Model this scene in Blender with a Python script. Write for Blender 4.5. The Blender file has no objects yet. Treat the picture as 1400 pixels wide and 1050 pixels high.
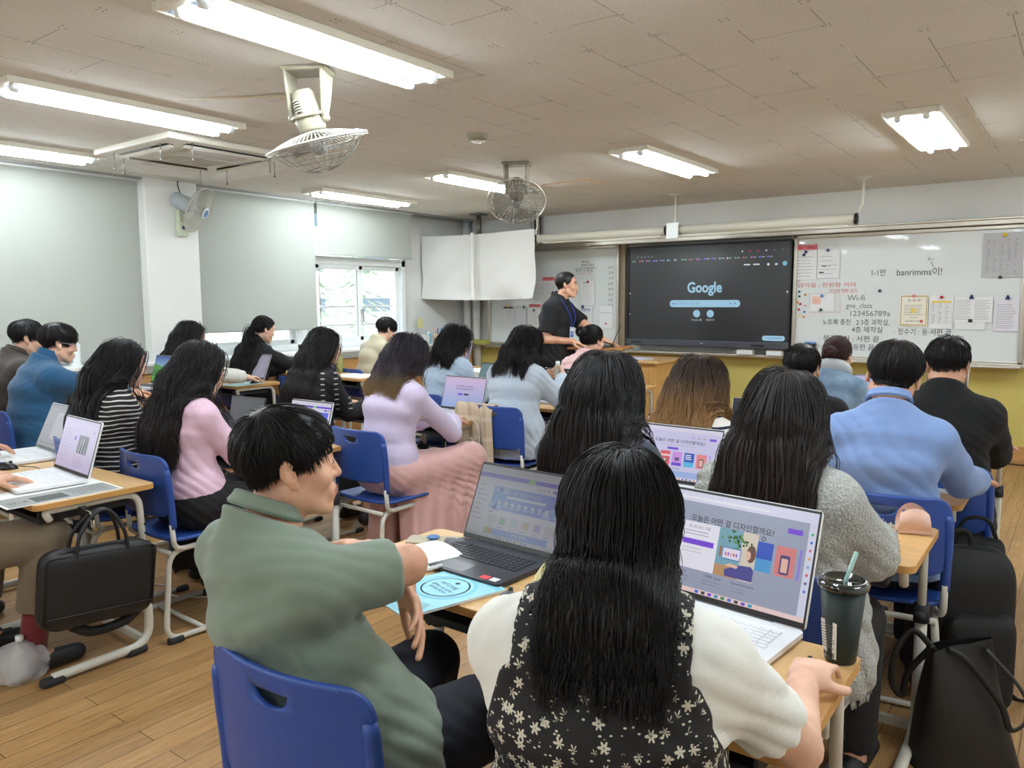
import bpy, bmesh, math, random
import numpy as np
from mathutils import Matrix, Vector, Euler
random.seed(7); np.random.seed(7)
PI = math.pi
scene = bpy.context.scene
COL = scene.collection

# ------------------------------------------------------------------ node helpers
class NT:
    def __init__(s, m):
        s.t = m.node_tree; s.n = s.t.nodes; s.l = s.t.links
    def new(s, typ, **kw):
        n = s.n.new(typ)
        for k, v in kw.items(): setattr(n, k, v)
        return n
    def link(s, a, b): s.l.new(a, b)
    def put(s, sock, v):
        if hasattr(v, 'links'): s.link(v, sock)
        else: sock.default_value = v
    def math(s, op, a, b=0.0, c=None):
        n = s.new('ShaderNodeMath', operation=op)
        s.put(n.inputs[0], a); s.put(n.inputs[1], b)
        if c is not None: s.put(n.inputs[2], c)
        return n.outputs[0]
    def mix(s, f, a, b, mode='MIX'):
        n = s.new('ShaderNodeMix', data_type='RGBA', blend_type=mode)
        s.put(n.inputs[0], f); s.put(n.inputs[6], col4(a)); s.put(n.inputs[7], col4(b))
        return n.outputs[2]
    def noise(s, vec, scale, detail=3.0, rough=.5):
        n = s.new('ShaderNodeTexNoise'); n.inputs['Scale'].default_value = scale
        n.inputs['Detail'].default_value = detail; n.inputs['Roughness'].default_value = rough
        if vec is not None: s.link(vec, n.inputs['Vector'])
        return n.outputs['Fac']
    def coord(s, kind='Object'):
        return s.new('ShaderNodeTexCoord').outputs[kind]
    def mapping(s, vec, scale=(1, 1, 1), rot=(0, 0, 0), loc=(0, 0, 0)):
        n = s.new('ShaderNodeMapping'); s.link(vec, n.inputs['Vector'])
        n.inputs['Scale'].default_value = scale; n.inputs['Rotation'].default_value = rot; n.inputs['Location'].default_value = loc
        return n.outputs[0]
    def ramp(s, f, stops, interp='LINEAR'):
        n = s.new('ShaderNodeValToRGB'); n.color_ramp.interpolation = interp
        e = n.color_ramp.elements
        while len(e) < len(stops): e.new(0.5)
        for k, (p, c) in zip(e, stops): k.position = p; k.color = col4(c)
        s.link(f, n.inputs[0]); return n.outputs[0]
    def xyz(s, vec):
        n = s.new('ShaderNodeSeparateXYZ'); s.link(vec, n.inputs[0]); return n.outputs

def col4(c):
    if hasattr(c, 'links'): return c
    return tuple(c) if len(c) == 4 else (c[0], c[1], c[2], 1.0)
def srgb(r, g, b):
    f = lambda v: (v/255/12.92 if v/255 <= .04045 else ((v/255+.055)/1.055)**2.4)
    return (f(r), f(g), f(b))

MATS = {}
def mat(name, color=None, rough=.5, metal=0., var=.06, vscale=30., bump=0., bscale=200., spec=.5, sheen=0., fn=None, emis=None, estr=0., alpha=1., trans=0., coat=0., stretch=(1, 1, 1)):
    """a node material: principled surface whose colour and height vary with a noise"""
    if name in MATS: return MATS[name]
    m = bpy.data.materials.new(name); m.use_nodes = True
    nt = NT(m); bs = nt.n['Principled BSDF']
    bs.inputs['Roughness'].default_value = rough; bs.inputs['Metallic'].default_value = metal
    bs.inputs['Specular IOR Level'].default_value = spec
    if sheen: bs.inputs['Sheen Weight'].default_value = sheen
    if coat: bs.inputs['Coat Weight'].default_value = coat
    if alpha < 1: bs.inputs['Alpha'].default_value = alpha
    if trans: bs.inputs['Transmission Weight'].default_value = trans
    co = nt.coord('Object')
    if stretch != (1, 1, 1): co = nt.mapping(co, stretch)
    if color is not None:
        f = nt.noise(co, vscale, 3)
        a = tuple(max(0, c*(1-var)) for c in color[:3]); b = tuple(min(1, c*(1+var)) for c in color[:3])
        c = nt.ramp(f, [(.25, a), (.75, b)])
        nt.link(c, bs.inputs['Base Color'])
        if emis:
            nt.put(bs.inputs['Emission Color'], col4(emis)); bs.inputs['Emission Strength'].default_value = estr
    if bump:
        f2 = nt.noise(co, bscale, 2)
        b_ = nt.new('ShaderNodeBump'); b_.inputs['Strength'].default_value = bump; b_.inputs['Distance'].default_value = .004
        nt.link(f2, b_.inputs['Height']); nt.link(b_.outputs[0], bs.inputs['Normal'])
    if fn: fn(nt, bs, co)
    MATS[name] = m
    return m

def emit_mat(name, color, strength):
    if name in MATS: return MATS[name]
    m = bpy.data.materials.new(name); m.use_nodes = True
    nt = NT(m); nt.n.remove(nt.n['Principled BSDF'])
    e = nt.new('ShaderNodeEmission'); e.inputs[0].default_value = col4(color); e.inputs[1].default_value = strength
    nt.link(e.outputs[0], nt.n['Material Output'].inputs[0]); MATS[name] = m; return m

# ------------------------------------------------------------------ mesh builder
class MB:
    """collects shapes that make up ONE mesh object"""
    def __init__(s): s.v = []; s.f = []; s.m = []; s.M = Matrix.Identity(4); s.sm = []
    def add(s, vs, fs, mi=0, smooth=True, M=None):
        T = s.M if M is None else s.M @ M
        b = len(s.v)
        s.v += [tuple(T @ Vector(p)) for p in vs]
        s.f += [tuple(b+i for i in f) for f in fs]
        s.m += [mi]*len(fs); s.sm += [smooth]*len(fs)
        return s
    def bm(s, bm, mi=0, smooth=True, M=None):
        bm.verts.index_update()
        s.add([v.co.copy() for v in bm.verts], [[v.index for v in f.verts] for f in bm.faces], mi, smooth, M); bm.free(); return s
    def box(s, c, size, mi=0, r=0., seg=2, M=None, rot=None):
        bm = bmesh.new(); bmesh.ops.create_cube(bm, size=1)
        bmesh.ops.scale(bm, vec=size, verts=bm.verts)
        if r: bmesh.ops.bevel(bm, geom=bm.edges[:], offset=min(r, min(size)*.49), segments=seg, affect='EDGES', profile=.5)
        T = Matrix.Translation(c)
        if rot: T = T @ Euler(rot).to_matrix().to_4x4()
        return s.bm(bm, mi, False, T if M is None else M @ T)
    def tube(s, pts, r, mi=0, n=8, closed=False, cap=True, M=None, sx=1., up=None):
        """sweep a circle (radius r or a list) along pts"""
        P = [Vector(p) for p in pts]; k = len(P)
        R = r if hasattr(r, '__len__') else [r]*k
        vs, fs = [], []
        prev = None
        for i in range(k):
            if closed: t = P[(i+1) % k]-P[i-1]
            else: t = P[min(i+1, k-1)]-P[max(i-1, 0)]
            if t.length < 1e-9: t = Vector((0, 0, 1))
            t.normalize()
            if prev is None:
                a = Vector(up) if up else (Vector((0, 0, 1)) if abs(t.z) < .9 else Vector((1, 0, 0)))
                a = (a-t*a.dot(t)).normalized()
            else:
                a = prev-t*prev.dot(t)
                a = a.normalized() if a.length > 1e-6 else t.orthogonal().normalized()
            prev = a; b = t.cross(a)
            for j in range(n):
                th = 2*PI*j/n
                vs.append(P[i]+a*(R[i]*math.cos(th))+b*(R[i]*sx*math.sin(th)))
        for i in range(k if closed else k-1):
            for j in range(n):
                i2 = (i+1) % k
                fs.append((i*n+j, i*n+(j+1) % n, i2*n+(j+1) % n, i2*n+j))
        if cap and not closed:
            fs.append(tuple(range(n))[::-1]); fs.append(tuple((k-1)*n+j for j in range(n)))
        return s.add(vs, fs, mi, True, M)
    def cyl(s, p0, p1, r0, r1=None, mi=0, n=12, M=None): return s.tube([p0, p1], [r0, r0 if r1 is None else r1], mi, n, M=M)
    def lathe(s, prof, mi=0, n=24, M=None, closed=False):
        """revolve (r,z) profile about z"""
        vs, fs = [], []
        for r, z in prof:
            for j in range(n):
                th = 2*PI*j/n; vs.append((r*math.cos(th), r*math.sin(th), z))
        for i in range(len(prof)-1):
            for j in range(n): fs.append((i*n+j, i*n+(j+1) % n, (i+1)*n+(j+1) % n, (i+1)*n+j))
        return s.add(vs, fs, mi, True, M)
    def ball(s, c, r, mi=0, n=12, m=8, M=None):
        r = r if hasattr(r, '__len__') else (r, r, r)
        vs, fs = [(c[0], c[1], c[2]-r[2])], []
        for i in range(1, m):
            ph = PI*i/m-PI/2
            for j in range(n):
                th = 2*PI*j/n
                vs.append((c[0]+r[0]*math.cos(ph)*math.cos(th), c[1]+r[1]*math.cos(ph)*math.sin(th), c[2]+r[2]*math.sin(ph)))
        vs.append((c[0], c[1], c[2]+r[2])); e = len(vs)-1
        for j in range(n): fs.append((0, 1+(j+1) % n, 1+j))
        for i in range(m-2):
            for j in range(n): fs.append((1+i*n+j, 1+i*n+(j+1) % n, 1+(i+1)*n+(j+1) % n, 1+(i+1)*n+j))
        for j in range(n): fs.append((e, 1+(m-2)*n+j, 1+(m-2)*n+(j+1) % n))
        return s.add(vs, fs, mi, True, M)
    def prism(s, poly, z0, z1, mi=0, M=None, smooth=False):
        k = len(poly)
        vs = [(x, y, z0) for x, y in poly]+[(x, y, z1) for x, y in poly]
        fs = [tuple(range(k))[::-1], tuple(range(k, 2*k))]+[(i, (i+1) % k, k+(i+1) % k, k+i) for i in range(k)]
        return s.add(vs, fs, mi, smooth, M)
    def grid(s, fn, nu, nv, mi=0, M=None, closed_u=False):
        vs = [fn(i/(nu if closed_u else nu-1), j/(nv-1)) for j in range(nv) for i in range(nu)]
        fs = []
        for j in range(nv-1):
            for i in range(nu if closed_u else nu-1):
                fs.append((j*nu+i, j*nu+(i+1) % nu, (j+1)*nu+(i+1) % nu, (j+1)*nu+i))
        return s.add(vs, fs, mi, True, M)
    def build(s, name, mats, parent=None, smooth=None, angle=None):
        me = bpy.data.meshes.new(name); me.from_pydata(s.v, [], s.f)
        mats = mats if isinstance(mats, (list, tuple)) else [mats]
        for m in mats: me.materials.append(m)
        me.polygons.foreach_set('material_index', s.m)
        me.polygons.foreach_set('use_smooth', s.sm)
        me.validate(); me.update()
        bm = bmesh.new(); bm.from_mesh(me); bmesh.ops.recalc_face_normals(bm, faces=bm.faces); bm.to_mesh(me); bm.free()
        return link(name, me, parent)

def link(name, data, parent=None):
    o = bpy.data.objects.new(name, data); COL.objects.link(o)
    if parent is not None: o.parent = parent
    return o
def xf(loc=(0, 0, 0), rz=0., rx=0., ry=0., s=1.):
    return Matrix.Translation(loc) @ Matrix.Rotation(rz, 4, 'Z') @ Matrix.Rotation(rx, 4, 'X') @ Matrix.Rotation(ry, 4, 'Y') @ Matrix.Scale(s, 4)
def tag(o, label=None, cat=None, group=None, kind=None):
    if label: o['label'] = label
    if cat: o['category'] = cat
    if group: o['group'] = group
    if kind: o['kind'] = kind
    return o
def thing(name, label, cat, loc=(0, 0, 0), rz=0., group=None):
    o = bpy.data.objects.new(name, None); COL.objects.link(o); o.empty_display_size = .1
    o.location = loc; o.rotation_euler = (0, 0, rz)
    return tag(o, label, cat, group)
def struct(o): o['kind'] = 'structure'; return o
def dup(root, loc, rz=0., label=None, group=None):
    """copy a thing with its parts and sub-parts"""
    r = root.copy(); COL.objects.link(r); r.location = loc; r.rotation_euler = (0, 0, rz)
    if label: r['label'] = label
    if group: r['group'] = group
    for ch in list(root.children):
        c = ch.copy(); COL.objects.link(c); c.parent = r
        for g in list(ch.children):
            d = g.copy(); COL.objects.link(d); d.parent = c
    return r
def arc(c, r, a0, a1, n, ax='xz'):
    o = []
    for i in range(n+1):
        a = a0+(a1-a0)*i/n; x = r*math.cos(a); y = r*math.sin(a)
        o.append({'xz': (c[0]+x, c[1], c[2]+y), 'yz': (c[0], c[1]+x, c[2]+y), 'xy': (c[0]+x, c[1]+y, c[2])}[ax])
    return o
def smoothpath(pts, r=.03, n=5):
    """round the corners of a polyline"""
    P = [Vector(p) for p in pts]; out = [P[0]]
    for i in range(1, len(P)-1):
        a, b, c = P[i-1], P[i], P[i+1]
        d1 = (a-b); d2 = (c-b); k = min(r, d1.length*.45, d2.length*.45)
        p, q = b+d1.normalized()*k, b+d2.normalized()*k
        for j in range(n+1):
            t = j/n; out.append(p*(1-t)**2+b*2*t*(1-t)+q*t*t)
    out.append(P[-1]); return out
def spline(pts, n=8):
    """catmull-rom through pts"""
    P = [Vector(p) for p in pts]; P = [P[0]*2-P[1]]+P+[P[-1]*2-P[-2]]; out = []
    for i in range(1, len(P)-2):
        for j in range(n):
            t = j/n; a, b, c, d = P[i-1:i+3]
            out.append(.5*((2*b)+(c-a)*t+(2*a-5*b+4*c-d)*t*t+(3*b-a-3*c+d)*t**3))
    out.append(P[-2]); return out

# ------------------------------------------------------------------ flat graphics (papers, displays, lettering)
_txt_cache = {}
def text_geo(s, size=1., bold=0., align='CENTER'):
    key = (s, bold, align)
    if key not in _txt_cache:
        cu = bpy.data.curves.new('t', 'FONT'); cu.body = s; cu.size = 1; cu.align_x = align; cu.align_y = 'CENTER'; cu.offset = bold; cu.resolution_u = 3
        o = bpy.data.objects.new('t', cu); COL.objects.link(o)
        dg = bpy.context.evaluated_depsgraph_get(); dg.update()
        me = bpy.data.meshes.new_from_object(o.evaluated_get(dg))
        g = ([(v.co.x, v.co.y) for v in me.vertices], [tuple(p.vertices) for p in me.polygons])
        bpy.data.objects.remove(o); bpy.data.meshes.remove(me); bpy.data.curves.remove(cu)
        _txt_cache[key] = g
    v, f = _txt_cache[key]
    return [(x*size, y*size) for x, y in v], f
class Art:
    """flat coloured shapes in (u, v) metres, stacked in thin layers; one mesh, colours in an attribute"""
    def __init__(s, step=.00025): s.v = []; s.f = []; s.c = []; s.step = step
    def raw(s, vs, fs, col, layer):
        b = len(s.v); s.v += [(x, y, layer*s.step) for x, y in vs]; s.f += [tuple(b+i for i in f) for f in fs]; s.c += [col4(col)]*len(fs)
    def rect(s, x0, y0, x1, y1, col, layer=0): s.raw([(x0, y0), (x1, y0), (x1, y1), (x0, y1)], [(0, 1, 2, 3)], col, layer)
    def poly(s, pts, col, layer=0): s.raw(pts, [tuple(range(len(pts)))], col, layer)
    def disc(s, x, y, r, col, layer=0, n=20, ry=None):
        ry = ry or r; s.poly([(x+r*math.cos(2*PI*i/n), y+ry*math.sin(2*PI*i/n)) for i in range(n)], col, layer)
    def rrect(s, x0, y0, x1, y1, r, col, layer=0):
        p = []
        for cx, cy, a in ((x1-r, y1-r, 0), (x0+r, y1-r, 90), (x0+r, y0+r, 180), (x1-r, y0+r, 270)):
            for k in range(6): t = math.radians(a+18*k); p.append((cx+r*math.cos(t), cy+r*math.sin(t)))
        s.poly(p, col, layer)
    def text(s, t, x, y, size, col, layer=1, bold=0., align='CENTER', rot=0., sx=1., fit=None):
        vs, fs = text_geo(t, size, bold, align)
        if fit and vs:
            w = max(v[0] for v in vs)-min(v[0] for v in vs); sx *= fit/max(w, 1e-6)
        c, n = math.cos(rot), math.sin(rot)
        s.raw([(x+c*a*sx-n*b, y+n*a*sx+c*b) for a, b in vs], fs, col, layer)
    def line(s, x0, y0, x1, y1, w, col, layer=1):
        d = math.hypot(x1-x0, y1-y0) or 1; nx, ny = -(y1-y0)/d*w/2, (x1-x0)/d*w/2
        s.poly([(x0+nx, y0+ny), (x0-nx, y0-ny), (x1-nx, y1-ny), (x1+nx, y1+ny)], col, layer)
    def lines(s, x0, y0, x1, y1, n, h, col, layer=1, seed=0, jag=.3):
        rnd = random.Random(seed)
        for i in range(n):
            y = y1-(y1-y0)*(i+.5)/n; s.rect(x0, y-h/2, x1-(x1-x0)*jag*rnd.random(), y+h/2, col, layer)
    def build(s, name, m, parent=None, M=None):
        me = bpy.data.meshes.new(name); T = M or Matrix.Identity(4)
        me.from_pydata([tuple(T @ Vector(p)) for p in s.v], [], s.f); me.materials.append(m)
        at = me.color_attributes.new('ink', 'FLOAT_COLOR', 'CORNER')
        data = np.array([c for f, c in zip(s.f, s.c) for _ in f], dtype=np.float32).ravel()
        at.data.foreach_set('color', data); me.update()
        return link(name, me, parent)
def _ink(nt, bs, co):
    a = nt.new('ShaderNodeAttribute', attribute_name='ink'); nt.link(a.outputs['Color'], bs.inputs['Base Color'])
M_INK = mat('printed_paper', rough=.7, fn=_ink)
M_INKG = mat('printed_plastic', rough=.35, fn=_ink)
def screen_mat(name, strength):
    if name in MATS: return MATS[name]
    m = bpy.data.materials.new(name); m.use_nodes = True; nt = NT(m); bs = nt.n['Principled BSDF']
    a = nt.new('ShaderNodeAttribute', attribute_name='ink')
    bs.inputs['Base Color'].default_value = (.01, .01, .012, 1); bs.inputs['Roughness'].default_value = .25
    nt.link(a.outputs['Color'], bs.inputs['Emission Color']); bs.inputs['Emission Strength'].default_value = strength
    MATS[name] = m; return m
# standing sheet: u -> +x, v -> +z, faces -y
def upright(x, y, z, rz=0.): return Matrix.Translation((x, y, z)) @ Matrix.Rotation(rz, 4, 'Z') @ Matrix.Rotation(PI/2, 4, 'X')

# ------------------------------------------------------------------ camera
F_PX, YAW, PIT, ROL = 1057.7, .638916, .106061, -.004070
fw = Vector((-math.sin(YAW)*math.cos(PIT), math.cos(YAW)*math.cos(PIT), -math.sin(PIT)))
rt = Vector((math.cos(YAW), math.sin(YAW), 0)); up = rt.cross(fw)
r2 = rt*math.cos(ROL)+up*math.sin(ROL); u2 = up*math.cos(ROL)-rt*math.sin(ROL)
cam_d = bpy.data.cameras.new('camera'); cam = bpy.data.objects.new('camera', cam_d); COL.objects.link(cam)
cam_d.sensor_width = 36; cam_d.lens = 36*F_PX/1400; cam_d.clip_start = .02; cam_d.clip_end = 400
Mx = Matrix((r2, u2, -fw)).transposed().to_4x4(); Mx.translation = (0, 0, 1.47)
cam.matrix_world = Mx
scene.camera = cam
scene.view_settings.view_transform = 'Standard'; scene.view_settings.look = 'None'
scene.view_settings.exposure = 0.; scene.view_settings.gamma = 1.; scene.view_settings.use_curve_mapping = False
scene.render.film_transparent = False
# ================================================================== materials of the room
CEIL = 2.55; FRONT = 8.3; LEFT = -7.0; RIGHT = 1.75; BACK = -2.6
def _floor(nt, bs, co):
    m = nt.mapping(co, (1, 1, 1), (0, 0, PI/2))
    br = nt.new('ShaderNodeTexBrick'); nt.link(m, br.inputs['Vector'])
    br.inputs['Scale'].default_value = 1; br.inputs['Brick Width'].default_value = .92; br.inputs['Row Height'].default_value = .098
    br.inputs['Mortar Size'].default_value = .0016; br.inputs['Mortar Smooth'].default_value = .2; br.offset = .37
    br.inputs['Color1'].default_value = (0, 0, 0, 1); br.inputs['Color2'].default_value = (1, 1, 1, 1); br.inputs['Mortar'].default_value = (.5, .5, .5, 1)
    g = nt.noise(nt.mapping(co, (120, 4.5, 1)), 1., 7, .72)
    g2 = nt.noise(nt.mapping(co, (22, 1.3, 1), loc=(3, 1, 0)), 1., 3, .6)
    base = nt.ramp(g, [(.28, srgb(96, 66, 38)), (.46, srgb(168, 127, 79)), (.72, srgb(200, 162, 110))])
    base = nt.mix(nt.math('MULTIPLY', g2, .5), base, srgb(168, 128, 82))
    base = nt.mix(.12, base, br.outputs['Color'], 'OVERLAY')
    base = nt.mix(br.outputs['Fac'], base, srgb(70, 45, 24))
    nt.link(base, bs.inputs['Base Color'])
    nt.link(nt.math('MULTIPLY_ADD', g2, .25, .26), bs.inputs['Roughness'])
    bp = nt.new('ShaderNodeBump'); bp.inputs['Strength'].default_value = .25; bp.inputs['Distance'].default_value = .002
    nt.link(nt.math('SUBTRACT', g, br.outputs['Fac']), bp.inputs['Height']); nt.link(bp.outputs[0], bs.inputs['Normal'])
M_FLOOR = mat('bamboo_strip_floor', rough=.35, fn=_floor)
def _ceil(nt, bs, co):
    X, Y, Z = nt.xyz(co)
    br = nt.new('ShaderNodeTexBrick'); nt.link(nt.mapping(co, rot=(0, 0, PI/2)), br.inputs['Vector'])
    br.inputs['Scale'].default_value = 1; br.inputs['Brick Width'].default_value = .6; br.inputs['Row Height'].default_value = .3
    br.inputs['Mortar Size'].default_value = .0022; br.inputs['Mortar Smooth'].default_value = .6; br.offset = .5
    seam = nt.math('MULTIPLY', br.outputs['Fac'], nt.math('GREATER_THAN', nt.noise(co, 1.6, 2), .5))
    # paired screw heads along the seams
    def saw(v, p, o=0.): return nt.math('ABSOLUTE', nt.math('SUBTRACT', nt.math('FRACT', nt.math('MULTIPLY_ADD', v, 1/p, o)), .5))
    dx = nt.math('MULTIPLY', nt.math('ABSOLUTE', nt.math('SUBTRACT', saw(X, .3), .455)), .3)
    dy = nt.math('MULTIPLY', nt.math('ABSOLUTE', nt.math('SUBTRACT', saw(Y, .3), .46)), .3)
    d = nt.math('SQRT', nt.math('ADD', nt.math('POWER', dx, 2), nt.math('POWER', dy, 2)))
    dots = nt.math('MULTIPLY', nt.math('LESS_THAN', d, .0042), nt.math('GREATER_THAN', nt.noise(nt.mapping(co, loc=(5, 5, 0)), 3.1, 2), .47))
    vo = nt.new('ShaderNodeTexVoronoi'); nt.link(co, vo.inputs['Vector']); vo.inputs['Scale'].default_value = 75
    fleck = nt.math('MULTIPLY', nt.math('LESS_THAN', vo.outputs['Distance'], .23), .24)
    n = nt.noise(co, .9, 3)
    c = nt.ramp(n, [(.3, srgb(222, 219, 212)), (.7, srgb(233, 231, 226))])
    c = nt.mix(fleck, c, srgb(120, 108, 92)); c = nt.mix(nt.math('MULTIPLY', seam, .75), c, srgb(84, 72, 60)); c = nt.mix(nt.math('MULTIPLY', dots, .85), c, srgb(60, 52, 44))
    nt.link(c, bs.inputs['Base Color'])
M_CEIL = mat('gypsum_tile', rough=.9, fn=_ceil)
M_WALL = mat('white_wall_paint', srgb(226, 226, 222), .7, var=.015, vscale=3, bump=.08, bscale=90)
M_YELLOW = mat('yellow_wall_paint', srgb(206, 190, 106), .6, var=.04, vscale=4)
M_WOODTRIM = mat('varnished_wood', srgb(196, 148, 92), .4, var=.12, vscale=6, stretch=(1, 1, 8))
M_FRAMEW = mat('white_window_vinyl', srgb(236, 240, 240), .35, var=.01)
M_DARK = mat('dark_gap', srgb(28, 26, 26), .9)

def wallbox(name, c, size, m, kind=True):
    b = MB(); b.box(c, size); o = b.build(name, m); struct(o); return o
wallbox('floor', ((LEFT+RIGHT)/2, (BACK+FRONT)/2, -.05), (RIGHT-LEFT+.6, FRONT-BACK+.4, .1), M_FLOOR)
b = MB(); b.box(((-6.62+RIGHT)/2+.15, (BACK+FRONT)/2, CEIL+.05), (RIGHT+6.62+.3, FRONT-BACK+.4, .1)); struct(b.build('ceiling', M_CEIL))
b = MB(); b.box((-6.86, (BACK+FRONT)/2, CEIL+.12), (.48, FRONT-BACK+.4, .06)); struct(b.build('ceiling_recess', M_DARK))
b = MB(); b.box(((LEFT+RIGHT)/2, FRONT+.06, 1.725), (RIGHT-LEFT+.6, .12, 1.75)); struct(b.build('wall_front', M_WALL))
b = MB(); b.box(((LEFT+RIGHT)/2, FRONT+.06, .425), (RIGHT-LEFT+.6, .12, .85)); struct(b.build('wall_front_lower', M_YELLOW))
b = MB(); b.box(((-6.2+RIGHT)/2, FRONT-.012, .0725), (RIGHT+6.2, .024, .145), r=.004); struct(b.build('baseboard_front', M_WOODTRIM))
wallbox('wall_right', (RIGHT+.06, (BACK+FRONT)/2, CEIL/2), (.12, FRONT-BACK+.4, CEIL+.1), M_WALL)
wallbox('wall_back', ((LEFT+RIGHT)/2, BACK-.06, CEIL/2), (RIGHT-LEFT+.6, .12, CEIL+.1), M_WALL)
# left wall: piers and spandrel around three window openings
WY = [(-2.0, 1.6), (1.75, 3.5), (4.1, 5.46), (5.6, 7.08)]
b = MB()
b.box((LEFT-.1, (BACK+FRONT)/2, .45), (.2, FRONT-BACK+.4, .9))
b.box((LEFT-.1, (BACK+FRONT)/2, 2.6), (.2, FRONT-BACK+.4, .16))
ys = [BACK-.2]+[v for p in WY for v in p]+[FRONT+.2]
for i in range(0, len(ys), 2): b.box((LEFT-.1, (ys[i]+ys[i+1])/2, 1.71), (.2, ys[i+1]-ys[i], 1.62))
struct(b.build('wall_left', M_WALL))
b = MB(); b.box((-6.81, 3.83, CEIL/2+.02), (.4, .5, CEIL+.04), r=.01); struct(b.build('wall_left_pillar', M_WALL))
# sill ledge and wood-fronted cabinet run under the windows
b = MB(); b.box((-6.79, 2.75, .935), (.42, 10.5, .03), r=.006); b.build('trim_1', M_FRAMEW); struct(bpy.data.objects['trim_1'])
b = MB(); b.box((-6.6, 2.75, .885), (.04, 10.5, .07), r=.004); struct(b.build('trim_2', mat('stone_sill', srgb(150, 148, 140), .5, var=.15, vscale=60)))
b = MB(); b.box((-6.78, 2.75, .42), (.36, 10.5, .86), r=.004)
for k in range(13): b.box((-6.598, -2+k*.8, .42), (.006, .006, .8), 1)
struct(b.build('wall_left_cabinet', [M_WOODTRIM, M_DARK]))
# windows
M_GLASS = mat('window_glass', (1, 1, 1), .02, trans=1., var=0)
M_GLASS.node_tree.nodes['Principled BSDF'].inputs['IOR'].default_value = 1.02
for k, (y0, y1) in enumerate(WY):
    w = MB(); x = -6.97; ym = (y0+y1)/2
    for yy in (y0+.035, y1-.035): w.box((x, yy, 1.735), (.1, .07, 1.57), r=.008)
    for zz in (.985, 2.485): w.box((x, ym, zz), (.1, y1-y0, .07), r=.008)
    w.box((x, ym, 1.945), (.1, y1-y0, .09), r=.008)
    o = struct(w.build('window_%d' % (k+1), M_FRAMEW))
    for s, (a, c) in enumerate(((y0+.07, ym+.03), (ym-.03, y1-.07))):
        f = MB(); xx = x+.02-.04*s; t = .055
        for yy in (a+t/2, c-t/2): f.box((xx, yy, 1.46), (.035, t, .88), r=.006)
        for zz in (1.045, 1.875): f.box((xx, (a+c)/2, zz), (.035, c-a, t), r=.006)
        sa = f.build('window_sash', M_FRAMEW, o)
        g = MB(); g.box((xx, (a+c)/2, 1.46), (.005, c-a-2*t+.01, .78)); g.build('window_pane', M_GLASS, sa)
    g = MB(); g.box((x, ym, 2.22), (.006, y1-y0-.1, .46)); g.build('window_pane', M_GLASS, o)
    h = MB(); h.box((x+.055, ym+.0, 1.36), (.03, .025, .05), r=.005); h.tube([(x+.075, ym, 1.37), (x+.08, ym, 1.24)], .008); h.build('window_handle', mat('zinc_handle', srgb(160, 160, 158), .3, .8), o)
# security rails outside the front window
b = MB()
for zz in (1.2, 1.42): b.tube([(-7.16, 5.55, zz), (-7.16, 7.15, zz)], .014)
tag(b.build('window_guard_rail', M_FRAMEW), 'white horizontal guard rails outside the uncovered window', 'railing')
# roller blinds
def _blind(nt, bs, co):
    tr = nt.new('ShaderNodeBsdfTranslucent'); tr.inputs[0].default_value = col4(srgb(222, 224, 214))
    mx = nt.new('ShaderNodeMixShader'); mx.inputs[0].default_value = .07
    nt.link(bs.outputs[0], mx.inputs[1]); nt.link(tr.outputs[0], mx.inputs[2]); nt.link(mx.outputs[0], nt.n['Material Output'].inputs[0])
M_BLIND = mat('roller_blind_cloth', srgb(164, 167, 160), .8, var=.03, vscale=1.5, bump=.05, bscale=600, fn=_blind)
BL = [((-1.6, 1.72), .99, 'nearest roller blind, behind the camera side of the window row'),
      ((1.76, 3.57), .985, 'wide grey roller blind behind the man in the blue fleece'),
      ((4.09, 5.49), 1.185, 'grey roller blind in the middle, lowered almost to the sill beside the wall fan'),
      ((5.525, 6.97), 1.985, 'short grey roller blind rolled halfway above the open view window')]
for (y0, y1), z0, lab in BL[1:]:
    t = thing('roller_blind', lab, 'blind', (-6.7, (y0+y1)/2, CEIL), 0, 'grey roller blinds on the windows')
    w = y1-y0
    p = MB(); p.grid(lambda u, v: (.004*math.sin(v*4+u*9), (u-.5)*w, -.02-(CEIL-z0-.02)*v), 12, 14)
    o = p.build('fabric', M_BLIND, t)
    p = MB(); p.box((0, 0, z0-CEIL+.01), (.014, w, .024), r=.005); p.build('bottom_bar', M_BLIND, t)
    p = MB(); p.tube([(0, -w/2, .0), (0, w/2, .0)], .03, n=14); p.build('roller', M_FRAMEW, t)
b = MB(); b.box((-6.645, 4.2, CEIL+.0), (.04, 7.8, .03)); struct(b.build('trim_3', mat('grey_rail', srgb(150, 150, 148), .5)))
# bright strip frames seen between blinds are the window vinyl itself; outside world
M_FACADE = mat('pale_apartment_facade', srgb(235, 238, 240), .8, var=.03, vscale=.5)
M_WIN = mat('facade_window_glass', srgb(120, 140, 155), .15)
def tower(x, y, z, w, d, h, lab, nf, nw, rz):
    t = thing('apartment_block', lab, 'building', (x, y, z), rz, 'apartment blocks outside the window')
    b = MB(); b.box((0, 0, h/2), (w, d, h), r=.1); b.build('facade', M_FACADE, t)
    for i in range(nf):
        for j in range(nw):
            b = MB(); b.box((w/2+.03, -d/2+d*(j+.5)/nw, 2.+i*(h-3)/nf), (.1, d/nw*.45, 1.3), r=.03)
            b.build('window', M_WIN, t)
tower(-62, 58, -9, 12, 44, 40, 'nearer pale apartment block seen in the left window sash', 9, 7, math.radians(-38))
tower(-62, 96, -9, 14, 26, 46, 'farther blue-shadowed apartment block seen in the right window sash', 9, 4, math.radians(-30))
b = MB(); b.box((-60, 60, -9.2), (110, 160, .2)); tag(struct(b.build('ground_outside', mat('yard_ground', srgb(150, 160, 140), .9, var=.2))))
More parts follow.
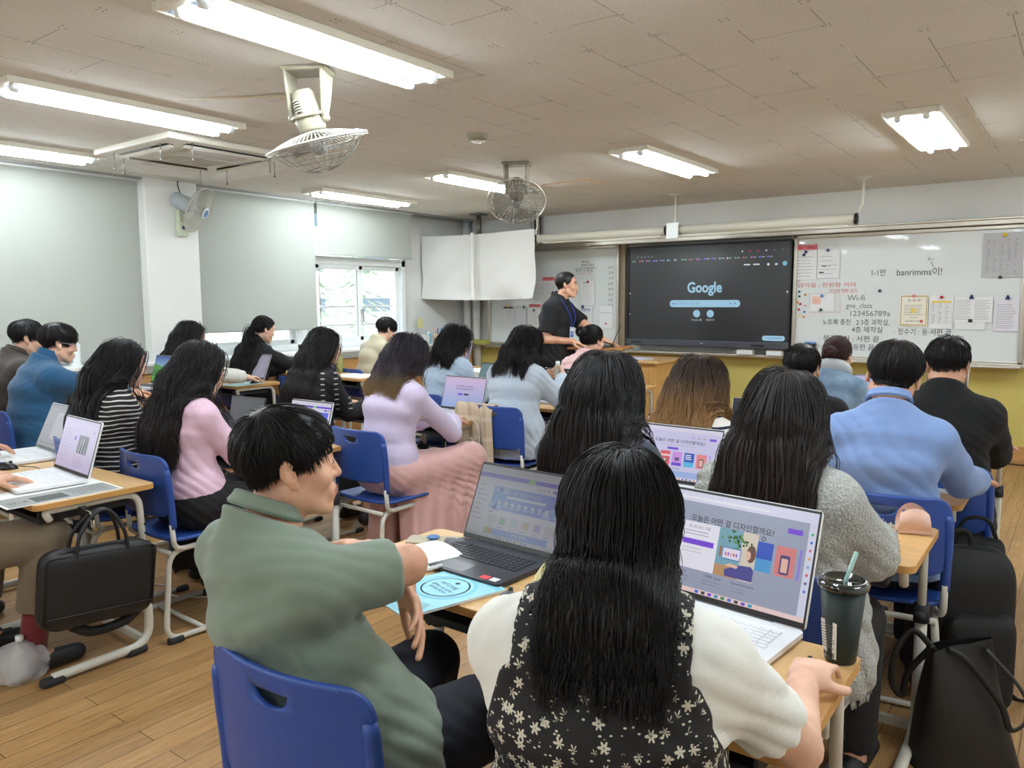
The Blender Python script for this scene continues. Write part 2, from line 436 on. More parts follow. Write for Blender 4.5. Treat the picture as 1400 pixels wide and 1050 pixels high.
# a conifer close outside the window
def conifer(x, y, z, h, lab, col, seed):
    rnd = random.Random(seed)
    t = thing('conifer_tree', lab, 'tree', (x, y, z), 0, 'trees outside the windows')
    b = MB(); b.tube([(0, 0, 0), (0, 0, h)], [.14, .02], n=8); b.build('trunk', mat('bark', srgb(96, 78, 62), .9, var=.3), t)
    b = MB()
    for k in range(800):
        zz = h*(.08+.9*rnd.random()); r = (h-zz)*.24*(.25+.75*rnd.random()); a = rnd.random()*2*PI
        c = Vector((r*math.cos(a), r*math.sin(a), zz)); d = Vector((math.cos(a), math.sin(a), -.35)).normalized()
        L = .22+.2*rnd.random(); s = d.cross(Vector((0, 0, 1))).normalized()*.05
        b.add([c, c+d*L*.6+s, c+d*L, c+d*L*.6-s], [(0, 1, 2, 3)], 0, False)
    b.build('foliage', mat(col, srgb(176, 196, 176), .7, var=.2, vscale=3), t)
conifer(-11.6, 10.6, -9, 12.4, 'grey-green conifer seen through the right window sash', 'conifer_needles', 1)
conifer(-14.8, 12.2, -9, 11.5, 'second conifer standing behind the first outside the window', 'conifer_needles', 2)
b = MB(); rnd = random.Random(5)
for k in range(900):
    c = Vector((-12+rnd.random()*2.4, 1.5+rnd.random()*6, -6+rnd.random()*6.8)); s = Vector((rnd.uniform(-1, 1), rnd.uniform(-1, 1), rnd.uniform(-1, 1))).normalized()*.22
    u = s.orthogonal().normalized()*.16; b.add([c-s, c+u, c+s, c-u], [(0, 1, 2, 3)], 0, False)
tag(b.build('garden_hedge', mat('hedge_leaf', srgb(150, 178, 104), .7, var=.35, vscale=2)), 'light green leaves outside below the middle blind', 'hedge', kind='stuff')
# world
w = bpy.data.worlds.new('sky'); scene.world = w; w.use_nodes = True
bg = w.node_tree.nodes['Background']; bg.inputs[0].default_value = (.90, .95, 1, 1); bg.inputs[1].default_value = 2.7
sun = bpy.data.lights.new('daylight_sun', 'SUN'); sun.energy = 1.5; sun.angle = .2; so = bpy.data.objects.new('daylight_sun', sun); COL.objects.link(so)
so.rotation_euler = (math.radians(40), 0, math.radians(-10))

# ================================================================== ceiling fittings
M_LAMPBODY = mat('lamp_enamel', srgb(232, 228, 214), .35, var=.02)
M_REFL = mat('lamp_reflector', srgb(120, 130, 142), .25, .6, var=.01)
M_TUBE = emit_mat('fluorescent_tube', (.87, .96, 1), 76.)
def fixture(x, y, L, lab):
    t = thing('fluorescent_ceiling_light', lab, 'ceiling light', (x, y, CEIL), 0, 'twin-tube ceiling lights')
    b = MB(); W = .31; h = .06
    prof = [(-W/2, 0), (-W/2, -.018), (-W/2+.02, -h), (-.035, -h+.03), (.035, -h+.03), (W/2-.02, -h), (W/2, -.018), (W/2, 0)]
    b.box((-W/2+.009, 0, -.0175), (.018, L, .035), r=.004); b.box((W/2-.009, 0, -.0175), (.018, L, .035), r=.004)
    for s in (-1, 1): b.box((0, s*(L/2-.021), -.017), (W-.037, .04, .033), r=.004)
    b.build('frame', M_LAMPBODY, t)
    b = MB(); zz = (-.032, -.006, -.006, -.026, -.006, -.006, -.032); xx = (-W/2+.02, -W/2+.05, -.03, 0, .03, W/2-.05, W/2-.02)
    b.add([(x_, e*(L/2-.03), z_) for e in (-1, 1) for x_, z_ in zip(xx, zz)], [(i, i+1, i+8, i+7) for i in range(6)], 0, False)
    b.build('reflector', M_REFL, t)
    for s in (-1, 1):
        b = MB(); b.tube([(s*.075, -L/2+.075, -.042), (s*.075, L/2-.075, -.042)], .0165, n=10, cap=False); o = b.build('tube', M_TUBE, t)
        for e in (-1, 1): b = MB(); b.cyl((s*.075, e*(L/2-.075), -.042), (s*.075, e*(L/2-.045), -.042), .018, n=10); b.box((s*.075, e*(L/2-.05), -.026), (.03, .018, .043), r=.004); b.build('tube_holder', M_FRAMEW, t)
for x, y, L, lab in [(-2.62, 2.22, 1.3, 'largest twin-tube ceiling light, above the near fan'), (-4.32, 2.27, 1.3, 'twin-tube ceiling light above the ceiling air conditioner'), (-6.0, 2.25, 1.3, 'twin-tube ceiling light cut by the left picture edge, over the window blinds'),
                     (-6.02, 5.56, 1.3, 'thin-looking twin-tube ceiling light nearest the front window'), (-4.44, 5.56, 1.3, 'twin-tube ceiling light half hidden by the far fan'), (-2.68, 5.63, 1.3, 'twin-tube ceiling light in front of the projection screen tubes'),
                     (-.88, 5.63, 1.3, 'twin-tube ceiling light nearest the right end of the whiteboard'), (-.88, 2.0, 1.3, 'twin-tube ceiling light right above the near desks'), (.85, 2.0, 1.3, 'twin-tube ceiling light by the right wall, near the back rows'), (-2.62, -1.2, 1.3, 'twin-tube ceiling light at the back of the room, middle one'), (-4.4, -1.2, 1.3, 'twin-tube ceiling light at the back of the room, window side'), (-.88, -1.2, 1.3, 'twin-tube ceiling light at the back of the room, beside the right wall'), (.85, 5.63, 1.3, 'twin-tube ceiling light by the right wall, near the front')]:
    fixture(x, y, L, lab or 'twin-tube ceiling light outside the picture, over x %.1f y %.1f' % (x, y))

M_FAN = mat('aged_ivory_plastic', srgb(150, 144, 126), .4, var=.05)
M_WIRE = mat('fan_guard_wire', srgb(205, 202, 190), .3, .3)
M_BLADE = mat('fan_blade_plastic', srgb(120, 118, 114), .25, alpha=.55)
def cage(b, R, n, dome, r=.0022, rings=(.99, .72, .4), steep=1.5):
    """wire dome opening upward; z from 0 to -dome"""
    for i in range(n):
        a = 2*PI*i/n; pts = []
        for j in range(7):
            q = 1-j/6*.86; pts.append((R*q*math.cos(a), R*q*math.sin(a), -dome*(1-q**steep)))
        b.tube(pts, r, n=4, cap=False)
    for q in rings:
        b.tube([(R*q*math.cos(2*PI*k/40), R*q*math.sin(2*PI*k/40), -dome*(1-q**steep)) for k in range(40)], r*1.3, n=5, closed=True)
def ceiling_fan(x, y, rz, tilt, tdir, lab, R=.235, n=34, frontR=.215):
    t = thing('ceiling_fan', lab, 'fan', (x, y, CEIL), rz, 'caged orbit fans on the ceiling')
    b = MB()                                                                # forked bracket
    b.box((0, 0, -.012), (.22, .15, .024), r=.01)
    for s in (-1, 1):
        b.grid(lambda u, v: (s*(.095-.012*v+.004*math.sin(v*3)), (u-.5)*(.14-.085*v), -.02-.2*v), 7, 8)
        b.grid(lambda u, v: (s*(.082-.012*v), (u-.5)*(.14-.085*v), -.02-.2*v), 7, 8)
        for e in (-1, 1): b.tube([(s*(.0885-.012*v), e*(.07-.0425*v), -.02-.2*v) for v in (0, .25, .5, .75, 1)], .0085, n=6)
        b.ball((s*.078, 0, -.222), (.022, .03, .02))
    b.build('bracket', M_FAN, t)
    piv = Matrix.Translation((0, 0, -.215)) @ Matrix.Rotation(tdir, 4, 'Z') @ Matrix.Rotation(tilt, 4, 'X')
    b = MB(); b.M = piv
    b.lathe([(.0, .12), (.04, .118), (.052, .1), (.064, .02), (.07, -.02), (.064, -.06), (.05, -.075), (0, -.077)], n=20)
    for k in range(5): b.box((.03+.0*k, -.055+.0*k, .07-.012*k), (.05, .02, .004))
    b.build('motor_housing', M_FAN, t)
    b = MB(); b.M = piv; b.tube([(.078*math.cos(2*PI*k/28), .078*math.sin(2*PI*k/28), 0) for k in range(28)], .008, n=6, closed=True); b.cyl((-.09, 0, 0), (-.06, 0, 0), .012); b.cyl((.09, 0, 0), (.06, 0, 0), .012)
    b.build('swivel_ring', M_FAN, t)
    b = MB(); b.M = piv @ Matrix.Translation((0, 0, -.13))
    for i in range(n*2):
        a = 2*PI*i/(n*2); b.tube([(R*q*math.cos(a), R*q*math.sin(a), .055*(1-q**2.2)) for q in (.3, .5, .75, .92, 1)], .0024, n=4, cap=False)
    for q in (.3, 1.): b.tube([(R*q*math.cos(2*PI*k/44), R*q*math.sin(2*PI*k/44), .055*(1-q**2.2)) for k in range(44)], .005, n=6, closed=True)
    b.build('rear_guard', M_WIRE, t)
    b = MB(); b.M = piv @ Matrix.Translation((0, 0, -.135)); cage(b, frontR, 22, .12, .0016, steep=2.2); b.build('front_guard', mat('dark_guard_wire', srgb(120, 116, 108), .35, .4), t)
    b = MB(); b.M = piv @ Matrix.Translation((0, 0, -.135))
    for k in range(3):
        a = 2*PI*k/3
        b.grid(lambda u, v: (math.cos(a+(u-.5)*.9*(.5+v))*(.03+.155*v), math.sin(a+(u-.5)*.9*(.5+v))*(.03+.155*v), (u-.5)*.05), 6, 6)
    b.lathe([(0, .03), (.028, .028), (.034, 0), (.03, -.035), (0, -.045)], n=14)
    b.build('blades', M_BLADE, t)
    b = MB(); b.M = piv; b.tube([(R*.6, R*.6, -.11), (R*.7, R*.7, -.125), (R*.78, R*.74, -.13)], .005); b.build('guard_clip', M_FRAMEW, t)
    return t
ceiling_fan(-2.98, 2.43, math.radians(30), math.radians(16), math.radians(-50), 'caged ceiling fan nearest the camera, hanging level beside the largest light', .24)
ceiling_fan(-3.66, 5.0, math.radians(25), math.radians(42), math.radians(190), 'farther caged ceiling fan, tilted, in front of the projection tubes', .225, 20)
# wall fan on the pillar
t = thing('wall_fan', 'ivory wall fan on the white pillar between the blinds', 'fan', (-6.6, 3.9, 2.2), 0)
b = MB(); b.box((.02, 0, -.02), (.05, .1, .24), r=.02); b.build('bracket', mat('pale_green_plastic', srgb(196, 204, 178), .4), t)
b = MB(); b.cyl((.05, 0, -.06), (.055, 0, -.06), .016); b.cyl((.05, 0, .0), (.056, 0, .0), .008); b.build('knob', mat('navy_knob', srgb(40, 44, 80), .4), t)
R0 = Matrix.Translation((.06, .0, .16)) @ Matrix.Rotation(math.radians(32), 4, 'Z') @ Matrix.Rotation(math.radians(116), 4, 'Y')
b = MB(); b.M = R0; b.lathe([(0, -.1), (.05, -.1), (.065, -.08), (.07, .06), (.05, .08), (0, .08)], n=20); b.build('motor_housing', mat('grey_blue_plastic', srgb(176, 186, 192), .4), t)
b = MB(); b.tube([(.03, 0, .0), (.06, 0, .1)], .025); b.build('neck', M_FAN, t)
b = MB(); b.M = R0 @ Matrix.Translation((0, 0, .16))
for i in range(48):
    a = 2*PI*i/48; b.tube([(.21*q*math.cos(a), .21*q*math.sin(a), s_) for q, s_ in ((.25, .05), (.8, .04), (1, 0), (.8, -.045), (.3, -.06))], .0014, n=4, cap=False)
b.tube([(.21*math.cos(2*PI*k/40), .21*math.sin(2*PI*k/40), 0) for k in range(40)], .006, n=6, closed=True)
b.build('guard', M_WIRE, t)
b = MB(); b.M = R0 @ Matrix.Translation((0, 0, .16))
for k in range(3):
    a = 2*PI*k/3; b.grid(lambda u, v: (math.cos(a+(u-.5)*.95*(.5+v))*(.03+.15*v), math.sin(a+(u-.5)*.95*(.5+v))*(.03+.15*v), (u-.5)*.04), 6, 6)
b.lathe([(0, -.05), (.03, -.04), (.035, .04), (0, .05)], n=14)
b.build('blades', mat('smoked_blade', srgb(190, 190, 182), .2, alpha=.7), t)
b = MB(); b.M = R0 @ Matrix.Translation((0, 0, .225)); b.lathe([(0, .004), (.05, .002), (.052, -.002), (0, -.004)], n=20); b.lathe([(0, .006), (.035, .005)], 1, n=20); b.build('badge', [M_FRAMEW, mat('badge_blue', srgb(84, 130, 190), .4)], t)
b = MB(); b.tube(spline([(.02, 0, .1), (.01, .02, .2), (.02, -.02, .3), (.02, -.02, .35)]), .005); b.build('cord', M_DARK, t)
# cassette air conditioner with clear wind deflectors
t = thing('ceiling_air_conditioner', 'white cassette air conditioner in the ceiling with clear wind deflectors', 'air conditioner', (-5.2, 3.22, CEIL))
M_AC = mat('ac_white', srgb(228, 224, 212), .4, var=.02)
b = MB(); b.box((0, 0, -.022), (.98, .98, .044), r=.014); b.build('panel', M_AC, t)
b = MB(); b.box((0, 0, -.046), (.5, .5, .012), r=.005)
for k in range(14): b.box((0, -.21+k*.032, -.053), (.44, .006, .004))
b.build('intake_grille', mat('ac_grille', srgb(196, 190, 178), .5), t)
for k in range(4):
    b = MB(); b.M = Matrix.Rotation(k*PI/2, 4, 'Z'); b.box((0, .38, -.043), (.62, .055, .01), r=.003); b.build('air_outlet', M_DARK, t)
    b = MB(); b.M = Matrix.Rotation(k*PI/2, 4, 'Z'); b.box((0, .365, -.055), (.62, .03, .006), rot=(.5, 0, 0)); b.build('louver', M_AC, t)
M_ACRYL = mat('clear_acrylic', (.92, .95, .96), .08, alpha=.28, var=0)
for k in range(4):
    b = MB(); b.M = Matrix.Rotation(k*PI/2, 4, 'Z'); b.grid(lambda u, v: ((u-.5)*.74, .3+.26*v, -.13+.035*(v-.5)**2*4-.0*v), 4, 8); o = b.build('wind_deflector', M_ACRYL, t)
    for s in (-1, 1):
        b = MB(); b.M = Matrix.Rotation(k*PI/2, 4, 'Z'); b.tube([(s*.3, .44, -.04), (s*.3, .44, -.15)], .005); b.ball((s*.3, .44, -.15), .01); b.build('hanger', mat('deflector_hanger', srgb(140, 138, 132), .3, .6), o)
# small ceiling things
t = thing('smoke_detector', 'small round cream detector on the ceiling', 'detector', (-3.26, 4.02, CEIL)); b = MB(); b.lathe([(.07, 0), (.07, -.02), (.055, -.038), (0, -.042)], n=24); b.build('cover', M_FAN, t); b = MB(); b.lathe([(.03, -.04), (.028, -.052), (0, -.054)], n=16); b.build('sensor', M_AC, t)
b = MB(); b.add([(-3.95, 2.36, CEIL-.002), (-3.55, 2.58, CEIL-.002), (-3.42, 2.6, CEIL-.012), (-3.32, 2.72, CEIL-.003), (-3.4, 2.74, CEIL-.02), (-3.52, 2.63, CEIL-.004), (-3.98, 2.39, CEIL-.002)], [(0, 1, 5, 6), (1, 2, 3, 5), (3, 4, 5)], 0, False)
tag(b.build('ceiling_tape_strip', mat('masking_tape', srgb(222, 212, 184), .6)), 'torn strip of cream masking tape stuck on the ceiling near the fan', 'tape')
b = MB(); b.box((-3.9, 6.2, CEIL-.003), (.5, .28, .006)); b.box((-3.9, 6.2, CEIL-.004), (.47, .25, .007), 1); struct(b.build('ceiling_hatch', [M_WOODTRIM, M_CEIL]))
b = MB(); b.box((-.25, 6.65, CEIL-.003), (.4, .5, .006), r=.002); struct(b.build('ceiling_hatch', M_CEIL))
b = MB(); b.box((-1.95, 1.65, CEIL-.012), (.42, .5, .024), r=.004); struct(b.build('ceiling_access_panel', mat('grey_panel', srgb(170, 164, 152), .6)))
# ================================================================== front wall: boards, interactive display, papers
M_ALU = mat('brushed_aluminium', srgb(196, 190, 178), .35, .75, var=.05, vscale=20)
M_BOARD = mat('whiteboard_enamel', srgb(228, 234, 234), .22, var=.008, vscale=2, coat=.3)
M_BLACKPL = mat('black_plastic', srgb(22, 22, 25), .35, var=.1)
M_TVGREY = mat('display_bezel_grey', srgb(78, 82, 90), .4, .2)
BY = 8.16
INK = srgb(40, 44, 50); RED = srgb(214, 70, 78); GRY = srgb(110, 116, 120)
def board(lab, x0, x1, z0, z1):
    t = thing('whiteboard', lab, 'whiteboard', ((x0+x1)/2, BY, z0), 0)
    w, h = x1-x0, z1-z0; f = .035
    b = MB(); b.box((0, .035, h/2), (w-.02, .05, h-.02)); b.build('panel', M_BOARD, t)
    b = MB()
    for s in (-1, 1): b.box((s*(w/2-f/2), .02, h/2), (f, .08, h), r=.006)
    for zz in (f/2, h-f/2): b.box((0, .02, zz), (w, .08, f), r=.006)
    b.build('frame', M_ALU, t)
    return t
def wallart(parent_t, art, name, m=M_INK, lift=.0115):
    """graphics in wall coordinates laid on a board"""
    L = parent_t.location
    return art.build(name, m, parent_t, Matrix.Translation((-L.x, BY-lift+.02-L.y, -L.z)) @ Matrix.Rotation(PI/2, 4, 'X'))
rb = board('right whiteboard with handwriting, a certificate and notices beside the big screen', -2.455, -.45, .885, 2.125)
lb = board('left whiteboard behind the teacher, partly behind the white paper sheet', -6.44, -4.475, .905, 2.13)
# rails and trays of the sliding board system
b = MB(); b.box((-3.45, 8.22, 2.155), (6.05, .16, .05), r=.008); b.box((-3.45, 8.17, 2.185), (6.05, .1, .02), r=.004); struct(b.build('trim_4', M_ALU))
b = MB(); b.box((-3.45, 8.2, .885), (6.05, .2, .03), r=.006); b.box((-1.45, 8.1, .872), (2.0, .1, .02), r=.006); struct(b.build('trim_5', M_ALU))
b = MB()
for xx in (-4.45, -2.47): b.box((xx, 8.24, 1.52), (.07, .1, 1.26), r=.004)
struct(b.build('trim_6', mat('tan_board_column', srgb(160, 146, 122), .5)))
a = Art()
a.text('1-1반', -1.655, 1.73, .075, INK, sx=.85); a.text('banrimms이!', -1.30, 1.728, .085, INK, fit=.38); a.text('우~', -1.21, 1.845, .04, INK)
a.line(-1.205, 1.825, -1.185, 1.775, .005, INK)
a.text('급식실 : 전원함 꺼라', -2.13, 1.62, .05, RED, fit=.56); a.text('지각비 전화 금지', -1.97, 1.56, .045, RED, fit=.26)
a.text('V', -2.40, 1.665, .03, RED)
for (p, q) in (((-2.29, 1.54), (-2.0, 1.54)), ((-2.0, 1.54), (-1.99, 1.35)), ((-1.99, 1.35), (-2.28, 1.345)), ((-2.28, 1.345), (-2.29, 1.54))): a.line(*p, *q, .003, srgb(225, 170, 170))
a.text('Wi-fi', -1.845, 1.49, .08, GRY); a.text('gne_class', -1.815, 1.415, .07, GRY, fit=.24); a.text('123456789a', -1.72, 1.338, .075, GRY, fit=.36)
a.text('· 노트북 충전   2·3층 과학실,', -1.86, 1.25, .066, INK, fit=.65); a.text('4층 제작실', -1.733, 1.178, .066, INK, fit=.28)
a.text('· 분리수거 : 서편 끝', -1.90, 1.088, .066, INK, fit=.56); a.text('동편 끝', -1.76, 1.005, .066, INK, fit=.19)
a.text('· 정수기 : 동·서편 끝', -1.25, 1.165, .07, INK, fit=.48)
wallart(rb, a, 'text')
a = Art()
a.text('▶ 5/20', -4.95, 1.945, .03, INK); a.text('1월9일 수학퀴즈', -4.92, 1.905, .032, INK, fit=.19); a.line(-5.11, 1.872, -4.79, 1.872, .005, INK)
a.text('월 화 수 목 금', -4.965, 1.842, .04, INK, fit=.24); a.text('2 2 2 3 1', -4.965, 1.805, .032, RED, fit=.2)
for k, s in enumerate(('영어', '국어', '수학', '과학', '체육', '음악', '사회', '도덕')): a.text(s, -4.6+.004*(k % 3), 1.865-k*.064, .042, GRY)
wallart(lb, a, 'text')
PAPERS = []
def paper(name, lab, cat, x0, z0, x1, z1, fn, col=srgb(238, 240, 242), group=None, y=BY-.003, curl=.006):
    """a sheet of paper on a board; x0..x1 left to right, z0 top, z1 bottom"""
    cx, cz = (x0+x1)/2, (z0+z1)/2; w, h = abs(x1-x0), abs(z0-z1)
    t = thing(name, lab, cat, (cx, y, cz), 0, group)
    b = MB(); b.box((0, 0, 0), (w, .0016, h), r=.0004, seg=1); b.build('sheet', mat('paper_%d' % (int(col[0]*97)+int(col[2]*89)), col, .7, var=.015, vscale=8), t)
    a = Art(); fn(a, w, h)
    if a.v: a.build('print', M_INK, t, Matrix.Translation((0, -.0012, 0)) @ Matrix.Rotation(PI/2, 4, 'X'))
    return t
def typed(n, seed, head=None, hc=INK, ink=srgb(150, 154, 160)):
    def f(a, w, h):
        if head: a.text(head, 0, h*.4, h*.07, hc, fit=w*.6)
        a.lines(-w*.4, -h*.42, w*.4, h*.32, n, h*.012, ink, 1, seed)
    return f
def table(nx, ny, bar=None):
    def f(a, w, h):
        if bar: a.rect(-w*.42, h*.38, w*.42, h*.46, bar, 0)
        for i in range(nx+1): x = -w*.42+w*.84*i/nx; a.line(x, -h*.44, x, h*.36, .0015, srgb(170, 172, 178), 1)
        for j in range(ny+1): y = -h*.44+h*.8*j/ny; a.line(-w*.42, y, w*.42, y, .0015, srgb(170, 172, 178), 1)
        r = random.Random(nx*ny)
        for i in range(nx):
            for j in range(ny): a.rect(-w*.42+w*.84*(i+.2)/nx, -h*.44+h*.8*(j+.35)/ny, -w*.42+w*.84*(i+.2+.5*r.random())/nx, -h*.44+h*.8*(j+.62)/ny, srgb(140, 144, 152), 2)
    return f
def label_text(s, col=INK):
    return lambda a, w, h: a.text(s, 0, 0, h*.7, col, fit=w*.75)
PINK = srgb(244, 130, 138)
paper('paper_label', 'pink label reading D-Day at the top left of the right whiteboard', 'label', -2.429, 2.03, -2.23, 1.979, label_text('D - Day'), PINK)
paper('notice', 'white notice hanging under the pink D-Day label', 'notice', -2.448, 1.977, -2.227, 1.676, typed(7, 1))
def pb(a, w, h):
    typed(5, 2)(a, w, h); a.rect(-w*.3, -h*.1, -w*.08, -h*.07, INK, 2); a.rect(0, -h*.1, w*.08, -h*.08, INK, 2); a.rect(-w*.42, -h*.32, -w*.2, -h*.28, INK, 2)
paper('notice', 'white notice with small black bars, right of the D-Day notice', 'notice', -2.222, 1.979, -2.008, 1.691, pb)
paper('notice', 'large grey printed table at the top right corner of the whiteboard', 'notice', -.796, 2.059, -.486, 1.666, table(5, 16), srgb(196, 196, 200))
def cert(a, w, h):
    for k, c in ((.46, srgb(196, 170, 110)), (.43, srgb(240, 236, 220))): a.rect(-w*k, -h*(k+.01), w*k, h*(k+.01), c, 0 if k > .45 else 1)
    a.text('표 창 장', 0, h*.32, h*.09, INK, 2, fit=w*.45); a.lines(-w*.34, -h*.16, w*.36, h*.2, 6, h*.012, GRY, 2, 3); a.disc(0, .0, w*.1, srgb(238, 206, 120), 3)
    a.text('2023년 4월', 0, -h*.22, h*.05, GRY, 2); a.text('반림중학교장', -w*.02, -h*.34, h*.06, INK, 2, fit=w*.5); a.rect(w*.24, -h*.38, w*.34, -h*.3, RED, 3)
paper('certificate', 'cream certificate with a gold seal on the right whiteboard', 'certificate', -1.449, 1.518, -1.208, 1.223, cert, srgb(238, 234, 216))
def s1(a, w, h): a.rect(-w*.4, h*.3, w*.4, h*.36, srgb(244, 214, 96), 0); table(3, 12)(a, w, h*.8)
paper('notice', 'white list with a yellow heading bar, right of the certificate', 'notice', -1.2, 1.504, -1.0, 1.203, s1)
paper('notice', 'lower sheet peeping out under the wide typed notice', 'notice', -.978, 1.288, -.745, 1.2, typed(3, 5))
paper('notice', 'wide two-column typed notice held by a blue clip', 'notice', -.996, 1.494, -.692, 1.268, lambda a, w, h: [a.lines(-w*.46, -h*.42, -w*.03, h*.4, 13, .003, srgb(140, 140, 150), 1, 7), a.lines(w*.03, -h*.42, w*.46, h*.4, 13, .003, srgb(140, 140, 150), 1, 8)], y=BY-.006)
paper('notice', 'lavender-white notice at the right end of the row of papers', 'notice', -.682, 1.488, -.489, 1.187, typed(12, 6), srgb(228, 226, 236))
def sm(a, w, h): a.rect(-w*.42, -h*.1, -w*.05, h*.35, srgb(246, 206, 190), 0); a.lines(-w*.4, -h*.05, -w*.1, h*.3, 5, .003, srgb(236, 160, 130), 1, 2)
paper('notice', 'small landscape slip with a peach block beside the coloured magnets', 'notice', -2.279, 1.537, -2.046, 1.36, sm)
paper('paper_label', 'pink label above the timetable on the left whiteboard', 'label', -5.576, 1.776, -5.391, 1.731, label_text('게시판'), PINK)
paper('paper_label', 'pink label above the green-magnet sheet low on the left whiteboard', 'label', -5.781, 1.437, -5.601, 1.399, label_text('가정통신문'), PINK)
paper('paper_label', 'half-hidden pink label above the yellow sheet behind the teacher', 'label', -5.568, 1.42, -5.44, 1.384, label_text('안내'), PINK)
paper('poster', 'bright yellow sheet on the left whiteboard behind the teacher', 'poster', -5.568, 1.38, -5.40, 1.06, lambda a, w, h: a.lines(-w*.4, -h*.3, w*.4, h*.2, 6, .004, srgb(200, 160, 40), 1, 4), srgb(246, 222, 84))
paper('calendar', 'calendar sheet with a dark heading bar at the left end of the left whiteboard', 'calendar', -6.208, 1.414, -6.02, 1.142, table(5, 9, srgb(60, 62, 70)))
paper('notice', 'plain white sheet right of the calendar', 'notice', -6.012, 1.414, -5.83, 1.134, typed(9, 10, ink=srgb(200, 204, 208)), srgb(226, 232, 236))
paper('notice', 'white sheet with a green magnet under the low pink label', 'notice', -5.808, 1.395, -5.607, 1.138, typed(9, 11))
paper('timetable', 'timetable sheet left of the teacher, nearest the hanging paper', 'timetable', -5.658, 1.729, -5.51, 1.47, table(3, 8))
paper('timetable', 'second timetable sheet just left of the head of the teacher', 'timetable', -5.49, 1.728, -5.32, 1.47, table(3, 8))
paper('notice', 'white notice under a red magnet right of the face of the teacher', 'notice', -5.012, 1.719, -4.808, 1.424, lambda a, w, h: [typed(9, 13, ink=srgb(190, 194, 200))(a, w, h), a.line(-w*.35, h*.42, 0, h*.42, .006, INK)])
def qr(a, w, h): a.lines(-w*.42, h*.28, w*.42, h*.42, 3, .005, srgb(70, 80, 150), 1, 5, .1); a.lines(-w*.42, -h*.42, w*.42, -h*.2, 4, .004, srgb(120, 120, 150), 1, 6)
paper('notice', 'white notice with blue print below the red-magnet notice', 'notice', -5.017, 1.404, -4.841, 1.151, qr)
paper('notice', 'white notice at the right edge of the left whiteboard, small red dot', 'notice', -4.738, 1.414, -4.564, 1.145, lambda a, w, h: [a.line(-w*.4, h*.2, w*.4, h*.2, .003, GRY), a.disc(0, -h*.28, .012, RED, 2)])
# magnets and clips
def magnet(x, z, c, lab, r=.013, y=BY-.004, grp=None):
    b = MB(); b.lathe([(0, .012), (r*.8, .011), (r, .006), (r, 0), (0, 0)], n=14, M=Matrix.Rotation(PI/2, 4, 'X'))
    o = b.build('magnet', mat('magnet_%s' % c, {'navy': srgb(30, 40, 100), 'red': srgb(190, 30, 50), 'green': srgb(20, 90, 60), 'orange': srgb(240, 140, 50), 'pink': srgb(244, 150, 170), 'blue': srgb(70, 140, 220), 'yellow': srgb(240, 205, 60), 'black': srgb(30, 32, 34)}[c], .3), None)
    o.location = (x, y, z); tag(o, lab, 'magnet', grp); return o
MG = 'round magnets on the whiteboards'
for x, z, c, lab in [(-2.355, 1.93, 'navy', 'lower navy magnet on the D-Day notice'), (-2.337, 1.958, 'navy', 'upper navy magnet on the D-Day notice'), (-2.122, 1.966, 'navy', 'navy magnet on the notice with black bars'),
                     (-.633, 2.04, 'yellow', 'yellow magnet on the large grey table notice'), (-.649, 1.668, 'black', 'dark magnet under the large grey table notice'), (-1.63, 1.559, 'navy', 'lone navy magnet in the middle of the right whiteboard'),
                     (-1.10, 1.495, 'red', 'red magnet on the yellow-headed list'), (-1.33, 1.508, 'pink', 'pink magnet on the certificate'), (-2.165, 1.515, 'blue', 'blue magnet on top of the small peach slip'), (-2.17, 1.375, 'green', 'green magnet at the foot of the small peach slip'),
                     (-4.9, 1.706, 'red', 'red magnet near the face of the teacher'), (-5.70, 1.36, 'green', 'green magnet on the sheet under the low pink label'), (-5.86, 1.4, 'green', 'green magnet on the plain sheet right of the calendar'), (-6.11, 1.41, 'yellow', 'yellow magnet on the calendar')]:
    magnet(x, z, c, lab, .015 if c != 'yellow' else .018, grp=MG, y=BY-.0105)
cn = ['navy', 'orange', 'green', 'orange', 'red', 'pink', 'red', 'blue', 'yellow', 'orange']
dp = [(-2.393, 1.56), (-2.334, 1.529), (-2.391, 1.512), (-2.406, 1.454), (-2.38, 1.434), (-2.33, 1.417), (-2.392, 1.379), (-2.336, 1.355), (-2.385, 1.317), (-2.344, 1.303)]
dl = ['topmost navy magnet of the coloured magnet cluster', 'upper right orange magnet of the coloured magnet cluster', 'dark green magnet of the coloured magnet cluster', 'leftmost orange magnet of the coloured magnet cluster', 'small red magnet right of the leftmost orange one', 'pink magnet of the coloured magnet cluster', 'lower red magnet of the coloured magnet cluster', 'blue magnet of the coloured magnet cluster', 'yellow magnet at the foot of the cluster', 'lowest orange magnet at the foot of the cluster']
for (x, z), c, l in zip(dp, cn, dl): magnet(x, z, c, l, .0115, grp='coloured magnets beside the small slip', y=BY+.0085)
for x, z, lab, cc in [(-.86, 1.497, 'dark blue triangular clip on the wide notice', 'navy'), (-.582, 1.49, 'dark blue triangular clip on the rightmost notice', 'navy'), (-4.97, 1.405, 'dark blue clip on the blue-print notice', 'navy')]:
    b = MB(); b.prism([(-.02, -.018), (.02, -.018), (.006, .02), (-.006, .02)], 0, .014, M=Matrix.Rotation(PI/2, 4, 'X')); o = b.build('clip', MATS['magnet_navy']); o.location = (x, BY-.0085, z); tag(o, lab, 'clip', 'triangular paper clips')
b = MB(); b.box((0, 0, 0), (.034, .008, .03), r=.003); o = b.build('magnet', MATS['magnet_black']); o.location = (-.86, BY-.0115, 1.281); tag(o, 'square black magnet on the wide typed notice', 'magnet')
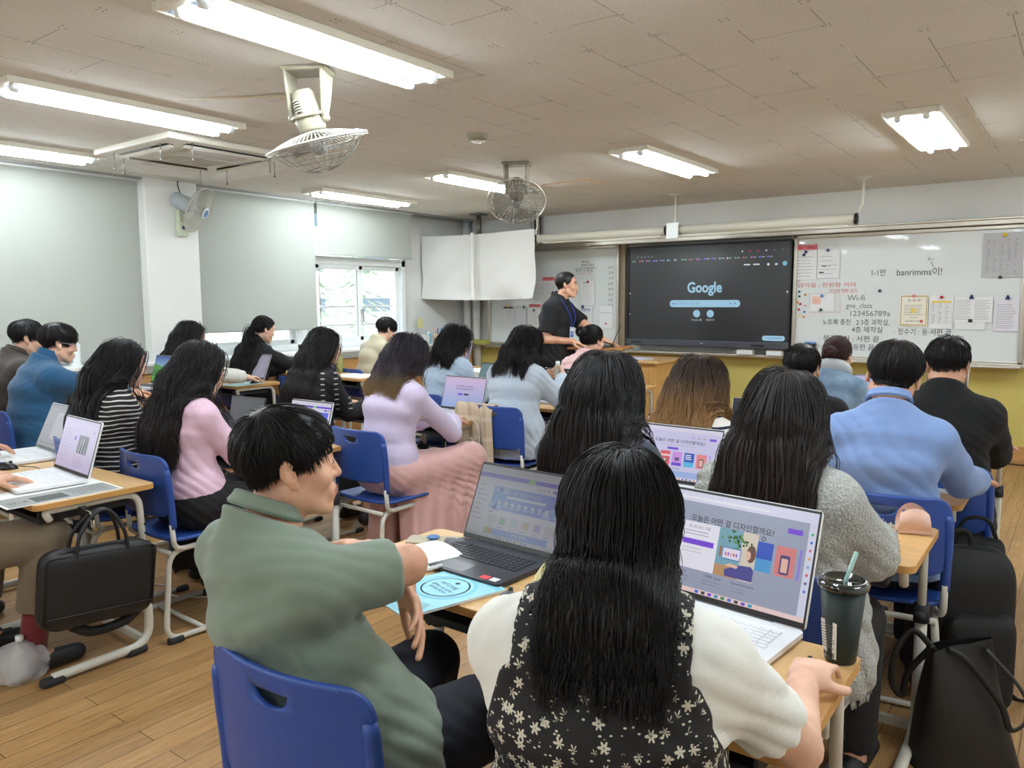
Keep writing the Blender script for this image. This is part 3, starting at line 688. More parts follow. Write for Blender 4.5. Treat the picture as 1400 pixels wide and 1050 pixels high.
# interactive display
t = thing('interactive_display', 'big black interactive display showing a search page between the whiteboards', 'screen', (-3.405, 8.12, .965))
b = MB(); b.box((0, .05, .56), (1.87, .09, 1.12), r=.012); b.build('housing', M_BLACKPL, t)
b = MB(); b.box((0, -.004, .035), (1.88, .05, .075), r=.01)
b.build('lower_bezel', M_TVGREY, t)
b = MB(); b.box((-.80, -.031, .035), (.13, .006, .018)); b.build('ports', M_BLACKPL, t)
b = MB(); b.box((.62, -.031, .032), (.14, .006, .022)); b.build('buttons', M_BLACKPL, t)
b = MB()
for s in (-1, 1): b.box((s*.929, .0, .595), (.022, .03, 1.06), r=.004)
b.box((0, .0, 1.118), (1.88, .03, .02), r=.004); b.build('bezel', M_BLACKPL, t)
a = Art(); X = lambda x: x+3.405; Z = lambda z: z-.965
LB = srgb(168, 214, 240); W = srgb(225, 232, 236)
a.rect(-.92, .075, .92, 1.11, srgb(44, 45, 46), 0)
a.text('Google', X(-3.40), Z(1.612), .158, LB, 1, bold=.028, fit=.40)
a.rrect(X(-3.807), Z(1.479)-.078, X(-2.993), Z(1.479), .037, LB, 1); a.text('Google 검색 또는 URL 입력', X(-3.62), Z(1.44), .03, srgb(90, 140, 180), 2); a.disc(X(-3.77), Z(1.44), .008, srgb(90, 140, 180), 2)
for xx in (-3.10, -3.05): a.disc(X(xx), Z(1.44), .008, srgb(60, 110, 180), 2)
for xx, l in ((-3.483, 'Chrome 웹'), (-3.325, '바로가기')):
    a.disc(X(xx), Z(1.33), .041, LB, 1, 28); a.text('✎' if 0 else '+', X(xx), Z(1.33), .03, srgb(50, 90, 130), 2); a.text(l, X(xx), Z(1.26), .026, W, 1)
a.rrect(X(-2.748), Z(1.05), X(-2.51), Z(1.104), .026, LB, 1); a.text('Chrome 맞춤설정', X(-2.62), Z(1.077), .024, srgb(60, 110, 170), 2, fit=.15)
rr = random.Random(3); cs = [srgb(90, 190, 110), srgb(120, 200, 230), srgb(80, 110, 240), srgb(220, 80, 80), srgb(200, 210, 220), srgb(130, 100, 230), srgb(200, 90, 190)]
for k in range(19):
    xx = -.87+k*.087; a.disc(xx, Z(1.925), .0105, cs[(k*3) % 7], 1, 10); a.rect(xx+.018, Z(1.919), xx+.03+.028*rr.random(), Z(1.931), srgb(150, 156, 160), 1)
for k in range(5): a.rect(-.82+k*.045, Z(1.968), -.80+k*.045, Z(1.975), srgb(150, 160, 166), 1)
for k in range(6): a.disc(.42+k*.085, Z(1.99), .009, [W, RED, RED, W, GRY, GRY][k], 1, 10)
for k in range(2): a.rrect(.44+k*.1, Z(1.842), .51+k*.1, Z(1.856), .005, W, 1)
a.disc(.70, Z(1.845), .014, W, 1); a.rect(.77, Z(1.835), .795, Z(1.855), W, 1); a.disc(.87, Z(1.85), .024, srgb(120, 190, 210), 1)
a.disc(-.905, Z(1.56), .008, W, 1); a.disc(-.905, Z(1.32), .006, W, 1); a.disc(.905, Z(1.56), .01, W, 1)
a.build('display', screen_mat('display_glow_large', .75), t, Matrix.Translation((0, .0, 0)) @ Matrix.Rotation(PI/2, 4, 'X'))
a = Art(); a.rect(-.012, -.005, -.002, .005, W); a.rect(.001, -.004, .014, .004, W); a.build('logo', M_INK, t, Matrix.Translation((0, -.0305, .04)) @ Matrix.Rotation(PI/2, 4, 'X'))
# erasers / boxes on the tray
for x, l, w in ((-2.91, 'white eraser box on the tray under the big screen, left one', .17), (-2.60, 'white eraser box on the tray under the right corner of the big screen', .16)):
    t = thing('eraser_box', l, 'box', (x, 8.09, .9), 0, 'white eraser boxes on the tray')
    b = MB(); b.box((0, 0, .022), (w, .08, .044), r=.006); b.build('case', M_FRAMEW, t); b = MB(); b.box((0, 0, .047), (w*.98, .078, .008), r=.003); b.build('lid', mat('cream_plastic', srgb(222, 216, 200), .5), t)
b = MB(); b.box((-2.26, 8.1, 1.02), (.12, .05, .03), r=.006); b.box((-2.26, 8.1, 1.04), (.11, .045, .02), 1, r=.006); tag(b.build('board_eraser', [M_BLACKPL, mat('eraser_blue', srgb(96, 150, 214), .7)]), 'blue board eraser stuck on the right whiteboard above the heads', 'eraser')
bpy.data.objects['board_eraser'].location = (0, .03, 0)
# projection screen housings
M_TUBEP = mat('ivory_housing', srgb(216, 212, 198), .4, var=.02)
def proj(lab, x0, x1, rods):
    t = thing('projection_screen_housing', lab, 'projection screen', (x0, 7.45, 2.19), 0, 'rolled projection screens hung from the ceiling')
    b = MB(); b.tube([(0, 0, 0), (x1-x0, 0, 0)], .048, n=20); b.build('tube', M_TUBEP, t)
    b = MB(); b.cyl((x1-x0, 0, 0), (x1-x0+.02, 0, 0), .052, n=20); b.build('end_cap', M_BLACKPL, t)
    b = MB(); b.cyl((-.01, 0, 0), (.004, 0, 0), .05, n=20); b.build('end_cap', M_TUBEP, t)
    b = MB(); b.box(((x1-x0)/2, 0, -.052), (x1-x0-.1, .02, .012), r=.003); b.build('pull_bar', M_TUBEP, t)
    for r in rods:
        b = MB(); b.tube(smoothpath([(r-x0, 0, .358), (r-x0, 0, .12), (r-x0-.02, 0, .1), (r-x0-.02, 0, .05)], .02), .011); b.lathe([(.07, .36), (.05, .345), (.012, .335)], n=16, M=Matrix.Translation((r-x0, 0, 0)))
        b.build('hanging_rod', M_TUBEP, t)
    return t
proj('left rolled projection screen tube in front of the left whiteboard', -5.13, -3.55, [-5.16])
proj('right rolled projection screen tube above the big display', -3.42, -1.72, [-1.66])
t = thing('hanging_bracket', 'white bracket on a ceiling rod between the two projection tubes', 'bracket', (-3.45, 7.45, 2.1)); b = MB(); b.box((0, -.06, .08), (.13, .02, .16), r=.004); b.build('plate', M_FRAMEW, t); b = MB(); b.tube([(0, 0, .45), (0, 0, .16), (-.06, -.03, .12)], .011); b.lathe([(.07, .45), (.05, .435), (.012, .425)], n=16); b.build('rod', M_TUBEP, t)
# the hanging paper sheet over the corner television
t = thing('ceiling_television', 'television on a ceiling pole, hidden behind the white paper sheet', 'television', (-6.12, 7.56, 1.62)); b = MB(); b.box((0, 0, .32), (1.3, .07, .64), r=.02); b.build('casing', M_BLACKPL, t); b = MB(); b.tube([(0, .0, .6), (0, .0, .93)], .035, n=12); b.box((0, 0, .92), (.16, .16, .02), r=.004); b.build('pole', mat('steel_pole', srgb(110, 106, 98), .4, .6), t)
t = thing('hanging_paper', 'large creased white paper sheet hung over the television in the corner', 'paper', (-6.1, 7.47, 1.51))
def sheetf(u, v):
    x = (u-.5)*1.78; z = v*.8-.02*math.sin(u*3)
    d = .014*math.sin(7*u+4*v+2*math.sin(5*v))+.012*math.sin(13*u-9*v)+.018*math.exp(-((u-.2-.35*v)**2)*60)+.02*math.exp(-((u-.9+.4*v)**2)*50)
    d += -.035*math.exp(-((u-.5)**2)*900)*1+.03*max(0, .5-abs(u-.5))*math.sin(v*3)
    return (x+.02*math.sin(v*3), -.02-d, z)
b = MB(); b.grid(sheetf, 80, 50); o = b.build('sheet', mat('white_poster_paper', srgb(232, 230, 226), .6, var=.01, bump=.15, bscale=9), t)
b = MB(); b.grid(lambda u, v: (-.03+.05*u, -.06-.005*math.sin(u*3), v*.8), 3, 10); b.build('tape_strip', mat('clear_tape', srgb(238, 236, 228), .3), t)
# pipes in the corner, cables
t = thing('corner_pipe', 'left white vertical pipe in the corner under the hanging paper', 'pipe', (-6.86, 8.22, 0), 0, 'white vertical pipes in the corner'); b = MB(); b.cyl((0, 0, 0), (0, 0, CEIL), .055, n=16); b.build('tube', M_WALL, t)
t = thing('corner_pipe', 'right white vertical pipe in the corner, closer to the whiteboard', 'pipe', (-6.7, 8.22, 0), 0, 'white vertical pipes in the corner'); b = MB(); b.cyl((0, 0, 0), (0, 0, CEIL), .055, n=16); b.build('tube', M_WALL, t)
t = thing('wall_cables', 'grey cables running up to the ceiling above the paper sheet', 'cables', (-5.8, 8.26, 1.9))
for k in range(5):
    b = MB(); b.tube(spline([(k*.04, 0, 0), (k*.04+.01*(k % 2), 0, .3), (k*.04-.02*(k == 0), 0, .645)]), .008+.006*(k in (1, 3)), n=6); b.build('cable', mat('cable_grey_%d' % (k % 2), srgb(*((150, 148, 144), (70, 68, 66))[k % 2]), .6), t)
b = MB(); b.box((-6.985+.1, 7.3, 1.2), (.006, .09, .12), r=.004); tag(b.build('wall_socket', mat('cream_yellow_plastic', srgb(222, 214, 150), .5)), 'small yellowish wall plate beside the front window', 'socket')
# ================================================================== desks and chairs
M_BLUE = mat('blue_chair_plastic', srgb(40, 74, 150), .42, var=.05, vscale=12)
def _backpl(nt, bs, co):
    X, Y, Z = nt.xyz(co)
    def saw(v, p): return nt.math('MULTIPLY', nt.math('ABSOLUTE', nt.math('SUBTRACT', nt.math('FRACT', nt.math('MULTIPLY', v, 1/p)), .5)), p)
    d = nt.math('SQRT', nt.math('ADD', nt.math('POWER', saw(X, .022), 2), nt.math('POWER', saw(Z, .022), 2)))
    b_ = nt.new('ShaderNodeBump'); b_.inputs['Strength'].default_value = .5; b_.inputs['Distance'].default_value = .003
    nt.link(nt.math('SUBTRACT', 0., nt.math('LESS_THAN', d, .0035)), b_.inputs['Height']); nt.link(b_.outputs[0], bs.inputs['Normal'])
M_BLUEBACK = mat('dimpled_blue_plastic', srgb(40, 74, 150), .42, var=.05, vscale=12, fn=_backpl)
M_STEEL = mat('beige_painted_steel', srgb(206, 202, 190), .38, var=.03)
M_RUBBER = mat('black_rubber', srgb(40, 42, 46), .7)
M_DESK = mat('desk_beech', srgb(214, 172, 116), .35, var=.1, vscale=5, stretch=(1.5, 9, 9), coat=.2)
M_DESKEDGE = mat('desk_edge_beech', srgb(196, 146, 82), .45, var=.1, vscale=6)
def plate_outline(w, h, r, n=7):
    p = []
    for cx, cy, a in ((w/2-r, h/2-r, 0), (-w/2+r, h/2-r, 90), (-w/2+r, -h/2+r, 180), (w/2-r, -h/2+r, 270)):
        for k in range(n+1): t = math.radians(a+90*k/n); p.append((cx+r*math.cos(t), cy+r*math.sin(t)))
    return p
def plate(outline, holes, th, bend, cuts=16, width=.45, mb=None, mi=0):
    """solid sheet cut from an outline with holes, sliced and bent: bend(x, y, z) -> point, z through the thickness"""
    bm = bmesh.new()
    for loop in [outline]+holes:
        vs = [bm.verts.new((x, y, 0)) for x, y in loop]
        for i in range(len(vs)): bm.edges.new((vs[i], vs[(i+1) % len(vs)]))
    bmesh.ops.triangle_fill(bm, use_beauty=True, use_dissolve=False, edges=bm.edges[:])
    for k in range(1, cuts):
        x = -width/2+width*k/cuts
        bmesh.ops.bisect_plane(bm, geom=bm.verts[:]+bm.edges[:]+bm.faces[:], plane_co=(x, 0, 0), plane_no=(1, 0, 0))
        bmesh.ops.bisect_plane(bm, geom=bm.verts[:]+bm.edges[:]+bm.faces[:], plane_co=(0, x, 0), plane_no=(0, 1, 0))
    g = bmesh.ops.extrude_face_region(bm, geom=bm.faces[:])
    for v in g['geom']:
        if isinstance(v, bmesh.types.BMVert): v.co.z += th
    for v in bm.verts: v.co = Vector(bend(*v.co))
    mb.bm(bm, mi, True)
def make_chair(loc, rz, lab, group):
    t = thing('school_chair', lab, 'chair', loc, rz, group)
    b = MB()
    plate(plate_outline(.40, .39, .07), [], .014, lambda x, y, z: (x, y, .425+z+.010*(x/.2)**2-.03*max(0, (y-.1)/.1)**2+.012*max(0, (-y-.1)/.1)**2), 12, .42, b); b.build('seat', M_BLUE, t)
    b = MB()
    slot = [(.055*math.cos(a)*(1 if math.sin(a) > 0 else .93), .092+(.0 if math.sin(a) >= 0 else .027*math.sin(a))) for a in [2*PI*k/24 for k in range(24)]]
    slot = [(-.05, .098), (.05, .098), (.046, .084), (.034, .072), (.018, .066), (0, .064), (-.018, .066), (-.034, .072), (-.046, .084)]
    plate([(x*(1+.02*(y/.13)), y) for x, y in plate_outline(.415, .27, .055)], [slot], .012,
          lambda x, y, z: (x, -.190+z-.04*(1-(x/.2)**2)-.07*(y+.13), .685+y), 14, .44, b)
    for s in (-1, 1):
        b.tube(spline([(s*.198, -.155, .535), (s*.202, -.19, .66), (s*.19, -.215, .775), (s*.14, -.255, .812), (0, -.282, .818)] if False else [(s*.2, -.178, .50), (s*.202, -.183, .6), (s*.203, -.19, .68), (s*.2, -.197, .76)], 4), [.016]*12+[.013], n=8)
    b.build('backrest', M_BLUEBACK, t)
    for s in (-1, 1):
        b = MB()
        b.tube(smoothpath([(s*.2, -.185, .52), (s*.2, -.178, .41), (s*.175, -.10, .395), (s*.17, .1, .395)], .04), .0115, n=8)
        b.tube(smoothpath([(s*.165, .15, .395), (s*.175, -.19, .395), (s*.21, -.24, .02), (s*.215, .2, .016)], .07, 7), .0125, n=10)
        b.build('frame_tube', M_STEEL, t)
        for e, yy in ((0, -.2), (1, .2)):
            b = MB(); b.box((s*.214, yy, .014), (.036, .07, .028), r=.01); b.build('foot_glide', M_RUBBER, t)
    b = MB(); b.tube([(-.21, -.06, .018), (.21, -.06, .018)], .011); b.build('cross_bar', M_STEEL, t)
    b = MB(); b.tube([(-.18, -.19, .39), (.18, -.19, .39)], .011); b.build('cross_bar', M_STEEL, t)
    return t
def make_desk(loc, rz, lab, group, W=.66, D=.47, H=.72):
    t = thing('school_desk', lab, 'desk', loc, rz, group)
    b = MB(); b.prism(plate_outline(W-.004, D-.004, .028), H-.0225, H)
    b.build('desktop', M_DESK, t)
    b = MB(); b.prism(plate_outline(W, D, .03), H-.0215, H-.0012); b.build('desktop_edge', M_DESKEDGE, t)
    b = MB(); b.box((0, -.02, H-.085), (W-.16, D-.12, .008)); b.box((0, D/2-.085, H-.06), (W-.16, .008, .05))
    for s in (-1, 1): b.box((s*(W/2-.08), -.02, H-.06), (.008, D-.12, .05))
    b.box((0, -D/2+.045, H-.078), (W-.16, .012, .018), r=.004); b.build('book_tray', M_RUBBER, t)
    for s in (-1, 1):
        x = s*(W/2-.035)
        b = MB(); b.tube(smoothpath([(x, -.17, H-.075), (x, -.19, H-.036), (x, .175, H-.036), (x, .19, .34)], .06, 7), .0135, n=10)
        for k in range(5): b.cyl((x+s*.0125, .19, H-.17-.038*k), (x+s*.0142, .19, H-.17-.038*k), .0055, mi=1, n=8)
        b.build('upper_leg', [M_STEEL, M_DARK], t)
        b = MB(); b.tube(smoothpath([(x, .19, .43), (x, .19, .03), (x, -.2, .028)], .09, 8), .0185, n=10); b.build('lower_leg', M_STEEL, t)
        b = MB(); b.cyl((x, .19, .41), (x, .19, .47), .025, n=14); b.cyl((x, .19, .44), (x, .15, .44), .01, n=10); b.cyl((x, .155, .44), (x, .14, .44), .018, n=10); b.build('height_collar', M_RUBBER, t)
        for yy in (.13, -.2):
            b = MB(); b.box((x, yy, .018), (.045, .09, .036), r=.014); b.build('foot_cap', M_RUBBER, t)
    b = MB(); b.box((0, .17, .05), (W-.07, .02, .035), r=.006); b.build('cross_bar', M_STEEL, t)
    return t
DG = 'beech school desks in rows'; CG = 'blue plastic school chairs'
DESKS = [
    ((-3.43, 1.43), 0, 'desk at the left edge carrying the open white laptop and a printed handout'), ((-4.10, 1.50), 0, 'desk at the left edge carrying the grey-screened laptop'),
    ((-3.43, 2.46), 0, 'desk of the long-haired woman in the pink top'), ((-4.10, 2.46), 0, 'desk of the long-haired woman in the striped top'),
    ((-3.43, 3.79), 0, 'desk of the woman in lavender with the pink skirt'), ((-4.10, 3.86), 0, 'desk of the woman in black with sparkling stripes'),
    ((-3.22, 4.70), 0, 'desk of the black-bobbed woman holding a bottle'), ((-3.9, 4.95), 0, 'desk in front of the woman in the pale blue blouse'),
    ((-3.37, 6.03), 0, 'frontmost desk beside the wooden lectern, before the pink-topped woman with a bun'),
    ((-5.45, 2.86), 0, 'desk with the laptop showing a green meadow'), ((-6.12, 2.86), 0, 'desk of the man in the dark brown jacket by the blinds'),
    ((-5.97, 3.97), 0, 'desk of the woman in the white sweater'), ((-6.24, 4.98), 0, 'desk of the ponytailed woman by the window'), ((-5.56, 4.98), 0, 'desk with a white paper behind the empty blue chair'),
    ((-6.2, 6.22), 0, 'bare desk in the window row left of the man in beige'), ((-5.5, 6.22), 0, 'desk of the man in beige by the front window'),
    ((-1.37, 1.64), 0, 'near desk with the dark laptop and the light blue booklet'), ((-.67, 1.47), 0, 'near desk with the white laptop and the green tumbler'),
    ((-.68, 2.60), 0, 'desk with the pink pencil case in front of the grey-cardigan woman'), ((-1.36, 2.66), 0, 'desk with the laptop of the long-haired woman in navy'),
    ((-.66, 3.43), 0, 'desk with the white booklet in front of the man in the light blue shirt'), ((-1.36, 3.72), 0, 'desk with the bird-picture laptop'),
    ((-.63, 4.67), 0, 'desk of the man in the black sweater'), ((-1.31, 4.6), 0, 'desk of the black-haired man in a black shirt'), ((-1.15, 5.55), 0, 'desk of the woman in the denim jacket'),
]
for k, ((x, y), rz, lab) in enumerate(DESKS):
    if k == 0: DESK0 = make_desk((x, y, 0), rz, lab, DG)
    elif x < -5 and 'DESKA' not in globals(): DESKA = make_desk((x, y, 0), rz, lab, DG, H=.78)
    else: dup(DESKA if x < -5 else DESK0, (x, y, .0), rz, lab, DG)
CHAIR0 = [None]
def place_chair(x, y, yaw, lab):
    """yaw: degrees left of straight ahead"""
    if CHAIR0[0] is None: CHAIR0[0] = make_chair((x, y, 0), math.radians(yaw), lab, CG); return CHAIR0[0]
    return dup(CHAIR0[0], (x, y, 0), math.radians(yaw), lab, CG)
place_chair(-5.62, 4.50, -12, 'empty blue chair standing at the desk with the white paper')
# teacher's standing table and wooden lectern cabinet
t = thing('lectern_cabinet', 'light wooden lectern cabinet below the big screen', 'cabinet', (-3.95, 7.11, 0))
M_LECT = mat('lectern_veneer', srgb(212, 162, 96), .45, var=.1, vscale=4, stretch=(6, 6, .7))
b = MB(); b.box((0, 0, .43), (1.22, .58, .86), r=.006); b.build('body', M_LECT, t)
b = MB(); b.box((0, 0, .875), (1.28, .64, .035), r=.012); b.build('top', M_DESK, t)
for s in (-1, 1):
    b = MB(); b.box((s*.3, -.292, .45), (.56, .012, .72), r=.004); d = b.build('door', M_LECT, t); b = MB(); b.tube([(s*.06, -.30, .5), (s*.06, -.315, .5), (s*.06, -.315, .6), (s*.06, -.30, .6)], .006); b.build('handle', M_ALU, d)
t = thing('standing_table', 'small metal-legged standing table with the laptop of the teacher', 'table', (-3.72, 6.35, 0), math.radians(12))
b = MB(); b.box((0, 0, 1.035), (.62, .4, .022), r=.008); b.build('tabletop', mat('dark_beech', srgb(176, 122, 72), .45, var=.1, vscale=6), t)
for s in (-1, 1):
    b = MB(); b.tube(smoothpath([(s*.26, -.15, .03), (s*.26, .1, .03), (s*.26, .1, 1.0), (s*.26, -.16, 1.015)], .06), .014); b.build('leg', M_STEEL, t)
b = MB(); b.tube([(-.26, .1, .2), (.26, .1, .2)], .011); b.build('cross_bar', M_STEEL, t)
# white carton on the floor
t = thing('white_box', 'white cardboard carton standing between the two pale blue blouses', 'box', (-4.55, 5.75, 0), math.radians(-12)); b = MB()
b.box((0, 0, .41), (.6, .34, .82), r=.004); b.build('carton', mat('white_carton', srgb(238, 236, 230), .7), t); b = MB(); b.box((.2, 0, .826), (.18, .32, .012)); b.build('flap', mat('brown_carton', srgb(170, 146, 118), .8), t)
# ================================================================== laptops
M_SILVER = mat('laptop_silver', srgb(206, 208, 212), .3, .6, var=.02)
M_LWHITE = mat('laptop_white', srgb(236, 238, 240), .32, .1, var=.01)
M_LDARK = mat('laptop_dark', srgb(52, 54, 60), .4, .3, var=.05)
M_LOLIVE = mat('laptop_olive', srgb(74, 74, 58), .4, .2, var=.05)
M_KEY = {'w': mat('white_keycap', srgb(222, 224, 228), .5), 'd': mat('dark_keycap', srgb(34, 36, 42), .5), 's': mat('silver_keycap', srgb(60, 62, 70), .5)}
M_SCR = screen_mat('laptop_display_glow', .72)
def laptop(lab, x, y, z, yaw, art, W=.36, D=.245, tilt=20, body='w', AH=None, logo=None):
    """(x, y) is the middle of the hinge line; the user sits on the -y side"""
    t = thing('laptop', lab, 'laptop', (x, y, z), math.radians(yaw), 'open laptops on the desks')
    mb = {'w': M_LWHITE, 'd': M_LDARK, 's': M_SILVER, 'o': M_LOLIVE}[body]; body = 'd' if body == 'o' else body
    b = MB(); b.prism(plate_outline(W, D, .012, 4), .003, .015, M=Matrix.Translation((0, -D/2, 0)))
    for sx in (-1, 1):
        for yy in (.03, D-.03): b.cyl((sx*(W/2-.03), -yy, 0), (sx*(W/2-.03), -yy, .004), .006, n=8)
    b.build('base', mb, t)
    b = MB(); ky0 = -.045; rows = 6; kp = (W-.04)/15.5
    for r in range(rows):
        xx = -W/2+.02; y_ = ky0-r*.0172-.004
        n = 0
        while xx < W/2-.022-kp*.5:
            w = kp*(1 if not (r == 5 and 3 <= n <= 3) else 5.2)
            w = min(w, W/2-.02-xx)
            b.box((xx+w/2, y_, .0158), (w*.86, .0142, .002)); xx += w; n += 1
    b.build('keyboard', M_KEY[body], t)
    b = MB(); b.box((-W*.04, -D+.045, .0151), (.105, .066, .0006), r=.0002, seg=1); b.build('touchpad', mat('touchpad_'+body, {'w': srgb(224, 226, 230), 'd': srgb(46, 48, 54), 's': srgb(190, 192, 198)}[body], .3), t)
    H = AH or W*.635
    T = Matrix.Translation((0, .004, .014)) @ Matrix.Rotation(-math.radians(tilt), 4, 'X')
    b = MB(); b.prism(plate_outline(W, H, .01, 4), -.004, .0035, M=T @ Matrix.Translation((0, 0, H/2)) @ Matrix.Rotation(PI/2, 4, 'X') @ Matrix.Scale(-1, 4, (0, 0, 1))); lid = b.build('lid', mb, t)
    b = MB(); b.box((0, -.0045, H/2), (W-.004, .0016, H-.004), r=.0005, seg=1, M=T); b.build('display_bezel', M_BLACKPL, lid)
    b = MB(); b.tube([(-W*.32, .004, .012), (W*.32, .004, .012)], .006, n=8); b.build('hinge', M_BLACKPL, t)
    a = Art(.0002); h0 = .016; w, h = W-.012, H-.016-.008
    art(a, w, h)
    a.build('display', M_SCR, lid, T @ Matrix.Translation((0, -.0056, h0+h/2)) @ Matrix.Rotation(PI/2, 4, 'X'))
    return t
LAV = srgb(214, 214, 240); VIO = srgb(120, 60, 225); DK = srgb(50, 50, 64)
def dimc(c, f): return tuple(v*f for v in c[:3])
def art_doc(bg, ink, f=1.):
    def g(a, w, h):
        a.rect(-w/2, -h/2, w/2, h/2, dimc(bg, f)); a.rect(-w/2, h*.43, w/2, h/2, dimc(bg, f*.93), 1)
        a.lines(-w*.42, -h*.4, -w*.12, h*.3, 12, h*.008, dimc(ink, f), 1, 3, .6); a.lines(-w*.02, -h*.44, w*.3, -h*.2, 6, h*.008, dimc(ink, f), 1, 4, .6)
        a.rect(w*.02, -h*.16, w*.3, h*.2, dimc(srgb(120, 124, 130), f), 1)
        for k in range(9): a.poly([(w*(.04+.027*k), -h*.15), (w*(.06+.027*k), -h*.15), (w*(.10+.02*k), h*(.0+.17*((k*5) % 7)/7)), (w*(.09+.02*k), h*(.0+.17*((k*5) % 7)/7))], dimc([srgb(40, 44, 50), srgb(220, 226, 232), srgb(80, 90, 110)][k % 3], f), 2)
        a.rect(-w*.1, h*.08, -w*.06, h*.16, dimc(VIO, f), 2); a.disc(w*.4, h*.3, w*.01, dimc(srgb(50, 80, 200), f), 2)
    return g
def art_gray(a, w, h):
    a.rect(-w/2, -h/2, w/2, h/2, srgb(104, 106, 110)); a.rect(-w/2, h*.42, w/2, h/2, srgb(84, 86, 92), 1); a.rect(-w*.16, -h*.3, w*.4, h*.34, srgb(140, 143, 150), 1); a.lines(-w*.12, -h*.25, w*.36, h*.28, 9, h*.008, srgb(110, 112, 118), 2, 5); a.rect(-w*.46, -h*.44, w*.46, -h*.4, srgb(80, 82, 88), 1)
def art_home(f=1., gray=0., full=True):
    def q(c): return tuple((v*(1-gray)+gray*.13)*f for v in c[:3])
    def g(a, w, h):
        a.rect(-w/2, -h/2, w/2, h/2, q(srgb(226, 222, 240)))
        a.rect(-w/2, h*.42, w/2, h*.5, q(srgb(216, 212, 226)), 1); a.rect(-w/2, h*.33, w/2, h*.39, q(srgb(104, 60, 226)), 1); a.rect(w*.06, h*.325, w*.14, h*.395, q(srgb(150, 200, 130)), 2); a.text('지금 시작하고 팀원을 초대하세요', -w*.17, h*.36, h*.035, q(srgb(190, 170, 250)), 2)
        a.rect(w*.34, h*.255, w*.42, h*.3, q(srgb(110, 60, 220)), 2); a.disc(w*.455, h*.278, h*.022, q(srgb(40, 40, 44)), 2)
        for k in range(3): a.disc(w*(.2+.045*k), h*.278, h*.012, q(DK), 2, 8)
        x0, x1, y0, y1 = -w*.30, w*.46, -h*.1, h*.22
        n = 16
        for k in range(n):
            u = k/n; c = tuple(p*(1-u)+r*u for p, r in zip(srgb(50, 150, 230), srgb(86, 84, 240))); a.rect(x0+(x1-x0)*u, y0, x0+(x1-x0)*(u+1/n), y1, q(c), 1)
        for cx, cy, r in ((-.24, .19, .05), (-.17, .18, .06), (-.27, -.06, .05), (-.22, -.08, .05), (.33, -.05, .06), (.42, -.03, .06), (.38, .0, .05)): a.disc(w*cx, h*cy, w*r, q(srgb(150, 180, 244)), 2, 16, h*r*.9)
        a.text('오늘은 어떤 걸 디자인할까요?', w*.08, h*.155, h*.055, q((1, 1, 1)), 3, fit=w*.34); a.rrect(-w*.14, h*.075, w*.3, h*.112, h*.017, q(srgb(226, 232, 250)), 3)
        for k in range(8):
            xx = -w*.2+w*.075*k; a.disc(xx, -h*.0, h*.026, q((1, 1, 1)), 3, 14); a.disc(xx, -h*.0, h*.012, q([srgb(90, 80, 230), srgb(240, 120, 90), srgb(60, 160, 230)][k % 3]), 4, 8); a.rect(xx-w*.02, -h*.05, xx+w*.02, -h*.04, q((.9, .9, 1)), 3)
        a.lines(-w*.47, -h*.3, -w*.34, h*.24, 8, h*.012, q(srgb(150, 146, 160)), 2, 2, .5)
        if full:
            a.rect(-w*.3, -h*.15, -w*.25, -h*.135, q(DK), 2)
            for k, c in enumerate((srgb(196, 196, 190), srgb(100, 180, 90), srgb(150, 200, 220), srgb(206, 170, 90), srgb(170, 110, 220), srgb(200, 196, 206))):
                xx = -w*.29+w*.127*k; a.rect(xx, -h*.3, xx+w*.1, -h*.18, q(srgb(205, 204, 212)), 2); a.rect(xx+w*.02, -h*.285, xx+w*.08, -h*.2, q(c), 3); a.rect(xx, -h*.335, xx+w*.07, -h*.325, q(srgb(130, 126, 140)), 2)
            a.rect(-w*.3, -h*.45, w*.4, -h*.36, q(srgb(80, 140, 235)), 2); a.rect(-w*.3, -h*.45, -w*.2, -h*.36, q(srgb(150, 190, 90)), 3); a.disc(-w*.23, -h*.4, h*.03, q(srgb(230, 90, 80)), 4); a.text('콘텐츠 템플릿', w*.1, -h*.405, h*.045, q((1, 1, 1)), 3)
        else:
            a.rect(-w*.3, -h*.34, w*.2, -h*.14, q(srgb(236, 234, 244)), 2); a.disc(w*.05, -h*.24, h*.05, q(srgb(160, 160, 180)), 3); a.rect(w*.1, -h*.42, w*.4, -h*.37, q(srgb(130, 70, 230)), 3)
        a.rect(-w/2, -h*.5, w/2, -h*.455, q(srgb(206, 204, 214)), 4)
        for k in range(9): a.rect(-w*.14+w*.04*k, -h*.49, -w*.12+w*.04*k, -h*.465, q([srgb(60, 120, 230), srgb(40, 44, 52), srgb(230, 160, 60), srgb(110, 70, 220)][k % 4]), 5)
    return g
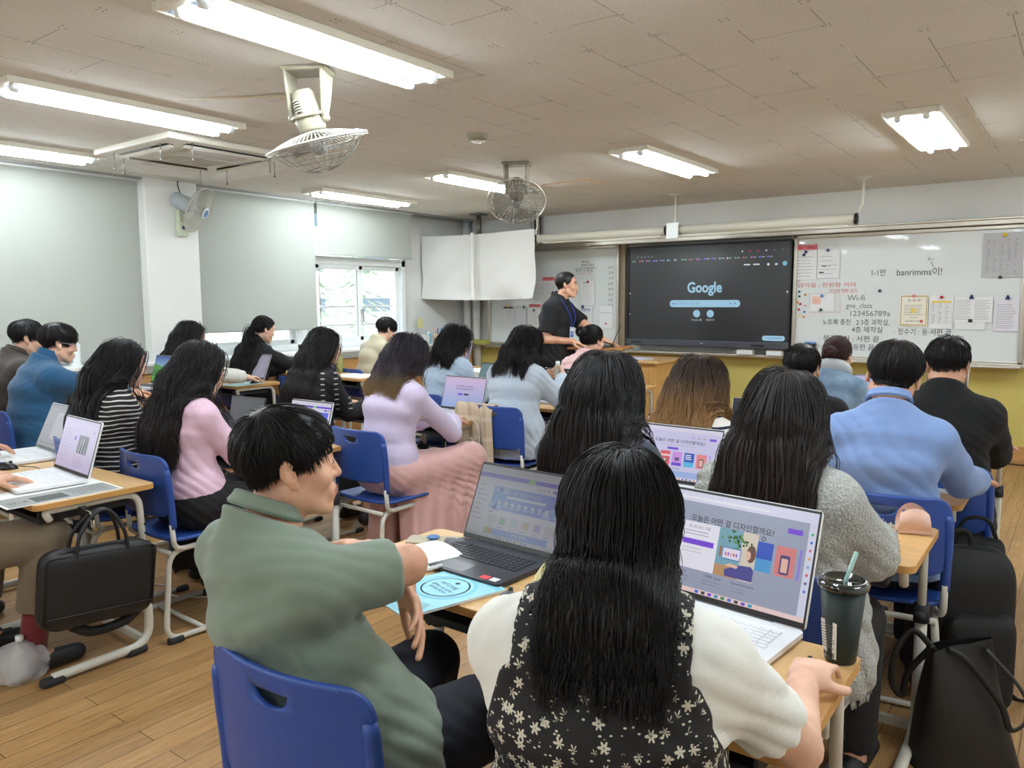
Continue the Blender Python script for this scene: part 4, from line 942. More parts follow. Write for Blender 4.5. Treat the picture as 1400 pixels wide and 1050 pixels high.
def cards(a, w, h, x0, dx, y0, y1, s=1.):
    for k, (c, d) in enumerate(((srgb(250, 190, 130), srgb(240, 160, 90)), (srgb(236, 74, 96), srgb(60, 40, 50)), (srgb(214, 150, 240), srgb(90, 70, 130)), (srgb(24, 84, 200), srgb(80, 190, 240)), (srgb(244, 138, 142), srgb(60, 50, 60)))):
        x = x0+dx*k; a.rect(x, y0, x+dx*.82, y1, dimc(c, s), 2)
        if k == 4: a.rrect(x+dx*.22, y0+(y1-y0)*.1, x+dx*.6, y0+(y1-y0)*.68, dx*.06, dimc(d, s), 3); a.rect(x+dx*.27, y0+(y1-y0)*.16, x+dx*.55, y0+(y1-y0)*.6, dimc(srgb(250, 190, 180), s), 4)
        elif k == 3: a.rect(x, y0, x+dx*.82, y0+(y1-y0)*.35, dimc(d, s), 3); a.lines(x+dx*.1, y0+(y1-y0)*.5, x+dx*.7, y0+(y1-y0)*.9, 3, (y1-y0)*.06, (.9, .95, 1), 3)
        elif k == 2: a.rect(x, y0, x+dx*.82, y0+(y1-y0)*.22, dimc(srgb(110, 60, 220), s), 3); a.rect(x+dx*.25, y0+(y1-y0)*.35, x+dx*.6, y0+(y1-y0)*.6, dimc(d, s), 3)
        else: a.disc(x+dx*.42, y0+(y1-y0)*.32, dx*.2, dimc(d, s), 3, 14); a.disc(x+dx*.42, y0+(y1-y0)*.36, dx*.11, dimc(srgb(240, 200, 180), s), 4, 12); a.rect(x, y0+(y1-y0)*.62, x+dx*.82, y0+(y1-y0)*.74, dimc(srgb(250, 220, 220), s), 3)
    a.rect(x0+dx*5, y0, x0+dx*5.12, y1, dimc(srgb(190, 150, 250), s), 2)
def art_ko(a, w, h):
    a.rect(-w/2, -h/2, w/2, h/2, srgb(212, 208, 244)); a.rect(-w/2, h*.42, w/2, h*.5, srgb(228, 224, 246), 1)
    a.text('오늘은 어떤 걸 디자인할까요?', 0, h*.23, h*.075, DK, 2, .012, fit=w*.62); a.rect(-w*.2, h*.15, w*.2, h*.158, srgb(170, 166, 196), 2)
    a.rrect(-w*.14, h*.065, w*.0, h*.11, h*.02, VIO, 2); a.rrect(w*.36, h*.3, w*.44, h*.345, h*.01, VIO, 2)
    for k in range(3): a.rect(w*(.14+.07*k), h*.32, w*(.18+.07*k), h*.33, srgb(130, 126, 150), 2)
    cards(a, w, h, -w*.36, w*.148, -h*.24, h*.03)
    a.text('디자인을 시작해 보세요', -w*.05, -h*.3, h*.035, DK, 2); a.rect(-w*.4, -h*.45, w*.3, -h*.34, srgb(160, 186, 240), 2); a.rect(-w/2, -h*.5, w/2, -h*.46, srgb(230, 226, 240), 3)
    for k in range(8): a.rect(w*(.0+.045*k), -h*.492, w*(.025+.045*k), -h*.468, [srgb(60, 120, 230), srgb(230, 160, 60), srgb(110, 70, 220), srgb(60, 60, 70)][k % 4], 4)
def art_modal(a, w, h):
    g = srgb(160, 168, 190)
    a.rect(-w/2, -h/2, w/2, h/2, g); a.rect(-w/2, h*.4, w/2, h*.5, srgb(226, 226, 250), 1); a.rect(-w*.48, h*.43, w*.2, h*.45, srgb(246, 246, 255), 2)
    a.rect(w*.455, -h*.5, w*.5, h*.4, srgb(222, 224, 246), 2)
    for k, c in enumerate((srgb(70, 180, 120), srgb(60, 120, 230), srgb(230, 120, 120), srgb(240, 170, 90), srgb(120, 180, 220), srgb(230, 90, 90), srgb(100, 100, 120), srgb(80, 120, 220))): a.disc(w*.478, h*(.3-.075*k), h*.014, c, 3, 8)
    a.text('오늘은 어떤 걸 디자인할까요?', -w*.03, h*.235, h*.075, DK, 2, .012, fit=w*.56); a.rrect(w*.33, h*.27, w*.42, h*.32, h*.01, VIO, 2)
    a.rect(-w*.48, -h*.02, -w*.36, h*.1, srgb(80, 150, 90), 2)
    x0 = w*.06; a.rect(x0+w*.1, -h*.14, x0+w*.2, h*.14, srgb(20, 80, 200), 2); a.rect(x0+w*.1, -h*.14, x0+w*.2, -h*.02, srgb(70, 160, 220), 3); a.rect(x0+w*.22, -h*.14, x0+w*.34, h*.14, srgb(226, 130, 130), 2); a.rrect(x0+w*.25, -h*.12, x0+w*.31, h*.06, h*.02, srgb(70, 60, 120), 3); a.rect(x0+w*.26, -h*.1, x0+w*.30, h*.03, srgb(240, 190, 170), 4); a.rect(x0+w*.36, -h*.14, x0+w*.375, h*.14, srgb(150, 130, 230), 2)
    # dialog: white form on the left, picture on the right
    a.rect(-w*.36, -h*.27, -w*.1, h*.2, srgb(244, 242, 255), 3); a.text('로그인 또는 가입', -w*.24, h*.15, h*.035, DK, 4); a.lines(-w*.34, h*.06, -w*.12, h*.12, 2, h*.008, srgb(170, 170, 186), 4); a.rect(-w*.345, -h*.03, -w*.125, h*.025, VIO, 4); a.lines(-w*.34, -h*.12, -w*.16, -h*.05, 2, h*.008, srgb(200, 198, 214), 4)
    px0, px1, py0, py1 = -w*.1, w*.16, -h*.27, h*.2
    a.rect(px0, py0, px1, py1, srgb(120, 172, 190), 3); a.rect(w*.06, py0, px1, py1, srgb(226, 214, 196), 4)
    rn = random.Random(2)
    for k in range(40): a.disc(w*(.045+.055*rn.gauss(0, .6)), h*(.13+.05*rn.gauss(0, .7)) if 0 else h*max(.02, min(.19, .12+.05*rn.gauss(0, .8))), w*.008, [srgb(50, 110, 40), srgb(90, 150, 60), srgb(30, 80, 30)][k % 3], 5, 7)
    a.rect(px0, py0, w*.05, -h*.16, srgb(196, 150, 100), 5); a.rect(-w*.06, -h*.1, w*.065, h*.02, srgb(60, 130, 200), 6); a.rect(-w*.055, -h*.09, w*.06, h*.01, srgb(240, 230, 246), 7)
    for k in range(5): a.rect(w*(-.04+.018*k), -h*.06, w*(-.03+.018*k), -h*.03, [srgb(230, 80, 110), srgb(120, 80, 220), srgb(240, 160, 170)][k % 3], 8)
    a.poly([(-w*.02, -h*.26), (-w*.03, -h*.2), (w*.06, -h*.13), (w*.14, -h*.12), (px1, -h*.15), (px1, -h*.26)], srgb(70, 66, 150), 8); a.poly([(-w*.03, -h*.16), (w*.05, -h*.17), (w*.06, -h*.14), (0, -h*.13)], srgb(236, 196, 170), 9)
    a.disc(w*.13, -h*.0, w*.03, srgb(110, 66, 44), 8, 14, h*.085); a.disc(w*.112, -h*.02, w*.018, srgb(236, 196, 170), 9, 12, h*.045)
    a.rect(-w*.08, -h*.08, -w*.065, h*.02, srgb(170, 110, 60), 6); a.disc(w*.19, h*.17, h*.022, DK, 3); a.disc(w*.19, h*.17, h*.014, g, 4)
    for k, s in enumerate(('Pro', '신제품 Canva', 'Canva Enterprise')): a.text(s, w*(-.3+.2*k), -h*.31, h*.035, DK, 2); a.lines(w*(-.37+.2*k), -h*.4, w*(-.23+.2*k), -h*.34, 2, h*.006, srgb(130, 136, 156), 2, k)
    a.rect(-w/2, -h*.5, w/2, -h*.455, srgb(246, 216, 214), 4)
    for k in range(9): a.rect(-w*.2+w*.045*k, -h*.492, -w*.175+w*.045*k, -h*.464, [srgb(60, 120, 230), srgb(60, 60, 80), srgb(120, 70, 230), srgb(40, 160, 200), srgb(40, 150, 90)][k % 5], 5)
def art_title(a, w, h):
    for k in range(8): u = k/7; a.rect(-w/2, h*(-.5+k/8), w/2, h*(-.5+(k+1)/8), tuple(p*(1-u)+q*u for p, q in zip(srgb(160, 186, 236), srgb(222, 196, 236))), 0)
    a.rect(-w/2, h*.44, w/2, h*.5, srgb(214, 190, 220), 1); a.text('누구나 무료로 쓰는 디자인', 0, h*.2, h*.07, DK, 2, .01, fit=w*.4); a.text('모두의 창의력을 위한 도구', 0, h*.11, h*.06, DK, 2, .01, fit=w*.44)
    a.rrect(-w*.14, -h*.09, -w*.02, -h*.03, h*.012, VIO, 2); a.rrect(w*.01, -h*.09, w*.13, -h*.03, h*.012, DK, 2)
def art_dark(a, w, h):
    a.rect(-w/2, -h/2, w/2, h/2, srgb(58, 52, 66)); a.rect(-w/2, h*.36, w/2, h/2, srgb(26, 24, 34), 1)
    for k in range(10): a.rect(-w*.45+w*.09*k, h*.41, -w*.41+w*.09*k, h*.45, srgb(120, 116, 136), 2)
    a.rect(-w*.14, -h*.42, w*.16, h*.3, srgb(206, 200, 236), 1); a.rect(-w*.46, -h*.3, -w*.2, h*.24, srgb(90, 70, 84), 1); a.rect(-w*.42, -h*.02, -w*.3, h*.1, srgb(160, 80, 84), 2)
    for k in range(3): a.rect(w*.22, -h*.3+h*.2*k, w*.44, -h*.16+h*.2*k, srgb(104, 98, 116), 2)
    a.rect(-w/2, -h*.5, w/2, -h*.44, srgb(150, 160, 200), 2)
def art_meadow(a, w, h):
    for k in range(8): u = k/7; a.rect(-w/2, h*(.0+.0625*k), w/2, h*(.0+.0625*(k+1)), tuple(p*(1-u)+q*u for p, q in zip(srgb(150, 190, 220), srgb(60, 100, 170))), 0)
    a.poly([(-w/2, -h/2), (w/2, -h/2), (w/2, h*.1), (w*.2, h*.17), (-w*.1, h*.08), (-w/2, h*.2)], srgb(70, 150, 50), 1); a.poly([(-w/2, -h/2), (w/2, -h/2), (w/2, -h*.12), (0, h*.04), (-w/2, -h*.06)], srgb(52, 128, 36), 2); a.poly([(-w/2, -h/2), (w/2, -h/2), (w/2, -h*.36), (w*.1, -h*.2), (-w/2, -h*.3)], srgb(84, 166, 50), 3)
def art_bird(a, w, h):
    a.rect(-w/2, -h/2, w/2, h/2, srgb(20, 18, 40)); a.poly([(-w*.1, -h*.5), (w*.5, -h*.5), (w*.5, h*.1), (w*.3, h*.16), (w*.1, -h*.06)], srgb(214, 170, 180), 1)
    a.poly([(-w*.36, h*.3), (-w*.2, h*.36), (w*.1, h*.28), (w*.2, h*.05), (w*.05, -h*.1), (-w*.1, h*.0), (-w*.2, h*.2)], srgb(226, 226, 236), 2); a.poly([(-w*.26, h*.3), (w*.0, h*.33), (-w*.02, h*.24), (-w*.16, h*.22)], srgb(16, 16, 22), 3); a.disc(-w*.03, h*.25, h*.02, srgb(240, 240, 240), 4); a.poly([(-w*.14, h*.02), (w*.02, -h*.08), (w*.2, -h*.02), (w*.22, -h*.14), (w*.04, -h*.2), (-w*.1, -h*.1)], srgb(18, 18, 26), 3); a.poly([(w*.02, -h*.2), (w*.14, -h*.2), (w*.04, -h*.42), (-w*.02, -h*.36)], srgb(24, 24, 40), 3); a.poly([(-w*.36, h*.3), (-w*.42, h*.32), (-w*.33, h*.36)], srgb(200, 190, 170), 3)
def art_plain(c, t='', top=None):
    def g(a, w, h):
        a.rect(-w/2, -h/2, w/2, h/2, c); a.rect(-w/2, h*.42, w/2, h/2, top or dimc(c, .85), 1); a.lines(-w*.2, -h*.05, w*.1, h*.08, 2, h*.02, dimc(c, .55), 1, 1)
        a.rect(w*.12, -h*.3, w*.3, h*.1, dimc(c, 1.15), 1); a.lines(w*.14, -h*.25, w*.28, h*.05, 4, h*.012, dimc(c, .7), 2, 2)
    return g
DZ = .7205; DZA = .7805
laptop('open white laptop nearest the left picture edge, showing a page with a small photo', -3.50, 1.50, DZ+.004, -4, art_doc(srgb(208, 200, 232), srgb(168, 160, 196)), .38, .26, 17)
laptop('white laptop with a dim grey screen behind the open white laptop', -4.14, 1.68, DZ, -4, art_gray, .38, .26, 24)
laptop('small laptop with a violet design home page beside the man in the green polo', -3.38, 2.66, DZ, 2, art_home(1., 0., False), .33, .23, 17)
laptop('dark unlit laptop with a pink pen before it, in front of the woman in pink', -3.93, 2.66, DZ, 4, art_plain(srgb(34, 34, 36)), .30, .22, 12, 'd')
laptop('silver laptop with a lavender title page before the woman in lavender', -3.40, 3.99, DZ, 0, art_title, .37, .25, 16, 'w')
laptop('dark laptop with a teal page partly hidden between the two pale blue blouses', -4.05, 5.16, DZ, -3, art_plain(srgb(110, 140, 144)), .35, .24, 20, 'd')
laptop('laptop with a dim violet page in front of the man in beige', -5.5, 6.36, DZA, 0, art_plain(srgb(140, 136, 176), top=srgb(100, 96, 140)), .36, .24, 20, 'w')
laptop('laptop with a dark editor and one white page before the black-bobbed woman', -3.2, 4.91, DZ, 0, art_dark, .37, .25, 18, 's')
laptop('laptop with a pale page, mostly hidden behind the hair of the woman in navy', -3.42, 6.2, DZ, 0, art_plain(srgb(168, 186, 204)), .35, .24, 20, 'd')
laptop('dark laptop in front of the ponytailed woman by the window', -6.2, 5.16, DZA, 0, art_plain(srgb(66, 66, 92)), .36, .24, 16, 'd')
laptop('silver laptop with a pale lilac page in front of the woman in the white sweater', -5.97, 4.13, DZA, 0, art_plain(srgb(160, 158, 176)), .37, .24, 22, 's')
laptop('laptop raised on a small stand showing a green meadow', -5.42, 3.0, .862, 0, art_meadow, .34, .23, 16, 's')
t = thing('laptop_stand', 'small folding stand under the meadow laptop', 'stand', (-5.42, 2.88, DZA)); b = MB()
for s in (-1, 1): b.tube([(s*.1, -.1, .004), (s*.1, .1, .006), (s*.1, .1, .078), (s*.1, -.12, .074)], .006)
b.build('frame', M_LDARK, t); b = MB(); b.box((0, -.05, .03), (.04, .05, .06), r=.008); b.build('clamp', M_BLACKPL, t)
laptop('laptop showing a black and white bird picture', -1.30, 3.90, DZ, 0, art_bird, .37, .25, 16, 's')
laptop('white laptop with a lavender template page before the long-haired woman in navy', -1.31, 2.86, DZ, -2, art_ko, .37, .25, 16, 'w')
laptop('dark laptop with a dimmed blue home page beside the light blue booklet', -1.36, 1.80, DZ, -3, art_home(.42, .5), .36, .25, 24, 'd', AH=.245)
laptop('large white laptop with a sign-in dialog in front of the woman in the floral dress', -.665, 1.74, DZ, -6, art_modal, .40, .27, 18, 'w', AH=.27)
laptop('laptop with a bright lavender page in front of the denim jacket', -1.12, 5.72, DZ, 0, art_plain(srgb(206, 204, 240)), .36, .24, 18, 'w')
laptop('olive-backed laptop of the teacher on the standing table', -3.56, 6.36, 1.0465, -62, art_plain(srgb(200, 204, 208)), .34, .23, 22, 'o')
a = Art(); a.rect(-.02, -.012, .02, .012, srgb(30, 34, 46), 0); a.rect(-.016, -.002, .016, .006, W, 1); a.build('sticker', M_INK, bpy.data.objects['laptop.015'], Matrix.Translation((.155, -.225, .0153)))
a = Art(); a.rect(-.014, -.012, .014, .012, RED, 0); a.rect(.02, -.012, .044, .012, srgb(210, 212, 216), 0); a.build('sticker', M_INK, bpy.data.objects['laptop.014'], Matrix.Translation((.115, -.225, .0153)))

# ================================================================== things on desks
def mouse(lab, x, y, yaw, m, z=DZ, L=.1, cable=None, glow=False):
    t = thing('computer_mouse', lab, 'mouse', (x, y, z), math.radians(yaw), 'computer mice')
    b = MB(); b.grid(lambda u, v: ((.031-.004*math.sin(v*PI))*math.cos(2*PI*u)*math.sin(PI*(.02+.48*1))*(math.sin(PI*min(1, max(0, v)))**.45+.001), (v-.5)*L, max(0, .0)+(.036*math.sin(PI*v)**.55*(.5+.5*math.sin(PI*(.3+.5*v))))*max(0, math.sin(2*PI*u))), 20, 14, closed_u=True)
    b.build('shell', m, t); b = MB(); b.cyl((-.004, L*.22, .03), (.004, L*.22, .03), .008, n=12); b.build('scroll_wheel', M_RUBBER, t)
    if glow: b = MB(); b.ball((.0, -L*.2, .031), (.008, .014, .006)); b.build('light', emit_mat('blue_led', (.1, .15, 1), 3), t)
    if cable: b = MB(); b.tube(spline([Vector(p) for p in cable], 8), .002, n=6); b.build('cable', m, t)
    return t
mouse('black gaming mouse with a blue light at the left picture edge', -3.92, 1.40, -30, M_BLACKPL, L=.115, glow=True, cable=[(0, .055, .01), (.02, .12, .004), (.1, .16, .003), (.2, .2, .003)])
mouse('grey sculpted mouse beside the dark laptop, near the floral dress', -1.115, 1.475, 15, mat('mouse_grey', srgb(92, 94, 100), .4), L=.12)
mouse('white mouse under the hand of the woman in the floral dress', -.405, 1.53, 10, M_LWHITE)
mouse('white mouse under the hand of the woman in lavender', -3.19, 3.66, 0, M_LWHITE, cable=[(0, .05, .01), (.05, .1, .004), (.13, .06, .003), (.18, .03, -.02), (.2, .02, -.12), (.17, 0, -.3), (.15, -.01, -.45)])
mouse('white mouse on the standing table by the hand of the standing man', -3.98, 6.28, 0, M_LWHITE, z=1.0465)
mouse('small dark mouse beside the hand of the pink-topped woman with a bun', -3.12, 6.0, 0, M_BLACKPL)
mouse('black mouse beside the hand of the woman in the white sweater', -5.7, 3.98, 0, M_BLACKPL, z=DZA)
# booklet, notebook, pen, phone
t = thing('booklet', 'light blue booklet with a round printed motif on the near desk', 'booklet', (-1.315, 1.435, DZ), math.radians(-17))
M_CYAN = mat('light_blue_cover', srgb(150, 208, 226), .4, var=.02)
b = MB(); b.box((0, 0, .004), (.21, .297, .006)); b.build('pages', mat('paper_white', srgb(240, 240, 236), .8, var=.02), t); b = MB(); b.box((0, 0, .0076), (.212, .3, .0012), r=.0004, seg=1); b.build('cover', M_CYAN, t)
a = Art(); LC = srgb(128, 196, 216)
for k, c in ((.085, LC), (.074, srgb(160, 214, 230)), (.066, srgb(140, 202, 220)), (.062, srgb(154, 210, 228))): a.disc(.0, .03, k, c, int((.09-k)*1000/8), 40)
a.text('AI 디지털', 0, .042, .018, INK, 4); a.text('함께하는 교실 수업혁신', 0, .02, .0125, INK, 4, fit=.09); a.text('교원역량 강화 연수', 0, .004, .0125, INK, 4, fit=.075); a.disc(0, .068, .007, INK, 4, 14)
a.poly([(-.1, -.145), (-.02, -.06), (.04, -.1), (.02, -.145)], srgb(120, 176, 190), 1); a.poly([(-.06, -.145), (.0, -.09), (.08, -.06), (.1, -.1), (.06, -.145)], srgb(134, 186, 200), 2); a.poly([(-.1, .14), (.1, .14), (.1, .12), (.0, .13)], LC, 1)
a.build('cover_print', M_INK, t, Matrix.Translation((0, 0, .0084)))
t = thing('open_notebook', 'open white notebook leaf beside the light blue booklet', 'notebook', (-1.53, 1.56, DZ), math.radians(-17))
b = MB(); b.grid(lambda u, v: ((u-.5)*.19, (v-.5)*.28, .004+.022*math.sin(PI*(.15+.85*u))**.6), 14, 10); b.grid(lambda u, v: ((u-.5)*.19, (v-.5)*.28, .002), 3, 3); b.build('leaves', MATS['paper_white'], t)
t = thing('highlighter', 'white and green highlighter pen lying against the light blue booklet', 'pen', (-1.425, 1.52, DZ+.0095), math.radians(-17)); b = MB(); b.tube([(0, -.065, .006), (0, .05, .006)], .006, n=10); b.build('barrel', M_LWHITE, t); b = MB(); b.tube([(0, -.066, .006), (0, -.03, .006)], .0068, n=10); b.build('cap', mat('lime_plastic', srgb(170, 220, 60), .4), t)
t = thing('smartphone', 'phone in a beige case with a round blue grip on the near desk', 'phone', (-1.605, 1.745, DZ), math.radians(-62)); b = MB(); b.prism(plate_outline(.078, .165, .012), .0, .010); b.build('case', mat('beige_case', srgb(170, 158, 134), .5), t); b = MB(); b.lathe([(.0, .022), (.019, .021), (.021, .018), (.012, .012), (.012, .010), (0, .010)], n=24); b.build('grip', mat('blue_grip', srgb(70, 116, 170), .35), t); b = MB(); b.prism([(x*.5-.0, y*.35+.052) for x, y in plate_outline(.078, .09, .012)], .0095, .0118); b.build('camera_bump', M_LDARK, t)
# yellow pouch
t = thing('fabric_pouch', 'yellow patterned fabric pouch between the dark laptop and the floral dress', 'pouch', (-1.03, 1.60, DZ), math.radians(25))
def _pouch(nt, bs, co):
    n = nt.noise(co, 28, 2); nt.link(nt.ramp(n, [(.42, srgb(222, 206, 120)), (.5, srgb(236, 228, 190)), (.6, srgb(206, 186, 90))]), bs.inputs['Base Color'])
b = MB(); b.grid(lambda u, v: (.085*math.cos(2*PI*u)*(1-.55*v**2), .05*math.sin(2*PI*u)*(1-.3*v), .105*v+.006*math.sin(10*u)*v), 28, 10, closed_u=True); b.box((0, 0, .003), (.14, .08, .004), r=.001); b.build('body', mat('yellow_pattern_fabric', rough=.8, fn=_pouch), t)
# tumbler
t = thing('tumbler', 'dark green tumbler with a clear straw on the near right desk', 'cup', (-.375, 1.655, DZ))
M_TUM = mat('dark_green_plastic', srgb(14, 34, 32), .42, var=.03)
b = MB(); b.lathe([(0, 0), (.029, 0), (.031, .004), (.0455, .165), (.045, .165), (.03, .006), (0, .005)], n=40); b.build('cup', M_TUM, t)
b = MB(); b.lathe([(.0505, .160), (.0515, .168), (.0495, .172), (.045, .176), (.040, .176), (.038, .171), (.0, .171)], n=40); b.build('lid', mat('dark_clear_lid', srgb(16, 24, 22), .1, coat=1.), t)
b = MB(); b.tube([(.004, 0, .02), (.004, 0, .17), (.022, .004, .235)], .0045, n=10); b.build('straw', mat('pale_green_straw', srgb(176, 214, 206), .15, alpha=.8), t)
a = Art(.0003)
a.rect(-.018, -.04, .018, .04, srgb(226, 226, 222), 0); a.lines(-.015, -.02, .015, .034, 9, .002, srgb(120, 122, 122), 1, 3)
for k in range(14): a.rect(-.014+k*.002, -.037, -.013+k*.002+.0006*(k % 3), -.026, INK, 1)
ob = a.build('price_label', M_INK, t)
for v in ob.data.vertices:
    x, y, zz = v.co; th = math.radians(-118)+x/.036; r = .0318+(y+.05+.004)*.0088/.1+.0026+zz; v.co = (r*math.cos(th), r*math.sin(th), y+.052)
# pencil case
t = thing('pencil_case', 'open pale pink pencil case on the desk of the woman in the grey cardigan', 'pencil case', (-.415, 2.73, DZ), math.radians(20))
M_PC = mat('blush_leather', srgb(228, 190, 172), .5, bump=.1)
for s in (-1, 1):
    b = MB(); b.grid(lambda u, v: ((u-.5)*.1*(1-.15*v), s*(.012+.022*math.sin(PI*v*.9))+s*.02*v*(1-(2*u-1)**2), .0+.09*v*(1-.25*(2*u-1)**2)), 12, 10); b.build('side_panel', M_PC, t)
b = MB(); b.box((0, 0, .012), (.098, .05, .024), r=.008); b.build('bottom', M_PC, t)
for k, c in enumerate(('navy', 'red', 'blue', 'black')): b = MB(); b.tube([(-.03+.02*k, .0, .02), (-.028+.02*k, .004, .075)], .0045); b.build('pen', MATS['magnet_'+c], t)
# handout under the white laptop
t = thing('handout', 'printed grey handout sticking out under the open white laptop', 'paper', (-3.27, 1.33, DZ), math.radians(-2)); b = MB(); b.box((0, 0, .001), (.3, .42, .0016)); b.build('sheet', MATS['paper_white'], t)
a = Art(); a.rect(-.02, -.2, .145, .2, srgb(150, 152, 150), 0); a.rect(.03, -.1, .12, .02, srgb(70, 72, 72), 1); a.lines(-.0, .04, .12, .17, 8, .004, srgb(90, 92, 90), 1, 3); a.text('안내', .08, -.15, .04, INK, 2, rot=PI/2); a.build('print', M_INK, t, Matrix.Translation((0, 0, .0022)))
def sheets(lab, x, y, z, yaw, w, h, m=None, n=1, art=None):
    t = thing('paper_sheets', lab, 'paper', (x, y, z), math.radians(yaw)); b = MB(); b.box((0, 0, .0006+.001*n), (w, h, .002*n)); b.build('sheet', m or MATS['paper_white'], t)
    if art: a = Art(); art(a, w, h); a.build('print', M_INK, t, Matrix.Translation((0, 0, .0008+.002*n)))
sheets('white booklet with a blue band beside the man in the light blue shirt', -.37, 3.50, DZ, -18, .15, .27, n=2, art=lambda a, w, h: [a.rect(-w*.45, -h*.3, w*.45, h*.05, srgb(80, 100, 200), 0), a.text('연수교재', 0, -.03, .02, (1, 1, 1), 1)])
sheets('mint coloured sheets on the desk of the woman in the white sweater', -5.72, 3.86, DZA, 8, .21, .29, mat('mint_paper', srgb(190, 226, 222), .7), 2)
sheets('white sheets on the desk behind the empty blue chair', -5.5, 4.95, DZA, 0, .42, .3, n=2)
sheets('loose white papers on the lectern, left pile', -4.05, 7.0, .8935, 8, .3, .21, n=3, art=typed(6, 21)); sheets('loose bluish papers on the lectern, right pile', -3.65, 6.98, .8935, -6, .32, .22, mat('bluish_paper', srgb(206, 214, 230), .7), 4)
sheets('white page lifted beside the laptop of the woman in lavender', -3.42, 3.66, DZ, 25, .2, .24, n=1)
t = thing('smartphone', 'rose phone beside the white laptop of the woman in lavender', 'phone', (-3.16, 3.86, DZ), math.radians(70)); b = MB(); b.prism(plate_outline(.072, .15, .01), 0, .008); b.build('case', mat('rose_case', srgb(214, 150, 150), .4), t); b = MB(); b.prism(plate_outline(.066, .144, .009), .008, .0086); b.build('screen', M_BLACKPL, t)
t = thing('tablet', 'white-edged tablet behind the arm of the man in the light blue shirt', 'tablet', (-.93, 2.78, DZ+.03), math.radians(-6)); b = MB(); b.box((0, 0, .075), (.2, .008, .15), r=.004, rot=(-.35, 0, 0)); b.build('case', M_LWHITE, t); b = MB(); b.box((0, -.005, .075), (.18, .003, .13), rot=(-.35, 0, 0)); b.build('screen', M_BLACKPL, t); b = MB(); b.box((0, .05, -.014), (.16, .1, .03), r=.004); b.build('stand', M_BLACKPL, t)
t = thing('water_bottle', 'olive green bottle in front of the ponytailed woman', 'bottle', (-5.93, 5.12, DZA)); b = MB(); b.lathe([(0, 0), (.031, 0), (.033, .004), (.033, .15), (.03, .16), (0, .16)], n=24); b.build('body', mat('olive_bottle', srgb(150, 152, 96), .4), t); b = MB(); b.lathe([(.029, .16), (.029, .185), (0, .187)], n=20); b.build('cap', mat('olive_cap', srgb(126, 130, 84), .4), t)
t = thing('white_bottle', 'white cylindrical bottle on the window sill behind the man in blue', 'bottle', (-6.72, 2.98, .95)); b = MB(); b.lathe([(0, 0), (.04, 0), (.042, .005), (.042, .17), (.03, .2), (.022, .205), (.022, .23), (0, .232)], n=24); b.build('body', M_LWHITE, t); b = MB(); b.lathe([(.023, .215), (.023, .235), (0, .237)], n=20); b.build('cap', M_SILVER, t)
t = thing('clothing_pile', 'grey folded jacket on the window sill left of the ponytailed woman', 'jacket', (-6.62, 4.65, .952)); b = MB(); b.ball((0, 0, .06), (.13, .17, .09), n=24, m=14); b.build('cloth', mat('grey_jacket_cloth', srgb(126, 134, 142), .8, bump=.6, bscale=25), t)
# objects on the front window ledge
t = thing('white_tray_box', 'white low box on the front ledge behind the man in beige', 'box', (-6.68, 7.02, .952)); b = MB(); b.box((0, 0, .05), (.2, .26, .1), r=.01); b.build('case', M_LWHITE, t); b = MB(); b.box((.0, 0, .105), (.18, .24, .01), r=.004); b.build('lid', M_FRAMEW, t)
t = thing('pen_cup', 'beige round cup with pens on the front ledge', 'cup', (-6.62, 7.34, .952)); b = MB(); b.lathe([(0, 0), (.06, 0), (.064, .12), (.058, .12), (.054, .01), (0, .01)], n=24); b.build('cup', mat('kraft_cup', srgb(196, 176, 154), .7), t)
for k, (dx, dy, c) in enumerate(((.02, .01, 'blue'), (-.02, .02, 'black'), (.0, -.03, 'pink'))): b = MB(); b.tube([(dx*.5, dy*.5, .012), (dx*2, dy*2, .19)], .006); b.build('pen', MATS['magnet_'+c], t)
t = thing('cyan_bottle', 'small cyan bottle between the box and the pen cup on the front ledge', 'bottle', (-6.66, 7.21, .952)); b = MB(); b.lathe([(0, 0), (.026, 0), (.026, .1), (.014, .12), (0, .12)], n=16); b.build('body', mat('cyan_plastic', srgb(80, 180, 220), .3), t); b = MB(); b.lathe([(.014, .12), (.014, .145), (0, .147)], n=14); b.build('cap', M_LWHITE, t)
t = thing('folder_stand', 'slanted white folder leaning beside the pen cup', 'folder', (-6.66, 7.46, .952)); b = MB(); b.box((0, 0, .1), (.012, .2, .2), rot=(.45, 0, 0)); b.build('cover', MATS['bluish_paper'], t); b = MB(); b.box((.02, 0, .02), (.06, .1, .04), r=.004); b.build('holder', M_LDARK, t)
t = thing('dark_case', 'small dark case on the front ledge beside the head of the man in beige', 'case', (-6.68, 6.78, .952)); b = MB(); b.box((0, 0, .07), (.05, .12, .14), r=.01); b.build('shell', M_BLACKPL, t); b = MB(); b.box((.027, 0, .08), (.004, .1, .08)); b.build('front_panel', M_LDARK, t)
t = thing('chalk_box', 'yellow-green box on the low ledge left of the left whiteboard', 'box', (-6.55, 8.1, .9)); b = MB(); b.box((0, 0, .03), (.26, .1, .06), r=.006); b.build('case', mat('yellow_green_plastic', srgb(176, 176, 90), .5), t); b = MB(); b.box((0, 0, .063), (.25, .09, .008), r=.003); b.build('lid', mat('olive_green_plastic', srgb(150, 150, 70), .5), t)

